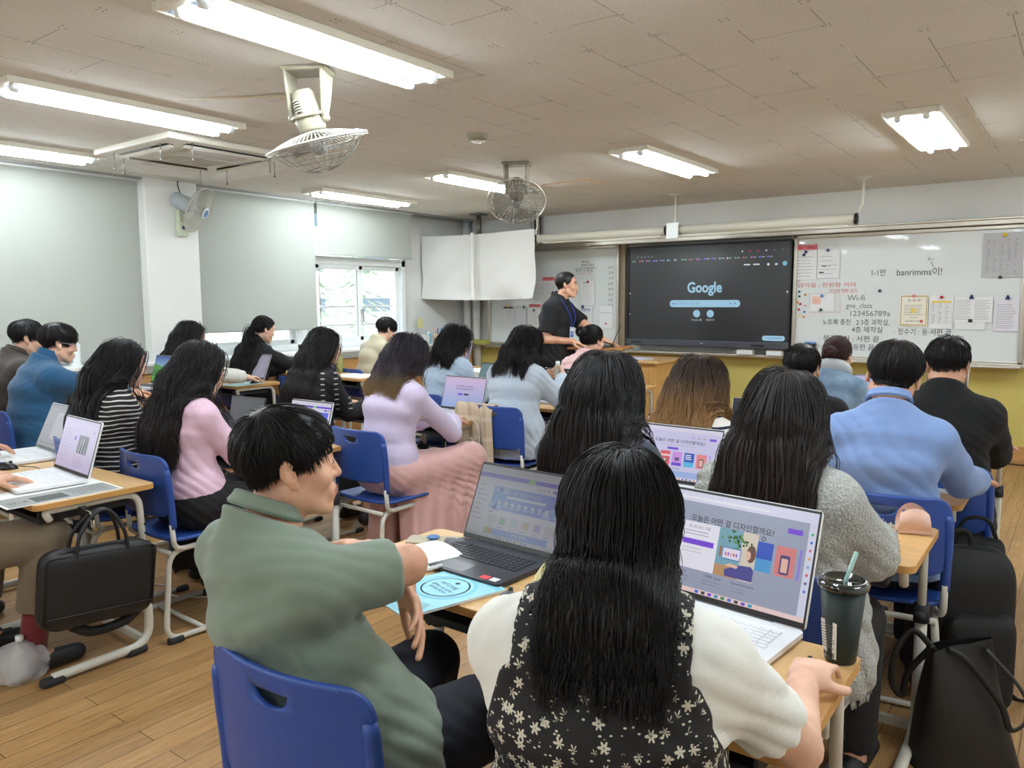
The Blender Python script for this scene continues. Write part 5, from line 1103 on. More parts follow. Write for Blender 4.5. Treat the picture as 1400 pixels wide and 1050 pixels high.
# ================================================================== bags
M_BAG = mat('black_leather', srgb(17, 17, 19), .5, bump=.25, bscale=300, var=.1)
M_BAGN = mat('black_nylon', srgb(13, 13, 15), .75, bump=.3, bscale=400, var=.15)
t = thing('briefcase', 'black leather briefcase hanging from the hook of the left desk', 'bag', (-3.045, 1.38, 0))
def puff(w, h, d, r, rnd=.0):
    """soft box: superellipsoid shell"""
    def f(u, v):
        th = 2*PI*u; ph = PI*(v-.5); e = .28
        s = lambda a, k: math.copysign(abs(a)**k, a)
        return (d/2*s(math.cos(ph), .75)*s(math.cos(th), .8), w/2*s(math.cos(ph), e)*s(math.sin(th), e), h/2*s(math.sin(ph), e)+.006*math.sin(th*3))
    return f
b = MB(); b.grid(puff(.44, .30, .09, .1), 48, 28, closed_u=True, M=Matrix.Translation((0, 0, .385)) @ Matrix.Rotation(-.10, 4, 'X')); b.build('body', M_BAG, t)
b = MB(); R_ = Matrix.Translation((0, 0, .385)) @ Matrix.Rotation(-.10, 4, 'X')
b.tube([R_ @ Vector(p) for p in smoothpath([(.043, -.2, -.1), (.047, -.2, -.095), (.047, .2, -.095), (.043, .2, -.1)], .01)], .003); b.tube([R_ @ Vector(p) for p in smoothpath([(.036, -.205, -.12), (.036, -.21, .13), (.036, .21, .13), (.036, .205, -.12)], .03)], .004); b.build('piping', M_BAG, t)
for s in (-1, 1):
    b = MB(); b.tube(spline([R_ @ Vector(p) for p in ((s*.036, -.1, .1), (s*.03, -.09, .2), (s*.012, -.03, .275), (s*.012, .03, .28), (s*.03, .08, .2), (s*.036, .1, .1))], 8), .0075, n=8); b.build('handle', M_BAG, t)
b = MB(); b.tube(spline([(-.01, -.1, .24), (-.02, -.02, .19), (-.02, .1, .19), (-.01, .18, .24)]), .02, n=8); b.build('shoulder_strap', M_BAGN, t)
t = thing('bag_hook', 'steel hook on the desk edge carrying the black briefcase', 'hook', (-3.075, 1.37, .66)); b = MB(); b.tube(smoothpath([(-.02, 0, .01), (0.03, 0, .01), (.03, 0, -.05), (.05, 0, -.05), (.05, 0, -.02)], .012), .003); b.build('wire', M_ALU, t); b = MB(); b.box((-.03, 0, .015), (.03, .03, .012), r=.003); b.build('clamp', M_BLACKPL, t)
# tote on the floor
t = thing('tote_bag', 'black leather tote bag standing on the floor at the right', 'bag', (-.24, 2.72, 0), math.radians(38))
def tote(u, v):
    th = 2*PI*u; k = 1-.42*v; e = .55; s = lambda a: math.copysign(abs(a)**e, a)
    return (.165*s(math.cos(th))*k-.03*v, .075*s(math.sin(th))*(1-.75*v)+.01*math.sin(th*2+4*v), .40*v+.02*v*math.cos(th))
b = MB(); b.grid(tote, 48, 16, closed_u=True); b.prism(plate_outline(.3, .13, .05), .0, .012); b.build('body', M_BAG, t)
for s in (-1, 1):
    b = MB(); b.tube(spline([(-.08, s*.02, .39), (-.03, s*.045, .36), (.06, s*.075, .24), (.12+.03*s, s*.09, .16), (.15, s*.08, .2), (.13, s*.06, .28), (.04, s*.025, .39)] if s < 0 else [(-.09, .015, .36), (-.15, .05, .42), (-.2, .06, .34), (-.2, .07, .24), (-.17, .06, .2), (-.16, .05, .28), (-.1, .02, .385)], 8), .010, n=8, sx=.45); b.build('strap', M_BAG, t)
# backpack hung at the right
t = thing('backpack', 'black backpack on the floor beside the chair of the man in the light blue shirt', 'bag', (-.32, 3.18, 0), math.radians(35))
b = MB(); b.grid(puff(.32, .56, .26, .1), 40, 26, closed_u=True, M=Matrix.Translation((0, 0, .29)) @ Matrix.Rotation(PI/2, 4, 'Z')); b.build('body', M_BAGN, t)
b = MB(); b.grid(puff(.25, .34, .12, .1), 32, 20, closed_u=True, M=Matrix.Translation((0, -.12, .2)) @ Matrix.Rotation(PI/2, 4, 'Z')); b.build('front_pocket', M_BAGN, t)
b = MB(); b.tube(spline([(-.05, .02, .55), (-.03, .02, .62), (.03, .02, .62), (.05, .02, .55)]), .01, n=8, sx=.5); b.build('top_loop', M_BAGN, t)
b = MB(); b.tube(spline([(.13, -.02, .1), (.17, -.06, .04), (.22, -.05, .012), (.32, -.04, .01), (.38, -.03, .012)]), .012, n=8, sx=.3); b.build('strap', M_BAGN, t)
t = thing('shoulder_bag', 'small black bag with a blue lining hung on the right chair', 'bag', (-.30, 3.42, 0), math.radians(20)); b = MB(); b.grid(puff(.2, .26, .12, .1), 32, 20, closed_u=True, M=Matrix.Translation((0, 0, .42)) @ Matrix.Rotation(PI/2, 4, 'Z')); b.build('body', M_BAGN, t); b = MB(); b.tube(spline([(-.08, 0, .52), (-.04, 0, .62), (.04, 0, .62), (.08, 0, .52)]), .008, n=8); b.build('strap', M_BAGN, t)
t = thing('cylinder_bag', 'black soft bag hanging under the desk of the woman in lavender', 'bag', (-3.2, 3.62, 0)); b = MB(); b.lathe([(0, .1), (.085, .1), (.095, .12), (.1, .34), (.095, .44), (.03, .5), (0, .5)], n=28); b.build('body', M_BAGN, t); b = MB(); b.tube(spline([(-.06, 0, .48), (-.03, .01, .6), (.03, .01, .6), (.06, 0, .48)]), .009, n=8); b.build('strap', M_BAGN, t)
t = thing('print_tote', 'white printed cloth bag hanging behind the dark laptop', 'bag', (-3.05, 3.66, 0)); 
def _print(nt, bs, co): nt.link(nt.ramp(nt.noise(co, 24, 3), [(.45, srgb(226, 222, 214)), (.56, srgb(150, 146, 136)), (.6, srgb(222, 218, 208))]), bs.inputs['Base Color'])
b = MB(); b.grid(lambda u, v: (.035*math.cos(2*PI*u)*(1-.5*v), .1*math.sin(2*PI*u)*(1-.2*v), .05+.36*v), 24, 8, closed_u=True); b.build('body', mat('printed_cotton', rough=.85, fn=_print), t); b = MB(); b.tube(spline([(0, -.06, .4), (0, -.03, .6), (0, .03, .6), (0, .06, .4)]), .005); b.build('strap', MATS['printed_cotton'], t)
t = thing('round_case', 'black rounded case standing on the floor behind the desk of the woman in lavender', 'bag', (-3.42, 4.55, 0), math.radians(-20)); b = MB(); b.grid(puff(.3, .4, .16, .1), 36, 22, closed_u=True, M=Matrix.Translation((0, 0, .21)) @ Matrix.Rotation(PI/2, 4, 'Z')); b.build('body', M_BAGN, t); b = MB(); b.tube(spline([(-.05, 0, .4), (0, 0, .45), (.05, 0, .4)]), .008); b.build('handle', M_BAGN, t)
# crumpled plastic bag with a bottle
t = thing('plastic_bag', 'crumpled clear plastic bag with a bottle on the floor at the left edge', 'bag', (-3.26, 1.17, 0))
rnd = random.Random(4)
b = MB(); b.ball((0, 0, .075), (.085, .1, .085), n=26, m=16)
for i, p in enumerate(b.v): k = 1+.18*math.sin(p[0]*70+p[2]*40)*math.cos(p[1]*60)+rnd.uniform(-.07, .07); b.v[i] = (p[0]*k, p[1]*k, max(.0, p[2]*(1+rnd.uniform(-.06, .06))))
b.build('film', mat('clear_film', (.9, .9, .9), .12, alpha=.38, var=0, bump=.4, bscale=40), t)
b = MB(); b.lathe([(0, 0), (.028, 0), (.03, .01), (.03, .12), (.012, .16), (.012, .175), (0, .175)], n=18, M=Matrix.Translation((-.02, 0, .01)) @ Matrix.Rotation(.15, 4, 'Y')); b.build('bottle', mat('clear_pet', (.92, .95, .96), .08, alpha=.4, var=0), t)
b = MB(); b.lathe([(.0145, .165), (.0145, .182), (0, .183)], n=16, M=Matrix.Translation((-.02, 0, .01)) @ Matrix.Rotation(.15, 4, 'Y')); b.build('bottle_cap', M_LWHITE, t)
# pink gauze on the desk of the woman in lavender, charger cable, pens
t = thing('pink_mask', 'pink cloth mask with white loops on the desk of the woman in lavender', 'mask', (-3.52, 3.80, DZ)); b = MB(); b.ball((0, 0, .03), (.07, .05, .032), n=20, m=10); b.build('cloth', mat('pink_gauze', srgb(240, 160, 184), .8, bump=.8, bscale=60), t)
for s in (0, 1): b = MB(); b.tube(spline([(.0+.03*s, -.02, .03), (.02+.04*s, -.03, .085), (.05+.03*s, -.02, .07), (.05+.02*s, 0, .03)]), .003); b.build('ear_loop', M_LWHITE, t)
t = thing('charger_cable', 'looped white cable hanging from the desk of the woman in lavender', 'cable', (-3.06, 3.84, 0)); b = MB()
b.tube(spline([(-.05, 0, .726), (.0, .0, .725), (.035, .0, .68), (.04, .02, .58), (.01, .0, .5), (.03, .02, .42), (-.01, 0, .33), (.03, -.02, .26), (.0, .03, .2), (.025, .05, .3), (-.01, .03, .42), (.02, .0, .3), (.05, .05, .1), (.1, .1, .01), (.2, .12, .008)], 8), .0035, n=6); b.build('cord', M_LWHITE, t)
t = thing('floor_cable', 'white cable lying on the floor behind the black briefcase', 'cable', (-3.6, 2.0, 0)); b = MB(); b.tube(spline([(-.4, -.1, .006), (-.2, .05, .006), (0, 0, .006), (.2, .12, .006), (.35, .1, .006)]), .004, n=6); b.build('cord', M_LWHITE, t)
t = thing('floor_cable', 'thin dark cable on the floor along the wooden skirting at the right', 'cable', (-.5, 8.1, 0)); b = MB(); b.tube(spline([(-.5, 0, .006), (0, .03, .006), (.5, -.01, .006), (.9, .0, .006)]), .006, n=6); b.build('cord', M_BLACKPL, t)
# scarf on the chair of the black-bobbed woman is added with the chair
def _plaid(nt, bs, co):
    X, Y, Z = nt.xyz(co); w1 = nt.math('GREATER_THAN', nt.math('FRACT', nt.math('MULTIPLY', nt.math('ADD', X, Y), 9.)), .72); w2 = nt.math('GREATER_THAN', nt.math('FRACT', nt.math('MULTIPLY', Z, 8.)), .78)
    c = nt.mix(nt.math('MULTIPLY', w1, .45), srgb(206, 186, 160), srgb(160, 136, 112)); nt.link(nt.mix(nt.math('MULTIPLY', w2, .4), c, srgb(232, 222, 206)), bs.inputs['Base Color'])
t = thing('plaid_scarf', 'beige plaid scarf hanging over the chair of the black-bobbed woman', 'scarf', (-3.10, 3.85, 0), math.radians(2))
def scarf(u, v):
    x = (u-.5)*.3+.008*math.sin(9*v); 
    if v < .45: zz = .1+(.80-.1)*(v/.45); yy = -.10-.03*math.sin(u*9)*.6
    elif v < .55: k = (v-.45)/.1; zz = .80+.03*math.sin(PI*k); yy = -.10+.10*k
    else: zz = .80-.3*(v-.55)/.45; yy = 0
    return (x, yy+.012*math.sin(u*20+v*3), zz)
b = MB(); b.grid(scarf, 30, 40); o = b.build('cloth', mat('plaid_wool', rough=.9, fn=_plaid), t)
md = o.modifiers.new('thickness', 'SOLIDIFY'); md.thickness = .008
for x, y, l in ((.0, 2.98, 'upper of two small dark slots in the floor at the right edge'), (-.06, 2.72, 'lower of two small dark slots in the floor at the right edge')):
    b = MB(); b.box((0, 0, .002), (.018, .09, .004), r=.001); o = b.build('floor_slot', M_BLACKPL); o.location = (x, y, 0); o.rotation_euler = (0, 0, .1); tag(o, l, 'floor slot')
# ================================================================== people: implicit surfaces meshed with surface nets
f32 = np.float32
def V3(*a): return np.array(a if len(a) > 1 else a[0], dtype=np.float64)
def nrm(v): v = np.asarray(v, float); return v/(np.linalg.norm(v)+1e-12)
def smin(a, b, k):
    h = np.clip(.5+.5*(b-a)/k, 0, 1); return b*(1-h)+a*h-k*h*(1-h)
def smax(a, b, k): return -smin(-a, -b, k)
def rc(p, a, b, ra, rb):
    ba = (np.asarray(b)-a).astype(f32); pa = p-np.asarray(a, f32)
    t = np.clip((pa@ba)/max(float(ba@ba), 1e-9), 0, 1); return np.sqrt(((pa-t[:, None]*ba)**2).sum(1))-(ra+(rb-ra)*t)
def ell(p, c, r, R=None):
    q = p-np.asarray(c, f32)
    if R is not None: q = q@np.asarray(R, f32)
    r = np.asarray(r, f32); k0 = np.sqrt(((q/r)**2).sum(1)); k1 = np.sqrt(((q/(r*r))**2).sum(1))+1e-9
    return k0*(k0-1)/k1
def sph(p, c, r): return np.sqrt(((p-np.asarray(c, f32))**2).sum(1))-r
def near(c, R, fn):
    """evaluate fn only close to c"""
    def g(p):
        d = np.sqrt(((p-np.asarray(c, f32))**2).sum(1))-R; o = d+.03
        m = d < .04
        if m.any(): o[m] = fn(p[m])
        return o
    return g
CORN = [(0, 0, 0), (1, 0, 0), (0, 1, 0), (1, 1, 0), (0, 0, 1), (1, 0, 1), (0, 1, 1), (1, 1, 1)]
EDG = [(a, b) for a in range(8) for b in range(a+1, 8) if sum(x != y for x, y in zip(CORN[a], CORN[b])) == 1]
def surf(fn, lo, hi, h, coarse=4):
    lo = np.asarray(lo, float)-h*2; hi = np.asarray(hi, float)+h*2
    C = h*coarse; nc = np.ceil((hi-lo)/C).astype(int)+1; n = (nc-1)*coarse+1
    ax = [lo[i]+np.arange(nc[i])*C for i in range(3)]
    P = np.stack(np.meshgrid(*ax, indexing='ij'), -1).reshape(-1, 3).astype(f32)
    cv = fn(P).reshape(nc)
    V = cv
    for i in range(3): V = np.repeat(V, coarse, axis=i)
    V = V[:n[0], :n[1], :n[2]].copy()
    # coarse samples sit at the lower corner of their block; refine every block that may hold the surface
    act = np.abs(cv) < C*2.2
    A = act
    for i in range(3): A = np.repeat(A, coarse, axis=i)
    A = A[:n[0], :n[1], :n[2]]
    idx = np.argwhere(A)
    V[A] = fn((lo+idx*h).astype(f32))
    I = V < 0
    s = np.zeros(n-1, np.int8)
    for c in CORN: s += I[c[0]:n[0]-1+c[0], c[1]:n[1]-1+c[1], c[2]:n[2]-1+c[2]]
    cells = np.argwhere((s > 0) & (s < 8))
    if not len(cells): return np.zeros((0, 3)), np.zeros((0, 4), int)
    idm = -np.ones(n-1, np.int64); idm[tuple(cells.T)] = np.arange(len(cells))
    vals = [V[tuple((cells+c).T)] for c in CORN]
    acc = np.zeros((len(cells), 3)); cnt = np.zeros(len(cells))
    for a, b in EDG:
        va, vb = vals[a], vals[b]; m = (va < 0) != (vb < 0)
        t = np.where(m, va/np.where(va-vb == 0, 1, va-vb), 0)
        pa = np.array(CORN[a]); d = np.array(CORN[b])-pa
        acc += np.where(m[:, None], pa+t[:, None]*d, 0); cnt += m
    pts = lo+(cells+acc/cnt[:, None])*h
    quads = []
    for ax_ in range(3):
        u, v = (ax_+1) % 3, (ax_+2) % 3
        e = [0, 0, 0]; e[ax_] = 1
        a = I[:n[0]-e[0], :n[1]-e[1], :n[2]-e[2]]; b = I[e[0]:, e[1]:, e[2]:]
        ed = np.argwhere(a != b); ed = ed[(ed[:, u] > 0) & (ed[:, v] > 0) & (ed[:, u] < n[u]-1) & (ed[:, v] < n[v]-1)]
        du = np.zeros(3, int); du[u] = 1; dv = np.zeros(3, int); dv[v] = 1
        q = np.stack([idm[tuple((ed-du-dv).T)], idm[tuple((ed-dv).T)], idm[tuple(ed.T)], idm[tuple((ed-du).T)]], 1)
        flip = ~a[tuple(ed.T)]
        q[flip] = q[flip][:, ::-1]
        quads.append(q)
    q = np.concatenate(quads); q = q[(q >= 0).all(1)]
    return pts, q
def fast_mesh(name, pts, quads, mats, mi=None, smooth=True):
    me = bpy.data.meshes.new(name); n = len(quads); k = quads.shape[1]
    me.vertices.add(len(pts)); me.vertices.foreach_set('co', np.ascontiguousarray(pts, f32).ravel())
    me.loops.add(n*k); me.loops.foreach_set('vertex_index', np.ascontiguousarray(quads, np.int32).ravel())
    me.polygons.add(n); me.polygons.foreach_set('loop_start', np.arange(0, n*k, k, dtype=np.int32))
    for m in mats: me.materials.append(m)
    if mi is not None: me.polygons.foreach_set('material_index', mi.astype(np.int32))
    me.polygons.foreach_set('use_smooth', np.full(n, smooth)); me.update(calc_edges=True); me.validate()
    return me

# ---------------------------------------------------------------- materials
def _skin(nt, bs, co):
    n = nt.noise(co, 14, 4); c = nt.ramp(n, [(.3, srgb(196, 142, 112)), (.7, srgb(222, 172, 142))]); nt.link(c, bs.inputs['Base Color'])
    bs.inputs['Subsurface Weight'].default_value = .08; bs.inputs['Subsurface Radius'].default_value = (.01, .004, .002)
    b_ = nt.new('ShaderNodeBump'); b_.inputs['Strength'].default_value = .12; b_.inputs['Distance'].default_value = .002; nt.link(nt.noise(co, 320, 2), b_.inputs['Height']); nt.link(b_.outputs[0], bs.inputs['Normal'])
M_SKIN = mat('skin', rough=.48, fn=_skin)
def _skin2(nt, bs, co):
    n = nt.noise(co, 14, 4); c = nt.ramp(n, [(.3, srgb(214, 164, 138)), (.7, srgb(236, 194, 168))]); nt.link(c, bs.inputs['Base Color']); bs.inputs['Subsurface Weight'].default_value = .08; bs.inputs['Subsurface Radius'].default_value = (.01, .004, .002)
M_SKINF = mat('fair_skin', rough=.48, fn=_skin2)
M_LIP = mat('lips', srgb(176, 104, 92), .4); M_EYEW = mat('eye_white', srgb(232, 226, 220), .2, var=.02); M_IRIS = mat('dark_iris', srgb(30, 20, 16), .1); M_NAIL = mat('finger_nail', srgb(232, 186, 168), .3)
def hair_mat(name, stops, rough=.46):
    """stops: (height above the floor in m, colour)"""
    if name in MATS: return MATS[name]
    def fn(nt, bs, co):
        X, Y, Z = nt.xyz(co); z0, z1 = stops[0][0], stops[-1][0]
        n = nt.noise(nt.mapping(co, (60, 60, 5)), 1., 4)
        if z1 > z0: c = nt.ramp(nt.math('ADD', nt.math('DIVIDE', nt.math('SUBTRACT', Z, z0), z1-z0), nt.math('MULTIPLY', nt.math('SUBTRACT', n, .5), .35)), [((z-z0)/(z1-z0), c) for z, c in stops])
        else: c = nt.mix(0., stops[0][1], stops[0][1])
        c = nt.mix(1., c, nt.ramp(n, [(.3, (.62, .62, .62)), (.72, (1.3, 1.25, 1.2))]), 'MULTIPLY')
        nt.link(c, bs.inputs['Base Color']); bs.inputs['Specular IOR Level'].default_value = .35
    return mat(name, rough=rough, spec=.35, fn=fn)
BLK = srgb(23, 20, 21)
H_BLACK = hair_mat('black_hair', [(0, BLK)]); H_BROWNBLK = hair_mat('brown_black_hair', [(.6, srgb(52, 38, 36)), (1.1, srgb(26, 22, 23))])
H_BLOND = hair_mat('brown_to_honey_hair', [(.86, srgb(184, 144, 92)), (1.0, srgb(152, 114, 72)), (1.16, srgb(64, 50, 44))])
H_PURPLE = hair_mat('dark_hair_with_yellow_tips', [(.93, srgb(176, 146, 84)), (1.01, srgb(140, 112, 72)), (1.10, srgb(52, 42, 52)), (1.3, srgb(34, 28, 38))])
H_REDBR = hair_mat('red_brown_hair', [(0, srgb(62, 34, 32))]); H_CUFF = hair_mat('dark_brown_hair', [(.7, srgb(60, 48, 42)), (1.2, srgb(38, 31, 30))])
def cloth(name, col, bump=.25, bscale=420, var=.06, rough=.85, sheen=.2, fn=None, vscale=14): return mat(name, col, rough, var=var, vscale=vscale, bump=bump, bscale=bscale, sheen=sheen, fn=fn)
def stripes(name, a, b, freq, duty, zmax=9):
    def fn(nt, bs, co):
        X, Y, Z = nt.xyz(co); wob = nt.math('MULTIPLY', nt.noise(co, 4, 2), .05)
        m = nt.math('LESS_THAN', nt.math('FRACT', nt.math('MULTIPLY', nt.math('ADD', Z, wob), freq)), duty); m = nt.math('MULTIPLY', m, nt.math('LESS_THAN', Z, zmax))
        nt.link(nt.mix(m, a, b), bs.inputs['Base Color'])
    return mat(name, rough=.85, fn=fn)
def _floral(nt, bs, co):
    vo = nt.new('ShaderNodeTexVoronoi'); nt.link(co, vo.inputs['Vector']); vo.inputs['Scale'].default_value = 50; vo.inputs['Randomness'].default_value = .85
    dv = nt.new('ShaderNodeVectorMath', operation='SUBTRACT'); nt.link(co, dv.inputs[0]); nt.link(vo.outputs['Position'], dv.inputs[1])
    # Position is in scaled space: bring the coordinate along
    sc = nt.new('ShaderNodeVectorMath', operation='SCALE'); nt.link(co, sc.inputs[0]); sc.inputs['Scale'].default_value = 1.
    nt.link(sc.outputs[0], dv.inputs[0])
    X, Y, Z = nt.xyz(dv.outputs[0])
    ang = nt.math('ARCTAN2', Z, nt.math('ADD', X, nt.math('MULTIPLY', Y, .6)))
    pet = nt.math('MULTIPLY_ADD', nt.math('COSINE', nt.math('MULTIPLY', ang, 6.)), .28, .72)
    r = nt.math('DIVIDE', vo.outputs['Distance'], pet)
    keep = nt.math('GREATER_THAN', nt.xyz(vo.outputs['Color'])[0], .22)
    fl = nt.math('MULTIPLY', nt.math('LESS_THAN', r, .44), keep)
    cen = nt.math('LESS_THAN', vo.outputs['Distance'], .085)
    v2 = nt.new('ShaderNodeTexVoronoi'); nt.link(nt.mapping(co, (1, 1, 1.7), (0, .6, 0)), v2.inputs['Vector']); v2.inputs['Scale'].default_value = 115
    leaf = nt.math('MULTIPLY', nt.math('LESS_THAN', v2.outputs['Distance'], .26), nt.math('GREATER_THAN', nt.xyz(v2.outputs['Color'])[1], .70))
    m = nt.math('MAXIMUM', nt.math('SUBTRACT', fl, nt.math('MULTIPLY', cen, .75)), leaf)
    nt.link(nt.mix(m, srgb(24, 22, 24), srgb(206, 200, 180)), bs.inputs['Base Color'])
def _ribknit(nt, bs, co):
    X, Y, Z = nt.xyz(co); s = nt.math('SINE', nt.math('MULTIPLY', nt.math('ADD', X, nt.math('MULTIPLY', Y, .8)), 900.))
    b_ = nt.new('ShaderNodeBump'); b_.inputs['Strength'].default_value = .25; b_.inputs['Distance'].default_value = .001; nt.link(s, b_.inputs['Height']); nt.link(b_.outputs[0], bs.inputs['Normal'])
def _tweed(nt, bs, co):
    n = nt.noise(co, 240, 4, .8); nt.link(nt.ramp(n, [(.35, srgb(120, 122, 120)), (.6, srgb(190, 190, 184))]), bs.inputs['Base Color'])
    b_ = nt.new('ShaderNodeBump'); b_.inputs['Strength'].default_value = .9; b_.inputs['Distance'].default_value = .006; nt.link(nt.noise(co, 130, 3), b_.inputs['Height']); nt.link(b_.outputs[0], bs.inputs['Normal'])
def _sparkle(nt, bs, co):
    X, Y, Z = nt.xyz(co)
    row = nt.math('LESS_THAN', nt.math('FRACT', nt.math('MULTIPLY', Z, 30.)), .2); col = nt.math('LESS_THAN', nt.math('FRACT', nt.math('MULTIPLY', nt.math('ADD', X, Y), 9.)), .3)
    nt.link(nt.mix(nt.math('MULTIPLY', nt.math('MULTIPLY', row, col), nt.math('GREATER_THAN', Z, .78)), srgb(24, 24, 27), srgb(200, 196, 190)), bs.inputs['Base Color'])
def _denim(nt, bs, co): nt.link(nt.ramp(nt.noise(co, 9, 4), [(.3, srgb(96, 122, 150)), (.7, srgb(150, 172, 192))]), bs.inputs['Base Color'])
C = dict(
    polo=cloth('sage_green_pique', srgb(122, 136, 120), bscale=900), navy=cloth('navy_trouser_cloth', srgb(20, 22, 34), sheen=0), black=cloth('black_cotton', srgb(17, 17, 20), sheen=0), blackknit=cloth('black_knit', srgb(12, 12, 14), .5, 500, sheen=0),
    white=cloth('white_jersey', srgb(232, 230, 222), .12), floral=mat('black_floral_print', rough=.8, fn=_floral, bump=0), tweed=mat('grey_boucle_tweed', rough=.95, fn=_tweed),
    pink=cloth('pink_rib_knit', srgb(222, 186, 204), 0, fn=_ribknit), stripe=stripes('black_white_stripe', srgb(26, 26, 28), srgb(212, 210, 206), 46, .28), breton=stripes('white_navy_stripe', srgb(232, 228, 220), srgb(30, 36, 60), 26, .3, .985),
    fleece=cloth('petrol_blue_fleece', srgb(32, 80, 116), .7, 90, rough=.95), brown=cloth('dark_brown_cord', srgb(58, 50, 42), .4, 200), lavender=cloth('lavender_knit', srgb(204, 190, 216), 0, fn=_ribknit), sparkle=mat('black_sparkle_knit', rough=.8, fn=_sparkle),
    chambray=cloth('chambray_blue', srgb(120, 146, 194), .3, 600), pale=cloth('pale_blue_cotton', srgb(178, 198, 218), .25, 500), grayblue=cloth('grey_blue_cotton', srgb(190, 202, 216), .25, 500), rose=cloth('rose_cotton', srgb(232, 190, 190), .2),
    beige=cloth('olive_beige_cotton', srgb(196, 186, 158), .3), denim=mat('washed_denim', rough=.85, fn=_denim, bump=.3, bscale=600), hood=cloth('grey_melange_jersey', srgb(188, 192, 196), .3), khaki=cloth('khaki_cotton', srgb(120, 104, 84), .3), ivory=cloth('ivory_knit', srgb(226, 224, 216), .5, 260),
    tulle=cloth('dusty_pink_tulle', srgb(206, 162, 156), .3, 300), jeans=cloth('light_grey_jeans', srgb(170, 178, 190), .3, 500), darkjean=cloth('dark_jeans', srgb(44, 50, 66), .3, 500), wine=cloth('wine_red_sock', srgb(110, 30, 36), .3),
)
M_SHOE = mat('black_shoe', srgb(28, 28, 30), .5); M_SLIP = mat('blue_shoe_cover', srgb(70, 150, 200), .35, bump=.5, bscale=50)
M_SHOEW = mat('white_trainer', srgb(220, 220, 218), .5)

HL_Y = np.array([-.11, -.06, -.02, .015, .035, .06, .1]); HL_F = np.array([-.055, -.05, -.035, .0, .03, .062, .074]); HL_M = np.array([-.045, -.035, .0, .012, .034, .06, .07])
def hand_geo(W, d, pn, side, curl, h, spread=1., thumb=.6, sc=1.):
    """W wrist, d direction of the hand, pn palm normal (the way the palm faces), side +1 right hand"""
    d = nrm(d); pn = nrm(np.asarray(pn, float)-d*np.dot(pn, d)); a = np.cross(d, pn)*(-side)      # a: towards the thumb
    a = -np.cross(pn, d)*side if False else np.cross(d, -pn)*side
    W = np.asarray(W, float); prims = []
    R = np.stack([a, d, pn], 1)
    palm_c = W+d*.05*sc; kn = []
    offs = [.030, .010, -.010, -.029]; ln = [(.042, .026, .020), (.046, .029, .021), (.042, .027, .020), (.033, .020, .018)]; rr = [.0088, .009, .0086, .0076]
    for i, (o, L, r) in enumerate(zip(offs, ln, rr)):
        k = W+(d*(.092-.006*abs(i-1))+a*o-pn*.002)*sc; dirv = nrm(d+a*(o*2.2*spread)); ang = 0.; p = k
        c = curl[i] if hasattr(curl, '__len__') else curl
        for j, l in enumerate(L):
            ang += c*(.75, 1.05, .7)[j]
            q = p+(dirv*math.cos(ang)+pn*math.sin(ang))*l*sc
            prims.append((p, q, r*sc*(1-.10*j), r*sc*(.90-.10*j))); p = q
        kn.append(k)
    tb = W+(d*.025+a*.022+pn*.008)*sc; t1 = tb+nrm(d*.55+a*.75+pn*.45*thumb)*.042*sc; t2 = t1+nrm(d*.85+a*.35+pn*.55*thumb)*.030*sc; t3 = t2+nrm(d*.95+a*.0+pn*.45*thumb)*.024*sc
    th = [(tb, t1, .0125*sc, .0105*sc), (t1, t2, .0105*sc, .0095*sc), (t2, t3, .0095*sc, .0075*sc)]
    def fn(p):
        v = ell(p, palm_c+d*.002, np.array([.040, .052, .0155])*sc, R)
        v = smin(v, rc(p, W-d*.045*sc, W+d*.015*sc, .0255*sc, .0265*sc), .02)
        for k in kn: v = smin(v, sph(p, k, .0098*sc), .012)
        v = smin(v, ell(p, tb+d*.008, np.array([.017, .027, .015])*sc, R), .012)
        fs = None
        for a_, b_, r0, r1 in prims: u = rc(p, a_, b_, r0, r1); fs = u if fs is None else np.minimum(fs, u)
        v = smin(v, fs, .006)
        ts = None
        for a_, b_, r0, r1 in th: u = rc(p, a_, b_, r0, r1); ts = u if ts is None else np.minimum(ts, u)
        return smin(v, ts, .007)
    allp = np.array([W-d*.03]+[q for _, q, _, _ in prims]+[t3])
    return surf(fn, allp.min(0)-.035, allp.max(0)+.035, h, 3)

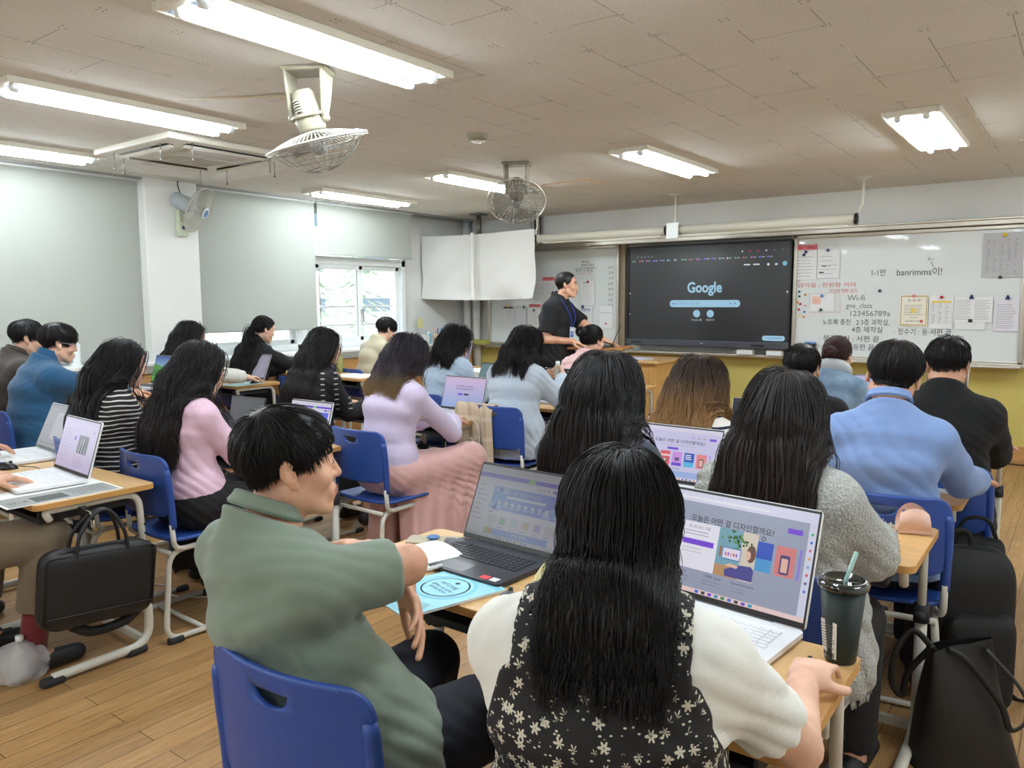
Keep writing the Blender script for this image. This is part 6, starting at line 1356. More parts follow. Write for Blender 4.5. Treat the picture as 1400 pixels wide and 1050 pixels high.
class Person:
    def __init__(s, label, head, yaw=0, hyaw=0, pitch=8, lean=.12, male=False, bulk=1., hs=1., hroll=0, pelvis=None, pz=.56, sw=None, hunch=.03, nb_back=.035, neck_drop=.062):
        s.label = label; s.male = male; s.bulk = bulk
        y = math.radians(yaw); s.f = V3(-math.sin(y), math.cos(y), 0); s.r = V3(math.cos(y), math.sin(y), 0); s.u = V3(0, 0, 1)
        s.hs = hs*(1.0 if male else .955)
        hy = math.radians(yaw+hyaw); R = Matrix.Rotation(hy, 3, 'Z') @ Matrix.Rotation(-math.radians(pitch), 3, 'X') @ Matrix.Rotation(math.radians(hroll), 3, 'Y')
        s.R = np.array(R)                                        # columns: head right, forward, up
        top = V3(head)-V3(0, 0, .014)
        s.hc = top-s.R@V3(0, -.012, .117)*s.hs
        s.nk0 = s.hc+s.R@V3(0, -.03, -.075)*s.hs
        s.nb = s.nk0+V3(0, 0, -neck_drop)-s.f*nb_back
        s.pv = V3(*(pelvis if pelvis is not None else (s.nb-s.f*lean)[:2]), pz)
        mid = (s.pv+s.nb)/2-s.f*hunch*2
        s.sp = lambda t: s.pv*(1-t)**2+2*mid*t*(1-t)+s.nb*t*t
        s.sw = sw or (.168 if male else .146)*(.6+.4*bulk)
        b = bulk
        s.stations = [(0, .165*b, .12*b), (.2, .158*b, .118*b), (.42, (.148 if male else .130)*b, .105*b), (.68, .158*b, (.118 if male else .116)*b), (.86, .145*b, .088*b), (.97, .075, .06)] if True else 0
        s.S = {k: s.sp(.84)+s.r*s.sw*k+s.f*.005 for k in (-1, 1)}
        s.arm = {}; s.hips = {k: s.pv+s.r*.085*b*k-s.u*.015 for k in (-1, 1)}; s.leg = {}
        s.hand_mesh = []
        s.ratio = 1.0 if male else .93
    def H(s, x, y, z): return s.hc+s.R@(V3(x, y, z)*s.hs)
    def set_arm(s, k, wrist, elbow=None, pole=None, hd=None, pn=(0, 0, -1), curl=.35, spread=1., thumb=.6, vis=True):
        S = s.S[k]; W = V3(wrist); a, b = .285*s.ratio, .245*s.ratio
        if elbow is None:
            v = W-S; d = min(np.linalg.norm(v), (a+b)*.995); v = nrm(v); W = S+v*d
            x = (a*a-b*b+d*d)/(2*d); hgt = math.sqrt(max(a*a-x*x, 0)); p = V3(pole) if pole is not None else s.r*k*.12-s.u*.9-s.f*.4
            p = nrm(p-v*np.dot(p, v)); elbow = S+v*x+p*hgt
        s.arm[k] = (S, V3(elbow), W); s.hinfo = getattr(s, 'hinfo', {}); s.hinfo[k] = (hd if hd is not None else W-V3(elbow), pn, curl, spread, thumb, vis)
    def default_arms(s, fwd=.36, wide=.10, z=.785, skip=()):
        for k in (-1, 1):
            if k in skip or k in s.arm: continue
            w = V3(*(s.nb+s.f*fwd+s.r*k*wide)[:2], z); s.set_arm(k, w, hd=s.f-s.r*k*.25-s.u*.12, curl=.4)
    def set_leg(s, k, knee, ankle, toe=None): s.leg[k] = (s.hips[k], V3(knee), V3(ankle), V3(toe) if toe is not None else V3(ankle)+s.f*.15)
    def default_legs(s, spread=.10, back=.0, skip=()):
        for k in (-1, 1):
            if k in s.leg: continue
            kn = V3(*(s.pv+s.f*.41*s.ratio+s.r*k*spread)[:2], .50); an = V3(*(kn-s.f*(.04+back)+s.r*k*.01)[:2], .085); s.set_leg(k, kn, an)
    # --- implicit parts
    def seg(s, p, t0, t1, a0, b0, a1, b1, e):
        A, B = s.sp(t0), s.sp(t1); ax = nrm(B-A); L = np.linalg.norm(B-A); x = nrm(s.r-ax*np.dot(s.r, ax)); d = np.cross(ax, x)
        q = p-A.astype(f32); t = np.clip(q@ax.astype(f32)/L, 0, 1); z = q@ax.astype(f32)-t*L
        rx = a0+(a1-a0)*t+e; ry = b0+(b1-b0)*t+e; m = np.minimum(rx, ry)
        return (np.sqrt((q@x.astype(f32)/rx)**2+(q@d.astype(f32)/ry)**2+(z/(m*.7))**2)-1)*m
    def torso(s, p, e=0., t_lo=0., t_hi=.97, wide=0.):
        v = None
        st = [x for x in s.stations if t_lo-.001 <= x[0] <= t_hi+.001]
        for (t0, a0, b0), (t1, a1, b1) in zip(st, st[1:]):
            u = s.seg(p, t0, t1, a0, b0, a1, b1, e+wide*max(0, 1-t0*2)); v = u if v is None else smin(v, u, .035)
        for k in (-1, 1):
            v = smin(v, rc(p, s.sp(.93)+s.r*k*.04, s.S[k]-s.r*k*.01, .052+e, .056*s.bulk+e), .04)
        if not s.male: 
            for k in (-1, 1): v = smin(v, ell(p, s.sp(.68)+s.r*k*.07+s.f*.085*s.bulk, (.062+e, .055+e, .065+e)), .03)
        return v
    def limb(s, p, pts, rad, e=0.):
        v = None
        for a, b, r0, r1 in zip(pts, pts[1:], rad, rad[1:]): u = rc(p, a, b, r0+e, r1+e); v = u if v is None else smin(v, u, .012)
        return v
    def head_fn(s, p0):
        q = ((p0-s.hc.astype(f32))@s.R.astype(f32))/f32(s.hs)
        x = np.abs(q[:, 0]); m = np.stack([x, q[:, 1], q[:, 2]], 1)
        v = ell(q, (0, -.014, .034), (.0765, .095, .083))
        v = smin(v, ell(q, (0, .032, .03), (.062, .058, .062)), .02)
        v = smin(v, ell(q, (0, .028, -.035), (.057, .060, .068)), .025)
        v = smin(v, rc(m, (.050, -.002, -.055), (.012, .068, -.099), .022, .0175), .025)
        v = smin(v, ell(q, (0, .074, -.098), (.020, .017, .016)), .015)
        v = smin(v, ell(m, (.040, .060, -.028), (.026, .022, .024)), .02)
        v = smin(v, rc(m, (.010, .083, .021), (.046, .066, .022), .0085, .0075), .012)
        v = smax(v, -ell(m, (.031, .098, .002), (.020, .016, .011)), .012)
        v = smin(v, ell(m, (.031, .0745, .003), (.0165, .0125, .010)), .004)
        v = smin(v, rc(q, (0, .086, .008), (0, .1025, -.028), .0070, .0105), .009)
        v = smin(v, ell(m, (.0115, .092, -.031), (.0085, .0095, .0075)), .006)
        v = smin(v, ell(q, (0, .083, -.066), (.030, .016, .022)), .012)
        v = smin(v, rc(m, (0, .0985, -.0595), (.020, .087, -.0635), .0052, .0032), .004)
        v = smin(v, rc(m, (0, .0975, -.0715), (.018, .087, -.0685), .0062, .0035), .004)
        v = smax(v, -rc(m, (0, .1045, -.0655), (.021, .0915, -.0665), .0018, .0012), .003)
        # ears
        er = np.array(Matrix.Rotation(.28, 3, 'X') @ Matrix.Rotation(-.45, 3, 'Z'))
        ear = ell(m, (.0795, -.012, -.006), (.0085, .0180, .0285), er); ear = smax(ear, -ell(m, (.088, -.006, .0), (.0075, .0115, .0185), er), .005)
        ear = smin(ear, ell(m, (.079, .0, -.033), (.006, .009, .010)), .008)
        v = smin(v, ear, .006)
        return v*f32(s.hs)
    def skull_fn(s, p0):
        q = ((p0-s.hc.astype(f32))@s.R.astype(f32))/f32(s.hs)
        v = ell(q, (0, -.014, .034), (.0775, .096, .084)); v = smin(v, ell(q, (0, .030, .0), (.062, .062, .09)), .03)
        return v*f32(s.hs)
    def neck_fn(s, p, e=0.): 
        r = .056 if s.male else .046
        return rc(p, s.nk0+s.R@V3(0, .012, .0), s.nb-s.u*.03, r+e, r*1.1+e)
    ARM_R = (.047, .041, .036, .026)
    def arm_pts(s, k):
        S, E, W = s.arm[k]; return [S, S*.45+E*.55, E, W]
    def arm_rad(s, g=1.): 
        m = (1.08 if s.male else .92)*g*(.5+.5*s.bulk); return [.050*m, .045*m, .038*m, .0265*(1.06 if s.male else .97)]
    def body_fn(s, p):
        v = smin(s.torso(p), s.neck_fn(p), .03)
        v = smin(v, near(s.hc, .16, s.head_fn)(p), .018)
        for k in s.arm: v = smin(v, s.limb(p, s.arm_pts(k), s.arm_rad()), .02)
        for k, (h, kn, an, to) in s.leg.items():
            v = smin(v, s.limb(p, [h, kn, an], [.085*s.bulk, .058, .042]), .03); v = smin(v, rc(p, an-s.u*.03, to-s.u*.045, .038, .026), .02)
        return v
    def bounds(s, extra=()):
        P = [s.hc, s.pv, s.nb]+[q for k in s.arm for q in s.arm[k]]+[q for k in s.leg for q in s.leg[k]]+list(extra); P = np.array(P); return P.min(0)-.17, P.max(0)+.17
    # --- output
    def emit(s, nm, pts, q, mats, parent=None, mi=None):
        me = fast_mesh(nm, pts-s.base, q, mats, mi); return link(nm, me, parent)
    def build_body(s, h=.009, hh=.0045, skin=None, eyes=True, brow=H_BLACK):
        s.base = V3(s.pv[0], s.pv[1], 0); sk = skin or (M_SKIN if s.male else M_SKINF)
        lo, hi = s.bounds(); lo[2] = max(lo[2], -.02)
        hw = .155*s.hs; zc = s.nk0[2]-.03
        pts, q = surf(s.body_fn, lo, hi, max(h, .010))
        # replace the coarse head by a finer one cut at mid neck
        keep = (pts[q].mean(1)[:, 2] < zc+.004) | (np.linalg.norm(pts[q].mean(1)-s.hc, axis=1) > .26); q1 = q[keep]
        fn = lambda p: smin(smin(near(s.hc, .16, s.head_fn)(p), s.neck_fn(p), .02), s.torso(p), .03)
        hp, hq = surf(fn, s.hc+V3(-.15, -.15, -.2), s.hc+V3(.15, .15, .15), h, 4)
        kp = hp[hq].mean(1)[:, 2] > zc-.006; hq = hq[kp]
        ho = len(pts); P = [pts, hp]; Q = [q1, hq+ho]; MI = [np.zeros(len(q1))]
        lc = ((hp-s.hc)@s.R)/s.hs; fc = lc[hq].mean(1); mi = np.zeros(len(hq))
        lip = (np.abs(fc[:, 0]) < .0215) & (fc[:, 1] > .086) & (fc[:, 2] > -.0775+.12*np.abs(fc[:, 0])) & (fc[:, 2] < -.0545-.22*np.abs(fc[:, 0])); mi[lip] = 1
        ax_ = np.abs(fc[:, 0]); br = (ax_ > .013) & (ax_ < .052) & (fc[:, 1] > .045) & (np.abs(fc[:, 2]-(.0265-6*(ax_-.03)**2*1.2)) < .0042+.0012*(ax_ < .04)); mi[br] = 2
        MI.append(mi); off = ho+len(hp)
        for k, inf in getattr(s, 'hinfo', {}).items():
            hd, pn, curl, spr, thb, vis = inf
            if not vis: continue
            a, b = hand_geo(s.arm[k][2], hd, pn, k, curl, hh, spr, thb, (1.04 if s.male else .95)); P.append(a); Q.append(b+off); MI.append(np.zeros(len(b))); off += len(a)
        if eyes:
            for sx in (-1, 1):
                b = MB(); b.ball((0, 0, 0), (.0118, .0065, .0048), n=14, m=8); b.ball((.0005*sx, .0040, -.0002), (.0064, .0044, .0049), n=12, m=8)
                vv = s.hc+(np.array(b.v)*1.+V3(.031*sx, .0815, .0022))@s.R.T*s.hs; n1 = 14*8
                for f, isir in [(f, max(f) >= 2+14*7) for f in b.f]:
                    f = list(f)+[f[-1]] if len(f) == 3 else list(f)
                    Q.append(np.array([f])+off); MI.append(np.array([4. if isir else 3.]))
                P.append(vv); off += len(vv)
        o = s.emit('person', np.concatenate(P), np.concatenate(Q), [sk, M_LIP, brow, M_EYEW, M_IRIS], None, np.concatenate(MI))
        o.location = s.base; tag(o, s.label, 'person'); s.o = o
        return o
    def folds(s, p, amp, fr=1.):
        o = (s.pv*7.3) % 1.7
        a = (p@np.array([.62, .38, .68], f32))+f32(o[0]); b = p@np.array([.75, -.6, .25], f32)+f32(o[1]); c = p@np.array([-.58, .42, .70], f32)+f32(o[0]-o[1])
        w = np.sin(74*fr*a+3.6*np.sin(11*fr*b+1)+2.4*np.sin(15*c)); w2 = np.sin(66*fr*c+3.8*np.sin(10*fr*a)+2.*np.sin(17*b)+.7); w3 = np.sin(30*fr*b+2.5*np.sin(12*c))
        m1 = np.clip(.35+.95*np.sin(10*b+5*c+.5)*np.sin(7*a+1), 0, 1); m2 = np.clip(.35+.95*np.sin(9*a-6*c+2)*np.sin(8*b), 0, 1)
        return amp*(.85*m1*(1-2*np.abs(w)**.8)+.4*m2*(1-2*np.abs(w2)**.8)+.25*w3)
    def top_fn(s, e=.014, sleeve='long', hem_t=0., neck=.02, fold=.004, loose=.0, sl_e=.012, vneck=0., short=.72, puff=0.):
        ax = nrm(s.sp(1.)-s.sp(.86)); nkc = s.nb+s.u*(neck+.028)-s.f*.0
        lo_c = s.sp(0)-s.u*.01; sa = nrm(s.sp(.3)-s.sp(0))
        arms = []
        for k in s.arm:
            S, E, W = s.arm[k]; r = s.arm_rad()
            if sleeve == 'none': continue
            if sleeve == 'short':
                end = S+(E-S)*short; arms.append(([S, end], [r[0]+sl_e+.002, r[1]+sl_e+.008+puff], end, nrm(E-S)))
            elif sleeve == 'elbow':
                end = E+(W-E)*.12; arms.append(([S, S*.4+E*.6, E, end+(W-E)*.1], [r[0]+sl_e, r[1]+sl_e+.004, r[2]+sl_e+.008, r[2]+sl_e+.008], end, nrm(W-E)))
            else:
                fr = {'long': .93, 'three': .6}[sleeve]; end = E+(W-E)*fr; arms.append(([S, S*.4+E*.6, E, E*.4+W*.6, W], [r[0]+sl_e, r[1]+sl_e+.002, r[2]+sl_e+.004, r[3]+.012+sl_e, r[3]+sl_e*.9+.004], end, nrm(W-E)))
        def fn(p):
            v = s.torso(p, e, 0, .97, loose)
            v = smin(v, rc(p, s.sp(.9), s.nb+s.u*.075, .07+e, (.060 if s.male else .050)+e*.55), .03)
            v = smax(v, (p-(nkc-s.f*.0).astype(f32))@nrm(s.u*.9+s.f*(.42-vneck)).astype(f32), .006)
            hm = (p-(s.sp(hem_t)).astype(f32))@(-s.u).astype(f32) if hem_t >= 0 else (p-(s.pv+s.u*hem_t).astype(f32))@(-s.u).astype(f32)
            if hem_t < 0: v = smin(v, ell(p, s.pv+s.u*hem_t*.6, (.175*s.bulk+e+loose, .135*s.bulk+e+loose, .16)), .05)
            v = smax(v, hm, .008)
            for pts, rad, end, d in arms:
                u = s.limb(p, pts, rad); u = smax(u, (p-end.astype(f32))@d.astype(f32), .006); v = smin(v, u, .03)
            return v+s.folds(p, fold)
        return fn
    def add_top(s, m, name='shirt', h=.009, collar=None, label=None, collar_m=None, **kw):
        fn = s.top_fn(**kw); s.topf = fn; P = [s.pv, s.nb]+[q for k in s.arm for q in s.arm[k]]; P = np.array(P)
        pts, q = surf(fn, P.min(0)-.19, P.max(0)+.19, h); o = s.emit(name, pts, q, [m], s.o)
        if label: o['label'] = label
        if collar:
            b = MB(); r = (.066 if s.male else .056)*(1.0 if collar != 'hood' else 1.25); n = 40
            ax = nrm(s.u*.9+s.f*.42); c0 = s.nb+s.u*.040+s.f*.012; X = s.r; Y = nrm(np.cross(ax, X))
            hgt = {'shirt': .036, 'polo': .034, 'crew': .014, 'hood': .075, 'turtle': .05}[collar]
            def cf(u, v):
                th = 2*PI*(u*.92+.04)+PI/2 if collar in ('shirt', 'polo') else 2*PI*u
                k = 1.10-.10*min(1, v*2)+.20*max(0, v-.5)*2*(collar in ('shirt', 'polo')) if collar != 'hood' else 1.1+.35*math.sin(PI*v)
                zz = hgt*min(1, v*2)-hgt*.85*max(0, v-.5)*2*(collar in ('shirt', 'polo')) if collar != 'hood' else hgt*(v-.25)
                bk = (1-math.sin(th-0))*.5
                q = c0+(X*math.cos(th)*r*k+Y*math.sin(th)*r*k*1.02)+ax*(zz-(.01 if collar == 'hood' else 0)*(1-bk))
                return tuple(q-s.base)
            b.grid(cf, 44, 12, closed_u=collar not in ('shirt', 'polo')); o2 = b.build('collar', collar_m or m, o)
            md = o2.modifiers.new('thickness', 'SOLIDIFY'); md.thickness = .004 if collar != 'hood' else .012
        return o
    def add_pants(s, m, h=.012, e=.014, cuff=.95, name='trousers', wide=1.):
        def fn(p):
            v = ell(p, s.pv-s.u*.005, (.17*s.bulk+e, .125*s.bulk+e, .115))
            for k, (hp, kn, an, to) in s.leg.items():
                end = kn+(an-kn)*cuff; u = s.limb(p, [hp, hp*.5+kn*.5, kn, end+(an-kn)*.1], [.092*s.bulk+e*.7, .08*(.5+.5*s.bulk)+e, .062*wide+e, .052*wide+e]); u = smax(u, (p-end.astype(f32))@nrm(an-kn).astype(f32), .006); v = smin(v, u, .03)
            v = smax(v, (p-(s.pv+s.u*.10).astype(f32))@s.u.astype(f32), .01)
            return v+s.folds(p, .004)
        P = np.array([s.pv]+[q for k in s.leg for q in s.leg[k]]); pts, q = surf(fn, P.min(0)-.19, P.max(0)+.19, h); return s.emit(name, pts, q, [m], s.o)
    def add_skirt(s, m, h=.012, hang=.3, flare=.05, name='skirt', drape=True):
        kns = [s.leg[k][1] for k in s.leg]; kc = sum(kns)/2
        def fn(p):
            v = ell(p, s.pv, (.19*s.bulk+.015, .15*s.bulk+.015, .13))
            for k in s.leg: v = smin(v, rc(p, s.hips[k], s.leg[k][1], .10*s.bulk, .078), .06)
            v = smin(v, rc(p, kns[0], kns[1], .078, .078), .05)
            for k in s.leg:
                for t in (.12, .34, .56, .78, 1.0) if drape else (.9,):
                    top = s.hips[k]*(1-t)+s.leg[k][1]*t; bot = V3(*(top+s.r*k*flare-s.f*.02*t)[:2], kc[2]-hang); u = rc(p, top, bot, .07, .066+flare*.3); v = smin(v, u, .05)
            v = smax(v, (kc[2]-hang)-p[:, 2], .008); v = smax(v, (p-(s.pv+s.u*.11).astype(f32))@s.u.astype(f32), .01)
            th = np.arctan2((p-kc.astype(f32))@s.f.astype(f32), (p-kc.astype(f32))@s.r.astype(f32)); lowz = np.clip((kc[2]-p[:, 2])*4, 0, 1)
            sx_ = p@s.f.astype(f32); sy_ = p@s.r.astype(f32)
            return v+s.folds(p, .006)+.009*lowz*(np.sin(62*sx_+2*np.sin(7*p[:, 2])+1.5*np.sin(20*sy_))+.6*np.sin(75*sy_+9*p[:, 2]))
        P = np.array([s.pv]+kns+[kc-V3(0, 0, hang)]); pts, q = surf(fn, P.min(0)-.24, P.max(0)+.24, h); return s.emit(name, pts, q, [m], s.o)
    def add_shoes(s, m, name='shoe', h=.008, e=.012):
        for k, (hp, kn, an, to) in s.leg.items():
            d = nrm((to-an)*V3(1, 1, 0))
            def fn(p):
                v = rc(p, V3(an[0], an[1], .045)-d*.03, V3(to[0], to[1], .035)+d*.02, .036+e*.5, .03+e*.5); v = smin(v, rc(p, V3(an[0], an[1], .05), V3(an[0], an[1], .09), .04, .04), .02)
                return smax(v, .004-p[:, 2], .006)
            P = np.array([an, to]); pts, q = surf(fn, V3(*(P.min(0)-.09)[:2], -.01), V3(*(P.max(0)+.09)[:2], .16), h); s.emit(name, pts, q, [m], s.o)
    # --- hair
    def hair(s, style, m, n=900, L=.4, seed=1, r=.0012, part=0., vol=.012, wave=0., tie=None, tail=.3, cap=True, back=.45, hl=None, topf=True, wfreq=22., rings=3, spread=1., wid=(.105, .125, .13, .13), fill=.25, fillr=.0045, backpull=1., ymin=None, tuft=.34, hull=.15, lvar=.05, strict=.55):
        rng = np.random.default_rng(seed); HLv = HL_M if s.male else HL_F
        HLv = HLv if hl is None else np.array(hl)
        def proj(dirs):
            p = np.repeat((s.hc+s.R@V3(0, -.01, .03)*s.hs)[None], len(dirs), 0); c = p.copy(); t = np.full(len(dirs), .09)
            wd = dirs@s.R.T
            for _ in range(8): t = t-s.skull_fn((c+wd*t[:, None]).astype(f32))*.9
            return c+wd*t[:, None]
        loc = lambda P: ((P-s.hc)@s.R)/s.hs
        d = rng.normal(size=(n*5, 3)); d /= np.linalg.norm(d, axis=1)[:, None]
        P = proj(d); q = loc(P); ok = q[:, 2] > np.interp(q[:, 1], HL_Y, HLv)+.003; P = P[ok][:n]; q = q[ok][:n]; n = len(P)
        body = (lambda p: smin(s.skull_fn(p), s.topf(p), hull)) if topf and hasattr(s, 'topf') and style != 'short' else s.skull_fn
        def col(p): return smin(body(p), s.neck_fn(p), .04)
        def colg(p):
            e = .004; p = p.astype(f32); g = np.stack([col(p+np.array(v, f32)*e)-col(p-np.array(v, f32)*e) for v in ((1, 0, 0), (0, 1, 0), (0, 0, 1))], 1)
            return col(p), g/(np.linalg.norm(g, axis=1)[:, None]+1e-9)
        isfill = rng.random(n) < fill
        sx = np.sign(q[:, 0]-part+rng.normal(size=n)*.004)
        if style in ('long', 'bob'):
            bk = np.clip((.02-q[:, 1])/.07, 0, 1); lat = sx*(1-bk)+q[:, 0]/.07*.30*bk
            dl = np.stack([lat, -back*(.8+.4*(q[:, 1] > .0)), -.15-.5*bk], 1)
        elif style == 'short':
            cr = np.array([.012, -.055, .105]); dl = q-cr; dl /= np.linalg.norm(dl, axis=1)[:, None]+1e-6; top = np.clip((q[:, 2]-.05)/.05, 0, 1); fr = (q[:, 1] > -.03)
            dl = dl+np.where(fr[:, None], np.stack([.12+0*top, .45+.4*top, -.35+.3*top], 1), np.array([0, -.05, -.8]))+rng.normal(size=(n, 3))*.16
            ci = rng.integers(0, n, 130); cid = np.argmin(((q[:, None]-q[ci][None])**2).sum(2), 1); dl = dl+(rng.normal(size=(130, 3))*tuft)[cid]*np.interp(q[:, 2], [.0, .06], [.3, 1.])[:, None]; tl = (.75+.5*rng.random(130))[cid]; tv = (.45+1.1*rng.random(130))[cid]
        else: dl = np.array(tie)-q
        D = dl@s.R.T; D /= np.linalg.norm(D, axis=1)[:, None]
        Ls = L*(1+np.clip(rng.normal(size=n), -2, 2)*(lvar if style != 'short' else .15))
        if style in ('long', 'bob'): Ls = Ls-.15*(1-np.clip((q[:, 2]+.05)/.15, 0, 1))
        if style == 'short': Ls = Ls*np.interp(q[:, 2], [-.06, .0, .04, .08], [.18, .28, .7, 1.])*np.where(q[:, 1] > .03, .72, 1)*tl
        K = {'long': 30, 'bob': 22, 'short': 8}.get(style, 34)
        tw = V3(s.H(*tie)) if tie is not None else None
        ds = Ls/(K-1) if tie is None else np.full(n, (np.linalg.norm(P-tw, axis=1)*1.25).max()/(K*.45) if style == 'pony' else .012)
        off = np.where(isfill, rng.random(n)*vol*.5, np.clip(np.abs(rng.normal(size=n)), 0, 1.7)*vol*.55+.002)
        if style == 'short': off = rng.random(n)*vol*np.interp(q[:, 2], [-.05, .03, .08], [.10, .5, 1.])*tv+.0015
        path = [P.copy()]; passed = np.zeros(n, bool); jit = rng.normal(size=(n, 3))*.012; stop = np.zeros(n, bool); rw = rng.random(n)
        g = np.array([0, 0, -1.])
        for k in range(1, K):
            if tie is not None:
                tgt = tw+jit*.6; to = tgt-P; dist = np.linalg.norm(to, axis=1); passed |= dist < ds*1.3
                if style == 'bun': stop |= passed
                dn = np.where(passed[:, None], 0, to/(dist[:, None]+1e-6)); tailv = -s.R[:, 1]*.25*max(0, 1-k/K*1.6)+g*.9+jit*6*spread; D = np.where(passed[:, None], D*.6+tailv*.4, dn)
            elif style == 'short': D = D+g*.10
            else: D = D*.74+g*.32*min(1, k/4.)
            D /= np.linalg.norm(D, axis=1)[:, None]+1e-9
            Pn = P+D*ds[:, None]
            if style in ('long', 'bob'):
                zr = s.hc[2]-Pn[:, 2]; xl = (Pn-s.hc)@s.r; wl = np.interp(zr, [-.12, .02, .14, .3, .6], [.2, *wid])*(.80+.2*rw); over = np.clip(np.abs(xl)-wl, 0, .05)*np.sign(xl)
                Pn = Pn-s.r*(over*strict)[:, None]
                yl = (Pn-s.nb)@s.f; bp = np.clip((zr+.05)/.16, 0, 1)*np.clip(yl+.085, 0, .0075)*backpull; Pn = Pn-s.f*bp[:, None]
            dd, gg = colg(Pn)
            lay = off*min(1, .35+k/6.)*(1+.6*k/K) if style != 'short' else off*(.35+.65*k/K)
            push = np.clip(lay-dd, 0, .03); Pn = Pn+gg*push[:, None]
            if style != 'short':
                hug = (dd > lay+.003) & (loc(Pn)[:, 2] > -.045) & ~passed; Pn = Pn-gg*(np.clip(dd-lay, 0, .012)*.8*hug)[:, None]
            else: Pn = Pn-gg*(np.clip(dd-lay, 0, .02)*.85)[:, None]
            Pn = np.where(stop[:, None], P, Pn); Dn = Pn-P; ln = np.linalg.norm(Dn, axis=1)[:, None]; D = np.where(ln > 1e-6, Dn/(ln+1e-9), D)
            if style in ('long', 'bob'):
                low = (s.hc[2]-Pn[:, 2] > .09)[:, None]; D = np.where(low, D*np.array([.55, .55, 1.]), D); D[:, 2] = np.where(low[:, 0], np.minimum(D[:, 2], -.25), D[:, 2])
            P = Pn; path.append(P.copy())
        T = np.stack(path, 1)                                    # n,K,3
        if ymin is not None: T[:, :, 1] = np.where(T[:, :, 1] < ymin+.03, ymin+.03+(T[:, :, 1]-ymin-.03)*.25, T[:, :, 1])
        if wave:
            cl = rng.integers(0, 26, n); ph = rng.uniform(0, 6.28, 26)[cl]+rng.normal(size=n)*.5; am = wave*(.5+rng.random(26)[cl]); t = np.linspace(0, 1, K)
            lat = np.stack([np.cos(ph*3), np.sin(ph*3), 0*ph], 1); T += lat[:, None, :]*(am[:, None]*t[None]**1.6*np.sin(ph[:, None]+wfreq*t[None]*(.8+.4*rng.random(26)[cl])[:, None]))[..., None]
        rad = np.where(isfill, fillr if style != 'short' else r*1.6, r)[:, None]*np.interp(np.linspace(0, 1, K), [0, .1, .75, 1], [.7, 1, .8, .22])[None]
        tg = np.gradient(T, axis=1); tg /= np.linalg.norm(tg, axis=2)[..., None]+1e-9
        rf = nrm(V3(.31, .87, .39)); A = np.cross(tg, rf); A /= np.linalg.norm(A, axis=2)[..., None]+1e-9; B = np.cross(tg, A)
        ring = [T+(A*math.cos(2*PI*j/rings)+B*math.sin(2*PI*j/rings))*rad[..., None] for j in range(rings)]
        X = np.stack(ring, 2).reshape(-1, 3); i0 = (np.arange(n)[:, None]*K+np.arange(K-1)[None]).ravel()*rings
        Q = np.concatenate([np.stack([i0+j, i0+(j+1) % rings, i0+rings+(j+1) % rings, i0+rings+j], 1) for j in range(rings)])
        PT = [X]; QT = [Q]; off_ = len(X)
        if cap:
            nu, nv = 56, 34; u, v = np.meshgrid(np.arange(nu)/nu*2*PI, (np.arange(nv)/(nv-1))*PI*.86+.0); dd = np.stack([np.sin(v)*np.cos(u), np.sin(v)*np.sin(u), np.cos(v)], -1).reshape(-1, 3)
            cp = proj(dd); lc = loc(cp); thick = (.0015 if style != 'short' else .001+.006*np.clip((lc[:, 2]-.01)/.06, 0, 1)); nn = cp-(s.hc+s.R@V3(0, -.01, .03)*s.hs); nn /= np.linalg.norm(nn, axis=1)[:, None]
            okv = lc[:, 2] > np.interp(lc[:, 1], HL_Y, HLv)-.004; cp = cp+nn*(thick if np.isscalar(thick) else thick[:, None])
            ii = np.arange(nu*nv).reshape(nv, nu); qd = np.stack([ii[:-1], ii[1:], np.roll(ii, -1, 1)[1:], np.roll(ii, -1, 1)[:-1]], -1).reshape(-1, 4); qd = qd[okv[qd].sum(1) >= 3]
            PT.append(cp); QT.append(qd+off_); off_ += len(cp)
        if style == 'bun':
            bc = s.H(*(np.array(tie)+np.array([0, -.022, .0]))); R0 = .046*s.hs*spread; nb = 420; K2 = 16
            ph = rng.uniform(0, 2*PI, nb); inc = rng.uniform(-.9, .9, nb); rr_ = R0*(.72+.3*rng.random(nb)); t = np.linspace(0, 2.4, K2)
            th = ph[:, None]+t[None]; lx = rr_[:, None]*np.cos(th); lz = rr_[:, None]*np.sin(th); ly = R0*.72*np.sin(inc[:, None]*1.2+.25*np.sin(2*th)); sc_ = np.sqrt(np.clip(1-(ly/(R0*.9))**2, .1, 1))
            Lc = np.stack([lx*sc_, ly, lz*sc_*.95], -1); T2 = bc+Lc@s.R.T
            tg = np.gradient(T2, axis=1); tg /= np.linalg.norm(tg, axis=2)[..., None]; A = np.cross(tg, rf); A /= np.linalg.norm(A, axis=2)[..., None]; B = np.cross(tg, A)
            X = np.stack([T2+(A*math.cos(2*PI*j/3)+B*math.sin(2*PI*j/3))*.0026 for j in range(3)], 2).reshape(-1, 3); i0 = (np.arange(nb)[:, None]*K2+np.arange(K2-1)[None]).ravel()*3
            PT.append(X); QT.append(np.concatenate([np.stack([i0+j, i0+(j+1) % 3, i0+3+(j+1) % 3, i0+3+j], 1) for j in range(3)])+off_); off_ += len(X)
            bl = MB(); bl.ball((0, 0, 0), (R0*.8, R0*.62, R0*.78), n=20, m=12); vv = bc+np.array(bl.v)@s.R.T; PT.append(vv)
            QT.append(np.array([list(f)+[f[-1]] if len(f) == 3 else list(f) for f in bl.f])+off_)
        return s.emit('hair', np.concatenate(PT), np.concatenate(QT), [m], s.o)
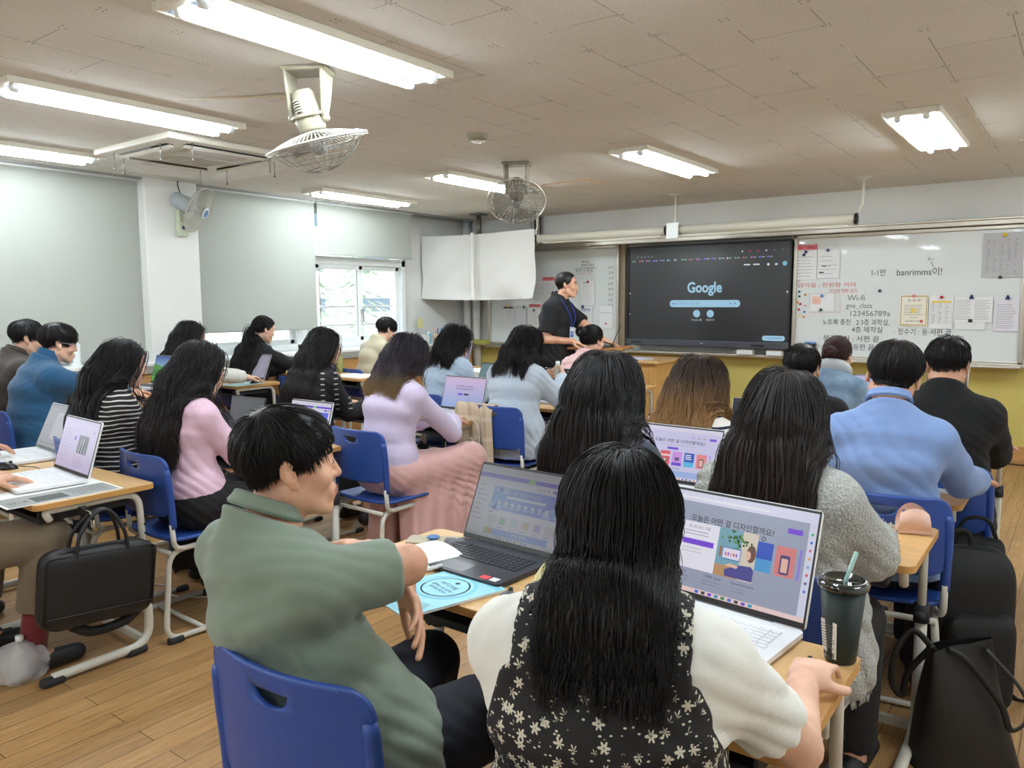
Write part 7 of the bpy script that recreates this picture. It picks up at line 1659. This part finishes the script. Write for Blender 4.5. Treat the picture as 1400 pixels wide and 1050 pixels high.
    def glasses(s, m=None, round_=False):
        b = MB()
        for sx in (-1, 1):
            rim = [(sx*(.033+.024*math.cos(2*PI*k/24)), .098-.10*abs(.024*math.cos(2*PI*k/24))*0-.004*(abs(math.cos(2*PI*k/24))), -.003+(.022 if round_ else .017)*math.sin(2*PI*k/24)) for k in range(24)]
            b.tube([tuple(s.H(*p)-s.base) for p in rim], .0014, n=6, closed=True); b.tube([tuple(s.H(*p)-s.base) for p in ((sx*.057, .094, .004), (sx*.076, .07, .004), (sx*.082, -.01, .004), (sx*.083, -.025, -.012))], .0013, n=6)
        b.tube([tuple(s.H(*p)-s.base) for p in ((-.010, .101, .0), (0, .104, .003), (.010, .101, .0))], .0013, n=6)
        return b.build('glasses', m or M_BLACKPL, s.o)
# ================================================================== the people in the room
def seat(p, lab, yaw=None, dy=.0, dx=0.):
    y = math.degrees(math.atan2(-p.f[0], p.f[1])) if yaw is None else yaw
    c = p.pv+p.f*(-.02+dy)+p.r*dx; return place_chair(c[0], c[1], y, lab)
# --- the man in the green polo, near left
p = Person('man with short black hair in a sage green polo, arms folded, face in profile', (-1.315, .975, 1.268), yaw=-6, hyaw=-22, pitch=0, lean=-.06, male=True, bulk=.94, hs=.98, pelvis=(-1.18, 1.06), hunch=.04)
p.set_arm(1, (-1.29, 1.20, .895), elbow=(-1.085, 1.10, .938), hd=(-1, .1, 0), pn=(0, -.3, -1), curl=.3)
p.set_arm(-1, (-1.205, 1.20, .855), elbow=(-1.46, 1.13, .86), hd=(.82, -.30, -.62), pn=(.1, -.75, -.5), curl=(.22, .26, .30, .36), thumb=.3)
p.set_leg(1, (-1.02, 1.50, .515), (-1.00, 1.46, .085)); p.set_leg(-1, (-1.36, 1.46, .515), (-1.40, 1.44, .085))
p.build_body(.0042, .0034)
p.add_top(C['polo'], 'polo_shirt', .0065, 'polo', sleeve='short', short=.80, e=.018, hem_t=-.06, fold=.003, loose=.012, sl_e=.010, neck=.012)
p.add_pants(C['navy'], .008); p.add_shoes(M_SHOE)
p.hair('short', H_BLACK, 6500, .060, 3, .0010, vol=0.013)
seat(p, 'blue chair of the man in the green polo, nearest the camera', yaw=4, dy=.0, dx=.03)
# --- the woman in the floral dress, nearest
p = Person('long-haired woman in a black floral dress over a white tee, nearest the camera', (-.57, 1.06, 1.25), yaw=22, hyaw=-10, pitch=13, lean=.05, bulk=1.0, hs=1.03, sw=.148, neck_drop=.030, nb_back=.045, pelvis=(-.555, 1.02), pz=.58)
p.set_arm(1, (-.385, 1.425, .765), elbow=(-.325, 1.19, .772), hd=(-.05, 1, -.05), pn=(0, 0, -1), curl=(.35, .4, .42, .45), spread=1.3)
p.set_arm(-1, (-.78, 1.36, .77), hd=(.15, 1, -.1), curl=.4); p.default_legs(.12)
p.build_body(.0065, .0032, eyes=False)
p.add_top(C['white'], 't_shirt', .0065, None, sleeve='short', short=.66, e=.012, hem_t=.25, fold=.0035, sl_e=.008, neck=.01)
dt = p.topf
def dress(q):
    v = p.torso(q, .021, 0, .97, .03); v = smin(v, ell(q, p.pv-p.u*.02, (.225, .19, .17)), .06)
    for k in p.leg: v = smin(v, rc(q, p.hips[k], p.leg[k][1], .125, .10), .06)
    zb = p.sp(.86)[2]; z = q[:, 2]; side = np.abs((q-p.nb.astype(f32))@p.r.astype(f32))
    v = smax(v, z-(zb+.0), .008); v = smax(v, side-(.138+.085*np.clip((zb-z)/.28, 0, 1)), .02)
    st = None
    for k in (-1, 1):
        a = p.sp(.70)+p.r*k*.12-p.f*.13; b_ = p.sp(.97)+p.r*k*.108-p.f*.03; c_ = p.sp(.9)+p.r*k*.10+p.f*.07
        bb = p.torso(q, .019, 0, .97)
        w = np.abs((q-(b_).astype(f32))@p.r.astype(f32)-0)-.0165; w = smax(w, np.abs(bb)-.004, .002); w = smax(w, zb-.02-z, .004); w = smax(w, np.sqrt(((q-b_.astype(f32))**2).sum(1))-.19, .004)
        st = w if st is None else np.minimum(st, w)
    return np.minimum(v+p.folds(q, .004), st)
pts, q_ = surf(dress, p.pv-V3(.34, .3, .16), V3(p.nb[0]+.3, p.nb[1]+.5, p.nb[2]+.06), .006); p.emit('dress', pts, q_, [C['floral']], p.o)
p.topf = lambda q, a=dt, b=dress: np.minimum(a(q), b(q))
p.add_shoes(M_SHOE)
p.hair('long', H_BLACK, 9000, 0.305, 11, .0008, part=.004, vol=.013, wave=.008, back=.9, wid=(.094, .094, .085, .075), hull=.075, lvar=.12, strict=.95, backpull=1.4)
seat(p, 'blue chair under the woman in the floral dress, hidden by her', dy=.05)
# --- grey tweed cardigan, right
p = Person('woman with long dark brown hair in a frayed grey tweed cardigan', (-.64, 2.10, 1.296), yaw=-4, hyaw=4, pitch=4, lean=-.06, bulk=1.0, hs=1.04, hunch=.0)
p.set_arm(1, (-.47, 2.41, .785), elbow=(-.425, 2.17, .80), hd=(-.15, 1, 0), curl=.4); p.default_arms(); p.default_legs()
p.build_body(.009, .005, eyes=False); p.add_top(C['tweed'], 'cardigan', .0075, None, sleeve='three', e=.024, hem_t=-.10, fold=.005, sl_e=.026, loose=.05)
b = MB(); rnd = random.Random(8)
for k in range(170):
    th = rnd.uniform(0, 2*PI); c = p.pv+V3(0, 0, -.10)+p.r*.235*math.cos(th)+p.f*.2*math.sin(th); d = V3(rnd.uniform(-.3, .3), rnd.uniform(-.3, .3), -1)*.022
    b.tube([tuple(c-p.base+V3(0, 0, .01)), tuple(c-p.base+d*.5+V3(.002, 0, 0)), tuple(c-p.base+d)], .0018, n=4)
S_, E_, W_ = p.arm[1]; c0 = E_+(W_-E_)*.58; dr = nrm(W_-E_); ax1 = nrm(np.cross(dr, V3(0, 0, 1))); ax2 = np.cross(dr, ax1)
for k in range(80):
    th = 2*PI*k/80; c = c0+(ax1*math.cos(th)+ax2*math.sin(th))*.056; d = (dr*.8+(ax1*math.cos(th)+ax2*math.sin(th))*.6+V3(*[rnd.uniform(-.3, .3) for _ in range(3)]))*.02
    b.tube([tuple(c-p.base-dr*.006), tuple(c-p.base+d)], .0018, n=4)
b.build('fringe', C['tweed'], [o for o in p.o.children if o.name.startswith('cardigan')][0])
p.add_pants(C['black']); p.add_shoes(M_SHOE)
p.hair('long', H_CUFF, 6000, 0.590, 12, .0009, part=.01, vol=.022, wave=.012, back=.6, wid=(.105, .13, .165, .19), ymin=1.90); seat(p, 'blue chair of the woman in the grey tweed cardigan')
# --- long black hair, navy top
p = Person('woman with very long wavy black hair in a dark navy top', (-1.225, 2.16, 1.318), yaw=4, hyaw=0, pitch=4, lean=-.06, hs=1.04)
p.default_arms(); p.default_legs(); p.build_body(.009, .005, eyes=False); p.add_top(C['darkjean'], 'blouse', .009, 'crew', e=.016, hem_t=-.05, fold=.004)
p.add_pants(C['black']); p.add_shoes(M_SHOE); p.hair('long', H_BROWNBLK, 6000, 0.670, 13, .0010, part=0, vol=.030, wave=.016, back=.5, wid=(.11, .14, .18, .22), ymin=1.95); seat(p, 'blue chair of the long-haired woman in the navy top')
# --- honey hair, striped shirt
p = Person('woman with brown to honey hair in a white shirt with navy stripes', (-1.36, 3.24, 1.23), yaw=-4, hyaw=2, pitch=14, lean=-.02, hs=1.06)
p.default_arms(); p.default_legs(); p.build_body(.009, .005, eyes=False); p.add_top(C['breton'], 'striped_shirt', .009, 'crew', e=.017, hem_t=-.05)
p.add_pants(C['darkjean']); p.add_shoes(M_SHOEW); p.hair('long', H_BLOND, 4000, 0.510, 14, .0012, part=.0, vol=.034, wave=.018, back=.45, wfreq=17, ymin=2.97, wid=(.105, .13, .15, .165)); seat(p, 'blue chair of the honey-haired woman in stripes')
# --- light blue shirt
p = Person('man with thick black hair in a light blue shirt, seen from behind', (-.535, 3.06, 1.335), yaw=8, hyaw=2, pitch=16, lean=-.04, male=True, bulk=.95, hs=1.04, hroll=8, sw=.152)
p.set_arm(1, (-.30, 3.42, .78), hd=(-.2, 1, 0), curl=.4); p.default_arms(); p.default_legs(); p.build_body(.008, .005, eyes=False)
p.add_top(C['chambray'], 'shirt', .0075, 'shirt', e=.016, hem_t=-.05, fold=.0035, sl_e=.014, loose=.02, neck=.005); p.add_pants(C['navy']); p.add_shoes(M_SHOE)
p.hair('short', H_BLACK, 3600, .075, 15, .0014, vol=0.014, hl=[-.075, -.07, -.01, .008, .034, .06, .07]); seat(p, 'blue chair of the man in the light blue shirt', dy=.06)
# --- black sweater and mask
p = Person('man in a black sweater wearing a white face mask, rightmost person', (-.48, 3.86, 1.318), yaw=2, hyaw=-2, pitch=16, lean=.06, male=True, bulk=1.0, sw=.16)
p.set_arm(1, (-.30, 4.2, .80)); p.default_arms(); p.default_legs(); p.build_body(.008, .006, eyes=False); p.add_top(C['blackknit'], 'sweater', .009, 'crew', e=.022, hem_t=-.06, fold=.005, sl_e=.02, loose=.02); p.add_pants(C['black']); p.add_shoes(M_SHOE)
p.hair('short', H_BLACK, 2600, .06, 16, .0014, vol=0.014)
b = MB(); b.grid(lambda u, v: tuple(p.H((u-.5)*.15, .112-.055*(abs(u-.5)*2)**2.2, -.03-.085*v+.0*u)-p.base), 20, 10)
for sx in (-1, 1): b.tube([tuple(p.H(*q)-p.base) for q in ((sx*.07, .06, -.04), (sx*.082, .0, -.012), (sx*.088, -.03, .0), (sx*.084, -.03, -.04), (sx*.07, .05, -.095))], .0022, n=6)
mk = b.build('face_mask', C['white'], p.o); md = mk.modifiers.new('thickness', 'SOLIDIFY'); md.thickness = .003
seat(p, 'blue chair of the man in the black sweater, at the right')
# --- black shirt, middle right
p = Person('man with black hair in a black shirt, facing the big screen', (-1.14, 3.98, 1.262), yaw=8, hyaw=-2, pitch=8, lean=0.070, male=True, hs=1.0)
p.default_arms(); p.default_legs(); p.build_body(.009, .006, eyes=False); p.add_top(C['black'], 'shirt', .01, 'crew', e=.018, hem_t=-.05); p.add_pants(C['navy']); p.add_shoes(M_SHOE); p.hair('short', H_BLACK, 2600, .06, 17, .0014, vol=0.014); seat(p, 'blue chair of the man in the black shirt')
# --- denim jacket with hood
p = Person('woman with a red-brown low bun in a denim jacket with a grey hood', (-1.2, 4.93, 1.262), yaw=-4, hyaw=-3, pitch=8, lean=0.060)
p.default_arms(); p.default_legs(); p.build_body(.009, .006, eyes=False); p.add_top(C['denim'], 'denim_jacket', .01, 'hood', e=.024, hem_t=-.04, loose=.03, sl_e=.022, collar_m=C['hood']); p.add_pants(C['black']); p.add_shoes(M_SHOEW)
p.hair('bun', H_REDBR, 1500, .2, 18, .0014, tie=(0, -.108, .015), vol=.008, spread=.8); seat(p, 'blue chair of the woman in the denim jacket')
# --- lavender cardigan, pink skirt
p = Person('woman in a lavender cardigan and long pink tulle skirt, dark hair with yellow tips', (-3.0, 3.10, 1.305), yaw=-2, hyaw=0, pitch=14, lean=0.080, hs=1.04)
p.set_arm(1, (-3.02, 3.47, .775), elbow=(-2.84, 3.26, .735), hd=(-.35, 1, -.08), curl=(.35, .4, .45, .5)); p.default_arms()
p.set_leg(1, (-2.80, 3.36, .58), (-3.0, 3.30, .30)); p.set_leg(-1, (-3.12, 3.42, .50), (-3.10, 3.36, .085))
p.build_body(.006, .0036); p.add_top(C['lavender'], 'cardigan', .008, None, e=.014, hem_t=-.03, fold=.003, sl_e=.012, neck=.03)
b = MB(); b.tube([tuple(p.H(*q)-p.base) for q in ((.062, .055, .065), (.07, .05, .045), (.073, .045, .025))], .006, n=6); b.ball(tuple(p.H(.076, .04, .012)-p.base), .009); b.build('hair_clip', mat('silver_hair_clip', srgb(210, 210, 214), .25, .8), p.o)
p.add_skirt(C['tulle'], .01, .46, .05); p.add_shoes(M_SLIP, 'shoe_cover'); p.hair('long', H_PURPLE, 2400, 0.350, 19, .0014, part=.0, vol=.022, wave=.008, back=.6); p.glasses(mat('gold_wire', srgb(190, 160, 110), .3, .8), True)
seat(p, 'blue chair of the woman in lavender with the pink skirt', dy=.0)
# --- sparkling black top
p = Person('long-haired woman in a black top with sparkling silver dashes', (-3.90, 3.26, 1.32), yaw=-3, hyaw=-3, pitch=8, lean=0.050, hs=1.02)
p.default_arms(); p.default_legs(); p.build_body(.008, .006); p.add_top(C['sparkle'], 'knit_top', .009, 'crew', e=.016, hem_t=-.05, sl_e=.014); p.add_skirt(C['black'], .014, .25, .03); p.add_shoes(M_SHOE)
p.hair('long', H_BROWNBLK, 2400, 0.570, 20, .0014, vol=.018, back=.9, wave=.005); p.glasses(round_=True); seat(p, 'blue chair of the woman in the sparkling black top')
# --- pink rib top
p = Person('long-haired woman in a pale pink ribbed top and black skirt', (-3.30, 2.05, 1.30), yaw=-2, hyaw=-6, pitch=16, lean=0.0, hs=1.04)
p.default_arms(.38); p.default_legs(); p.build_body(.006, .005); p.add_top(C['pink'], 'ribbed_top', .008, None, e=.014, hem_t=-.01, fold=.0035, sl_e=.013, neck=.025); p.add_skirt(C['black'], .012, .30, .03); p.add_shoes(M_SLIP, 'shoe_cover')
p.hair('long', H_BROWNBLK, 3000, 0.570, 21, .0014, vol=.022, wave=.022, back=.85, wfreq=14); p.glasses(); seat(p, 'blue chair of the woman in the pink ribbed top')
# --- striped black and white top
p = Person('woman with straight black hair in a black and white striped top', (-3.87, 1.97, 1.298), yaw=-4, hyaw=-4, pitch=14, lean=-.03, hs=1.04)
p.default_arms(); p.default_legs(); p.build_body(.007, .006); p.add_top(C['stripe'], 'striped_top', .009, 'crew', e=.018, hem_t=-.06, loose=.03); p.add_pants(C['darkjean']); p.add_shoes(M_SHOE); p.hair('long', H_BLACK, 2600, 0.590, 22, .0014, vol=.024, back=.85, wave=.003); seat(p, 'blue chair of the woman in the striped top')
# --- blue fleece and dark brown jacket, far left
p = Person('man in a petrol blue fleece typing at the meadow laptop', (-5.38, 2.30, 1.352), yaw=-4, hyaw=-8, pitch=12, lean=0.070, male=True, bulk=1.1, hs=1.06)
p.set_arm(1, (-5.28, 2.78, .84), hd=(-.2, 1, -.1), curl=.35); p.set_arm(-1, (-5.55, 2.76, .84), hd=(.2, 1, -.1), curl=.35); p.default_legs(); p.build_body(.006, .005, M_SKINF); p.add_top(C['fleece'], 'fleece_jacket', .01, 'turtle', e=.026, hem_t=-.06, loose=.02, sl_e=.024); p.add_pants(C['navy']); p.add_shoes(M_SHOE)
p.hair('short', H_BLACK, 3000, .085, 23, .0014, vol=0.014); p.glasses(mat('clear_wire', srgb(200, 200, 200), .3, .6), True); seat(p, 'blue chair of the man in the blue fleece')
p = Person('man in a dark brown jacket and glasses at the left picture edge', (-5.95, 2.34, 1.365), yaw=-4, hyaw=-10, pitch=12, lean=0.060, male=True, bulk=1.05, hs=1.05)
p.default_arms(.38, .1, .85); p.default_legs(); p.build_body(.006, .006, M_SKINF); p.add_top(C['brown'], 'jacket', .011, 'shirt', e=.024, hem_t=-.06, loose=.02, sl_e=.022); p.add_pants(C['black']); p.add_shoes(M_SHOE); p.hair('short', H_BLACK, 2600, .07, 24, .0014, vol=0.014); p.glasses(); seat(p, 'blue chair of the man in the dark brown jacket')
# --- person cut by the left edge
p = Person('person in khaki trousers at the left edge, only hands and a knee in the picture', (-3.50, .86, 1.30), yaw=0, pitch=10, lean=-.02, male=True)
p.set_arm(1, (-3.46, 1.17, .775), hd=(-.1, 1, -.1), curl=.3); p.set_arm(-1, (-3.66, 1.17, .775), hd=(.2, 1, -.1), curl=.3); p.set_leg(1, (-3.27, 1.30, .545), (-3.29, 1.22, .085)); p.default_legs(.14); p.build_body(.009, .005); p.add_top(C['white'], 'shirt', .012, 'crew', e=.018, hem_t=-.05); p.add_pants(C['khaki'], .01, cuff=.62, wide=1.15); p.add_shoes(M_SHOE, h=.01); p.hair('short', H_BLACK, 1200, .06, 25, .0014); seat(p, 'blue chair at the left edge under the khaki trousers')
for k in p.leg: kn, an = p.leg[k][1], p.leg[k][2]; b = MB(); b.tube([tuple(kn+(an-kn)*.55-p.base), tuple(an-p.base-V3(0, 0, .02))], [.052, .05], n=14); b.build('sock', C['wine'], p.o)
p = Person('person beyond the left edge, one hand on the grey-screened laptop', (-4.2, .98, 1.30), yaw=0, pitch=10, lean=0.050, male=True)
p.set_arm(1, (-4.20, 1.42, .79), hd=(.1, 1, -.1), curl=.35); p.set_arm(-1, (-4.32, 1.35, .785), hd=(.2, 1, -.1), curl=.35); p.default_legs(); p.build_body(.01, .005); p.add_top(C['white'], 'shirt', .012, 'crew', e=.018, hem_t=-.05, sleeve='short'); p.add_pants(C['navy']); p.add_shoes(M_SHOE, h=.01); p.hair('short', H_BLACK, 1200, .06, 26, .0014); seat(p, 'blue chair beyond the left edge beside the khaki trousers')
# --- window row
p = Person('woman with shoulder-length brown-black hair in an ivory sweater', (-5.78, 3.48, 1.335), yaw=-2, hyaw=-4, pitch=10, lean=0.060, hs=1.06)
p.set_arm(1, (-5.62, 3.88, .84), hd=(-.1, 1, -.1), curl=.4); p.default_arms(.36, .1, .845); p.default_legs(); p.build_body(.008, .006); p.add_top(C['ivory'], 'sweater', .011, 'crew', e=.022, hem_t=-.05, sl_e=.02); p.add_pants(C['darkjean']); p.add_shoes(M_SHOE); p.hair('bob', H_BROWNBLK, 1700, 0.370, 27, .0014, vol=.026, back=.7); seat(p, 'blue chair of the woman in the ivory sweater')
p = Person('woman with a low black ponytail in a black jacket typing by the window', (-6.1, 4.40, 1.352), yaw=-2, hyaw=-10, pitch=16, lean=0.080, hs=1.04)
p.set_arm(1, (-5.98, 4.82, .84), hd=(-.1, 1, -.1), curl=.35); p.default_arms(.38, .1, .845); p.default_legs(); p.build_body(.007, .006); p.add_top(C['black'], 'jacket', .011, 'crew', e=.024, hem_t=-.06, sl_e=.024, loose=.03); p.add_pants(C['navy']); p.add_shoes(M_SHOE); p.hair('pony', H_BLACK, 1500, .2, 28, .0014, tie=(0, -.10, -.01), vol=.008); seat(p, 'blue chair of the ponytailed woman by the window')
p = Person('man with bowl-cut black hair in an olive beige shirt by the front window', (-5.72, 5.60, 1.325), yaw=-12, hyaw=-4, pitch=20, lean=0.100, male=True, hs=1.02)
p.default_arms(.38, .1, .845); p.default_legs(); p.build_body(.007, .006, M_SKINF); p.add_top(C['beige'], 'shirt', .011, 'crew', e=.022, hem_t=-.06, loose=.03, sl_e=.022); p.add_pants(C['khaki']); p.add_shoes(M_SHOE); p.hair('short', H_BLACK, 2600, .085, 29, .0014, vol=0.014, hl=[-.055, -.05, -.03, .0, .034, .06, .07]); p.glasses(); seat(p, 'blue chair of the man in the beige shirt')
# --- fourth row
p = Person('woman with wavy dark hair in a pale blue gathered blouse', (-3.78, 4.42, 1.315), yaw=-4, hyaw=-12, pitch=10, lean=0.060, hs=1.04)
p.default_arms(); p.default_legs(); p.build_body(.008, .006); p.add_top(C['pale'], 'blouse', .009, 'crew', e=.024, hem_t=-.05, sleeve='long', loose=.04, sl_e=.026, fold=.006); p.add_skirt(C['pale'], .014, .3, .04); p.add_shoes(M_SHOEW); p.hair('bob', H_BROWNBLK, 1900, 0.340, 30, .0014, vol=.024, wave=.014, back=.6); seat(p, 'blue chair of the woman in the pale blue blouse')
p = Person('black-bobbed woman in a grey-blue shirt holding a clear bottle', (-2.98, 4.20, 1.318), yaw=2, hyaw=-8, pitch=16, lean=0.060, hs=1.04)
p.set_arm(1, (-2.86, 4.44, .955), elbow=(-2.76, 4.24, .83), hd=(-.5, .6, .35), pn=(-.75, -.3, 0), curl=.75, thumb=1.); p.set_arm(-1, (-3.08, 4.48, .93), hd=(.5, .5, .3), pn=(.75, -.2, 0), curl=.6); p.default_legs(.11); p.build_body(.008, .005)
p.add_top(C['grayblue'], 'shirt', .009, 'shirt', e=.022, hem_t=-.09, loose=.03, sl_e=.022, fold=.006); p.add_pants(C['navy']); p.add_shoes(M_SHOE); p.hair('bob', H_BLACK, 2000, 0.360, 31, .0014, vol=.022, back=.3, wave=.003); seat(p, 'blue chair with the plaid scarf, of the black-bobbed woman')
t = thing('clear_bottle', 'small clear bottle held by the black-bobbed woman', 'bottle', (-2.955, 4.515, .945)); b = MB(); b.lathe([(0, 0), (.024, 0), (.026, .01), (.026, .07), (.013, .09), (.013, .1), (0, .1)], n=20); b.build('body', mat('milky_plastic', srgb(226, 224, 206), .2, alpha=.8), t); b = MB(); b.lathe([(.015, .09), (.015, .11), (0, .112)], n=16); b.build('cap', M_LWHITE, t)
t = thing('lime_pouch', 'lime green pouch on the lap of the black-bobbed woman', 'pouch', (-2.78, 4.36, .585)); b = MB(); b.ball((0, 0, .05), (.055, .05, .05), n=18, m=12); b.build('body', mat('lime_cloth', srgb(150, 160, 60), .7, bump=.4, bscale=60), t); b = MB(); b.tube(spline([(-.03, 0, .09), (0, .0, .12), (.03, 0, .09)]), .004); b.build('loop', MATS['lime_cloth'], t)
p = Person('woman with a messy black bun in a rose top below the teacher', (-3.19, 5.40, 1.285), yaw=-6, hyaw=-6, pitch=12, lean=0.060, hs=1.04)
p.set_arm(1, (-3.08, 5.84, .775), hd=(0, 1, -.1), curl=.35); p.default_arms(); p.default_legs(); p.build_body(.008, .006); p.add_top(C['rose'], 'top', .01, 'crew', e=.018, hem_t=-.05); p.add_pants(C['black']); p.add_shoes(M_SHOE); p.hair('bun', H_BLACK, 1500, .2, 32, .0014, tie=(-.02, -.105, .05), vol=.010, spread=1.0); seat(p, 'blue chair of the rose-topped woman with the bun')
# --- the teacher, standing
p = Person('balding man standing at the front in a black tee with a blue lanyard', (-3.97, 6.20, 1.755), yaw=-80, hyaw=22, pitch=2, lean=.04, male=True, bulk=1.06, pz=.93, hunch=.025, hs=1.0)
p.set_arm(1, (-3.84, 6.10, 1.10), pole=(-.6, -.6, -.4), hd=(.8, .3, -.2), curl=.4); p.set_arm(-1, (-3.62, 6.34, 1.10), pole=(-.3, .8, -.4), hd=(.7, .1, -.2), curl=.35)
for k in (-1, 1):
    kn = p.hips[k]+p.r*k*.03+V3(0, 0, -.43)+p.f*.02; p.set_leg(k, kn, V3(kn[0], kn[1], .085)-p.f*.03)
p.build_body(.0055, .005); p.add_top(C['black'], 't_shirt', .009, 'crew', sleeve='short', short=.8, e=.022, hem_t=-.12, loose=.03, sl_e=.02, fold=.005); p.add_pants(C['jeans'], .012, wide=1.2); p.add_shoes(M_SHOEW)
p.hair('short', H_BLACK, 2600, .022, 33, .0014, vol=0.006, hl=[-.05, -.045, -.01, .01, .03, .095, .12])
b = MB()
for sx in (-1, 1):
    pts = [p.nb+p.r*sx*.06+p.u*.03-p.f*.03, p.nb+p.r*sx*.085+p.f*.05+p.u*.0, p.sp(.72)+p.r*sx*.06+p.f*.165, p.sp(.52)+p.r*sx*.012+p.f*.165]; b.tube([tuple(q-p.base) for q in [np.array(w_) for w_ in spline([tuple(q) for q in pts], 8)]], .006, n=6, sx=.3)
ln = b.build('lanyard', mat('blue_lanyard', srgb(44, 60, 160), .6), p.o)
c = p.sp(.42)+p.f*.17-p.base; M_ = Matrix.Translation(tuple(c)) @ Matrix.Rotation(math.atan2(-p.f[0], p.f[1])+PI, 4, 'Z') @ Matrix.Rotation(.1, 4, 'Y')
b = MB(); b.box((0, 0, 0), (.09, .004, .13), r=.002, M=M_); cd = b.build('name_card', M_LWHITE, p.o)
a = Art(); a.rect(-.038, -.03, .038, .025, srgb(70, 110, 200), 0); a.text('강사', 0, 0, .03, (1, 1, 1), 1); a.build('card_print', M_INK, cd, M_ @ Matrix.Translation((0, -.0028, 0)) @ Matrix.Rotation(PI/2, 4, 'X'))
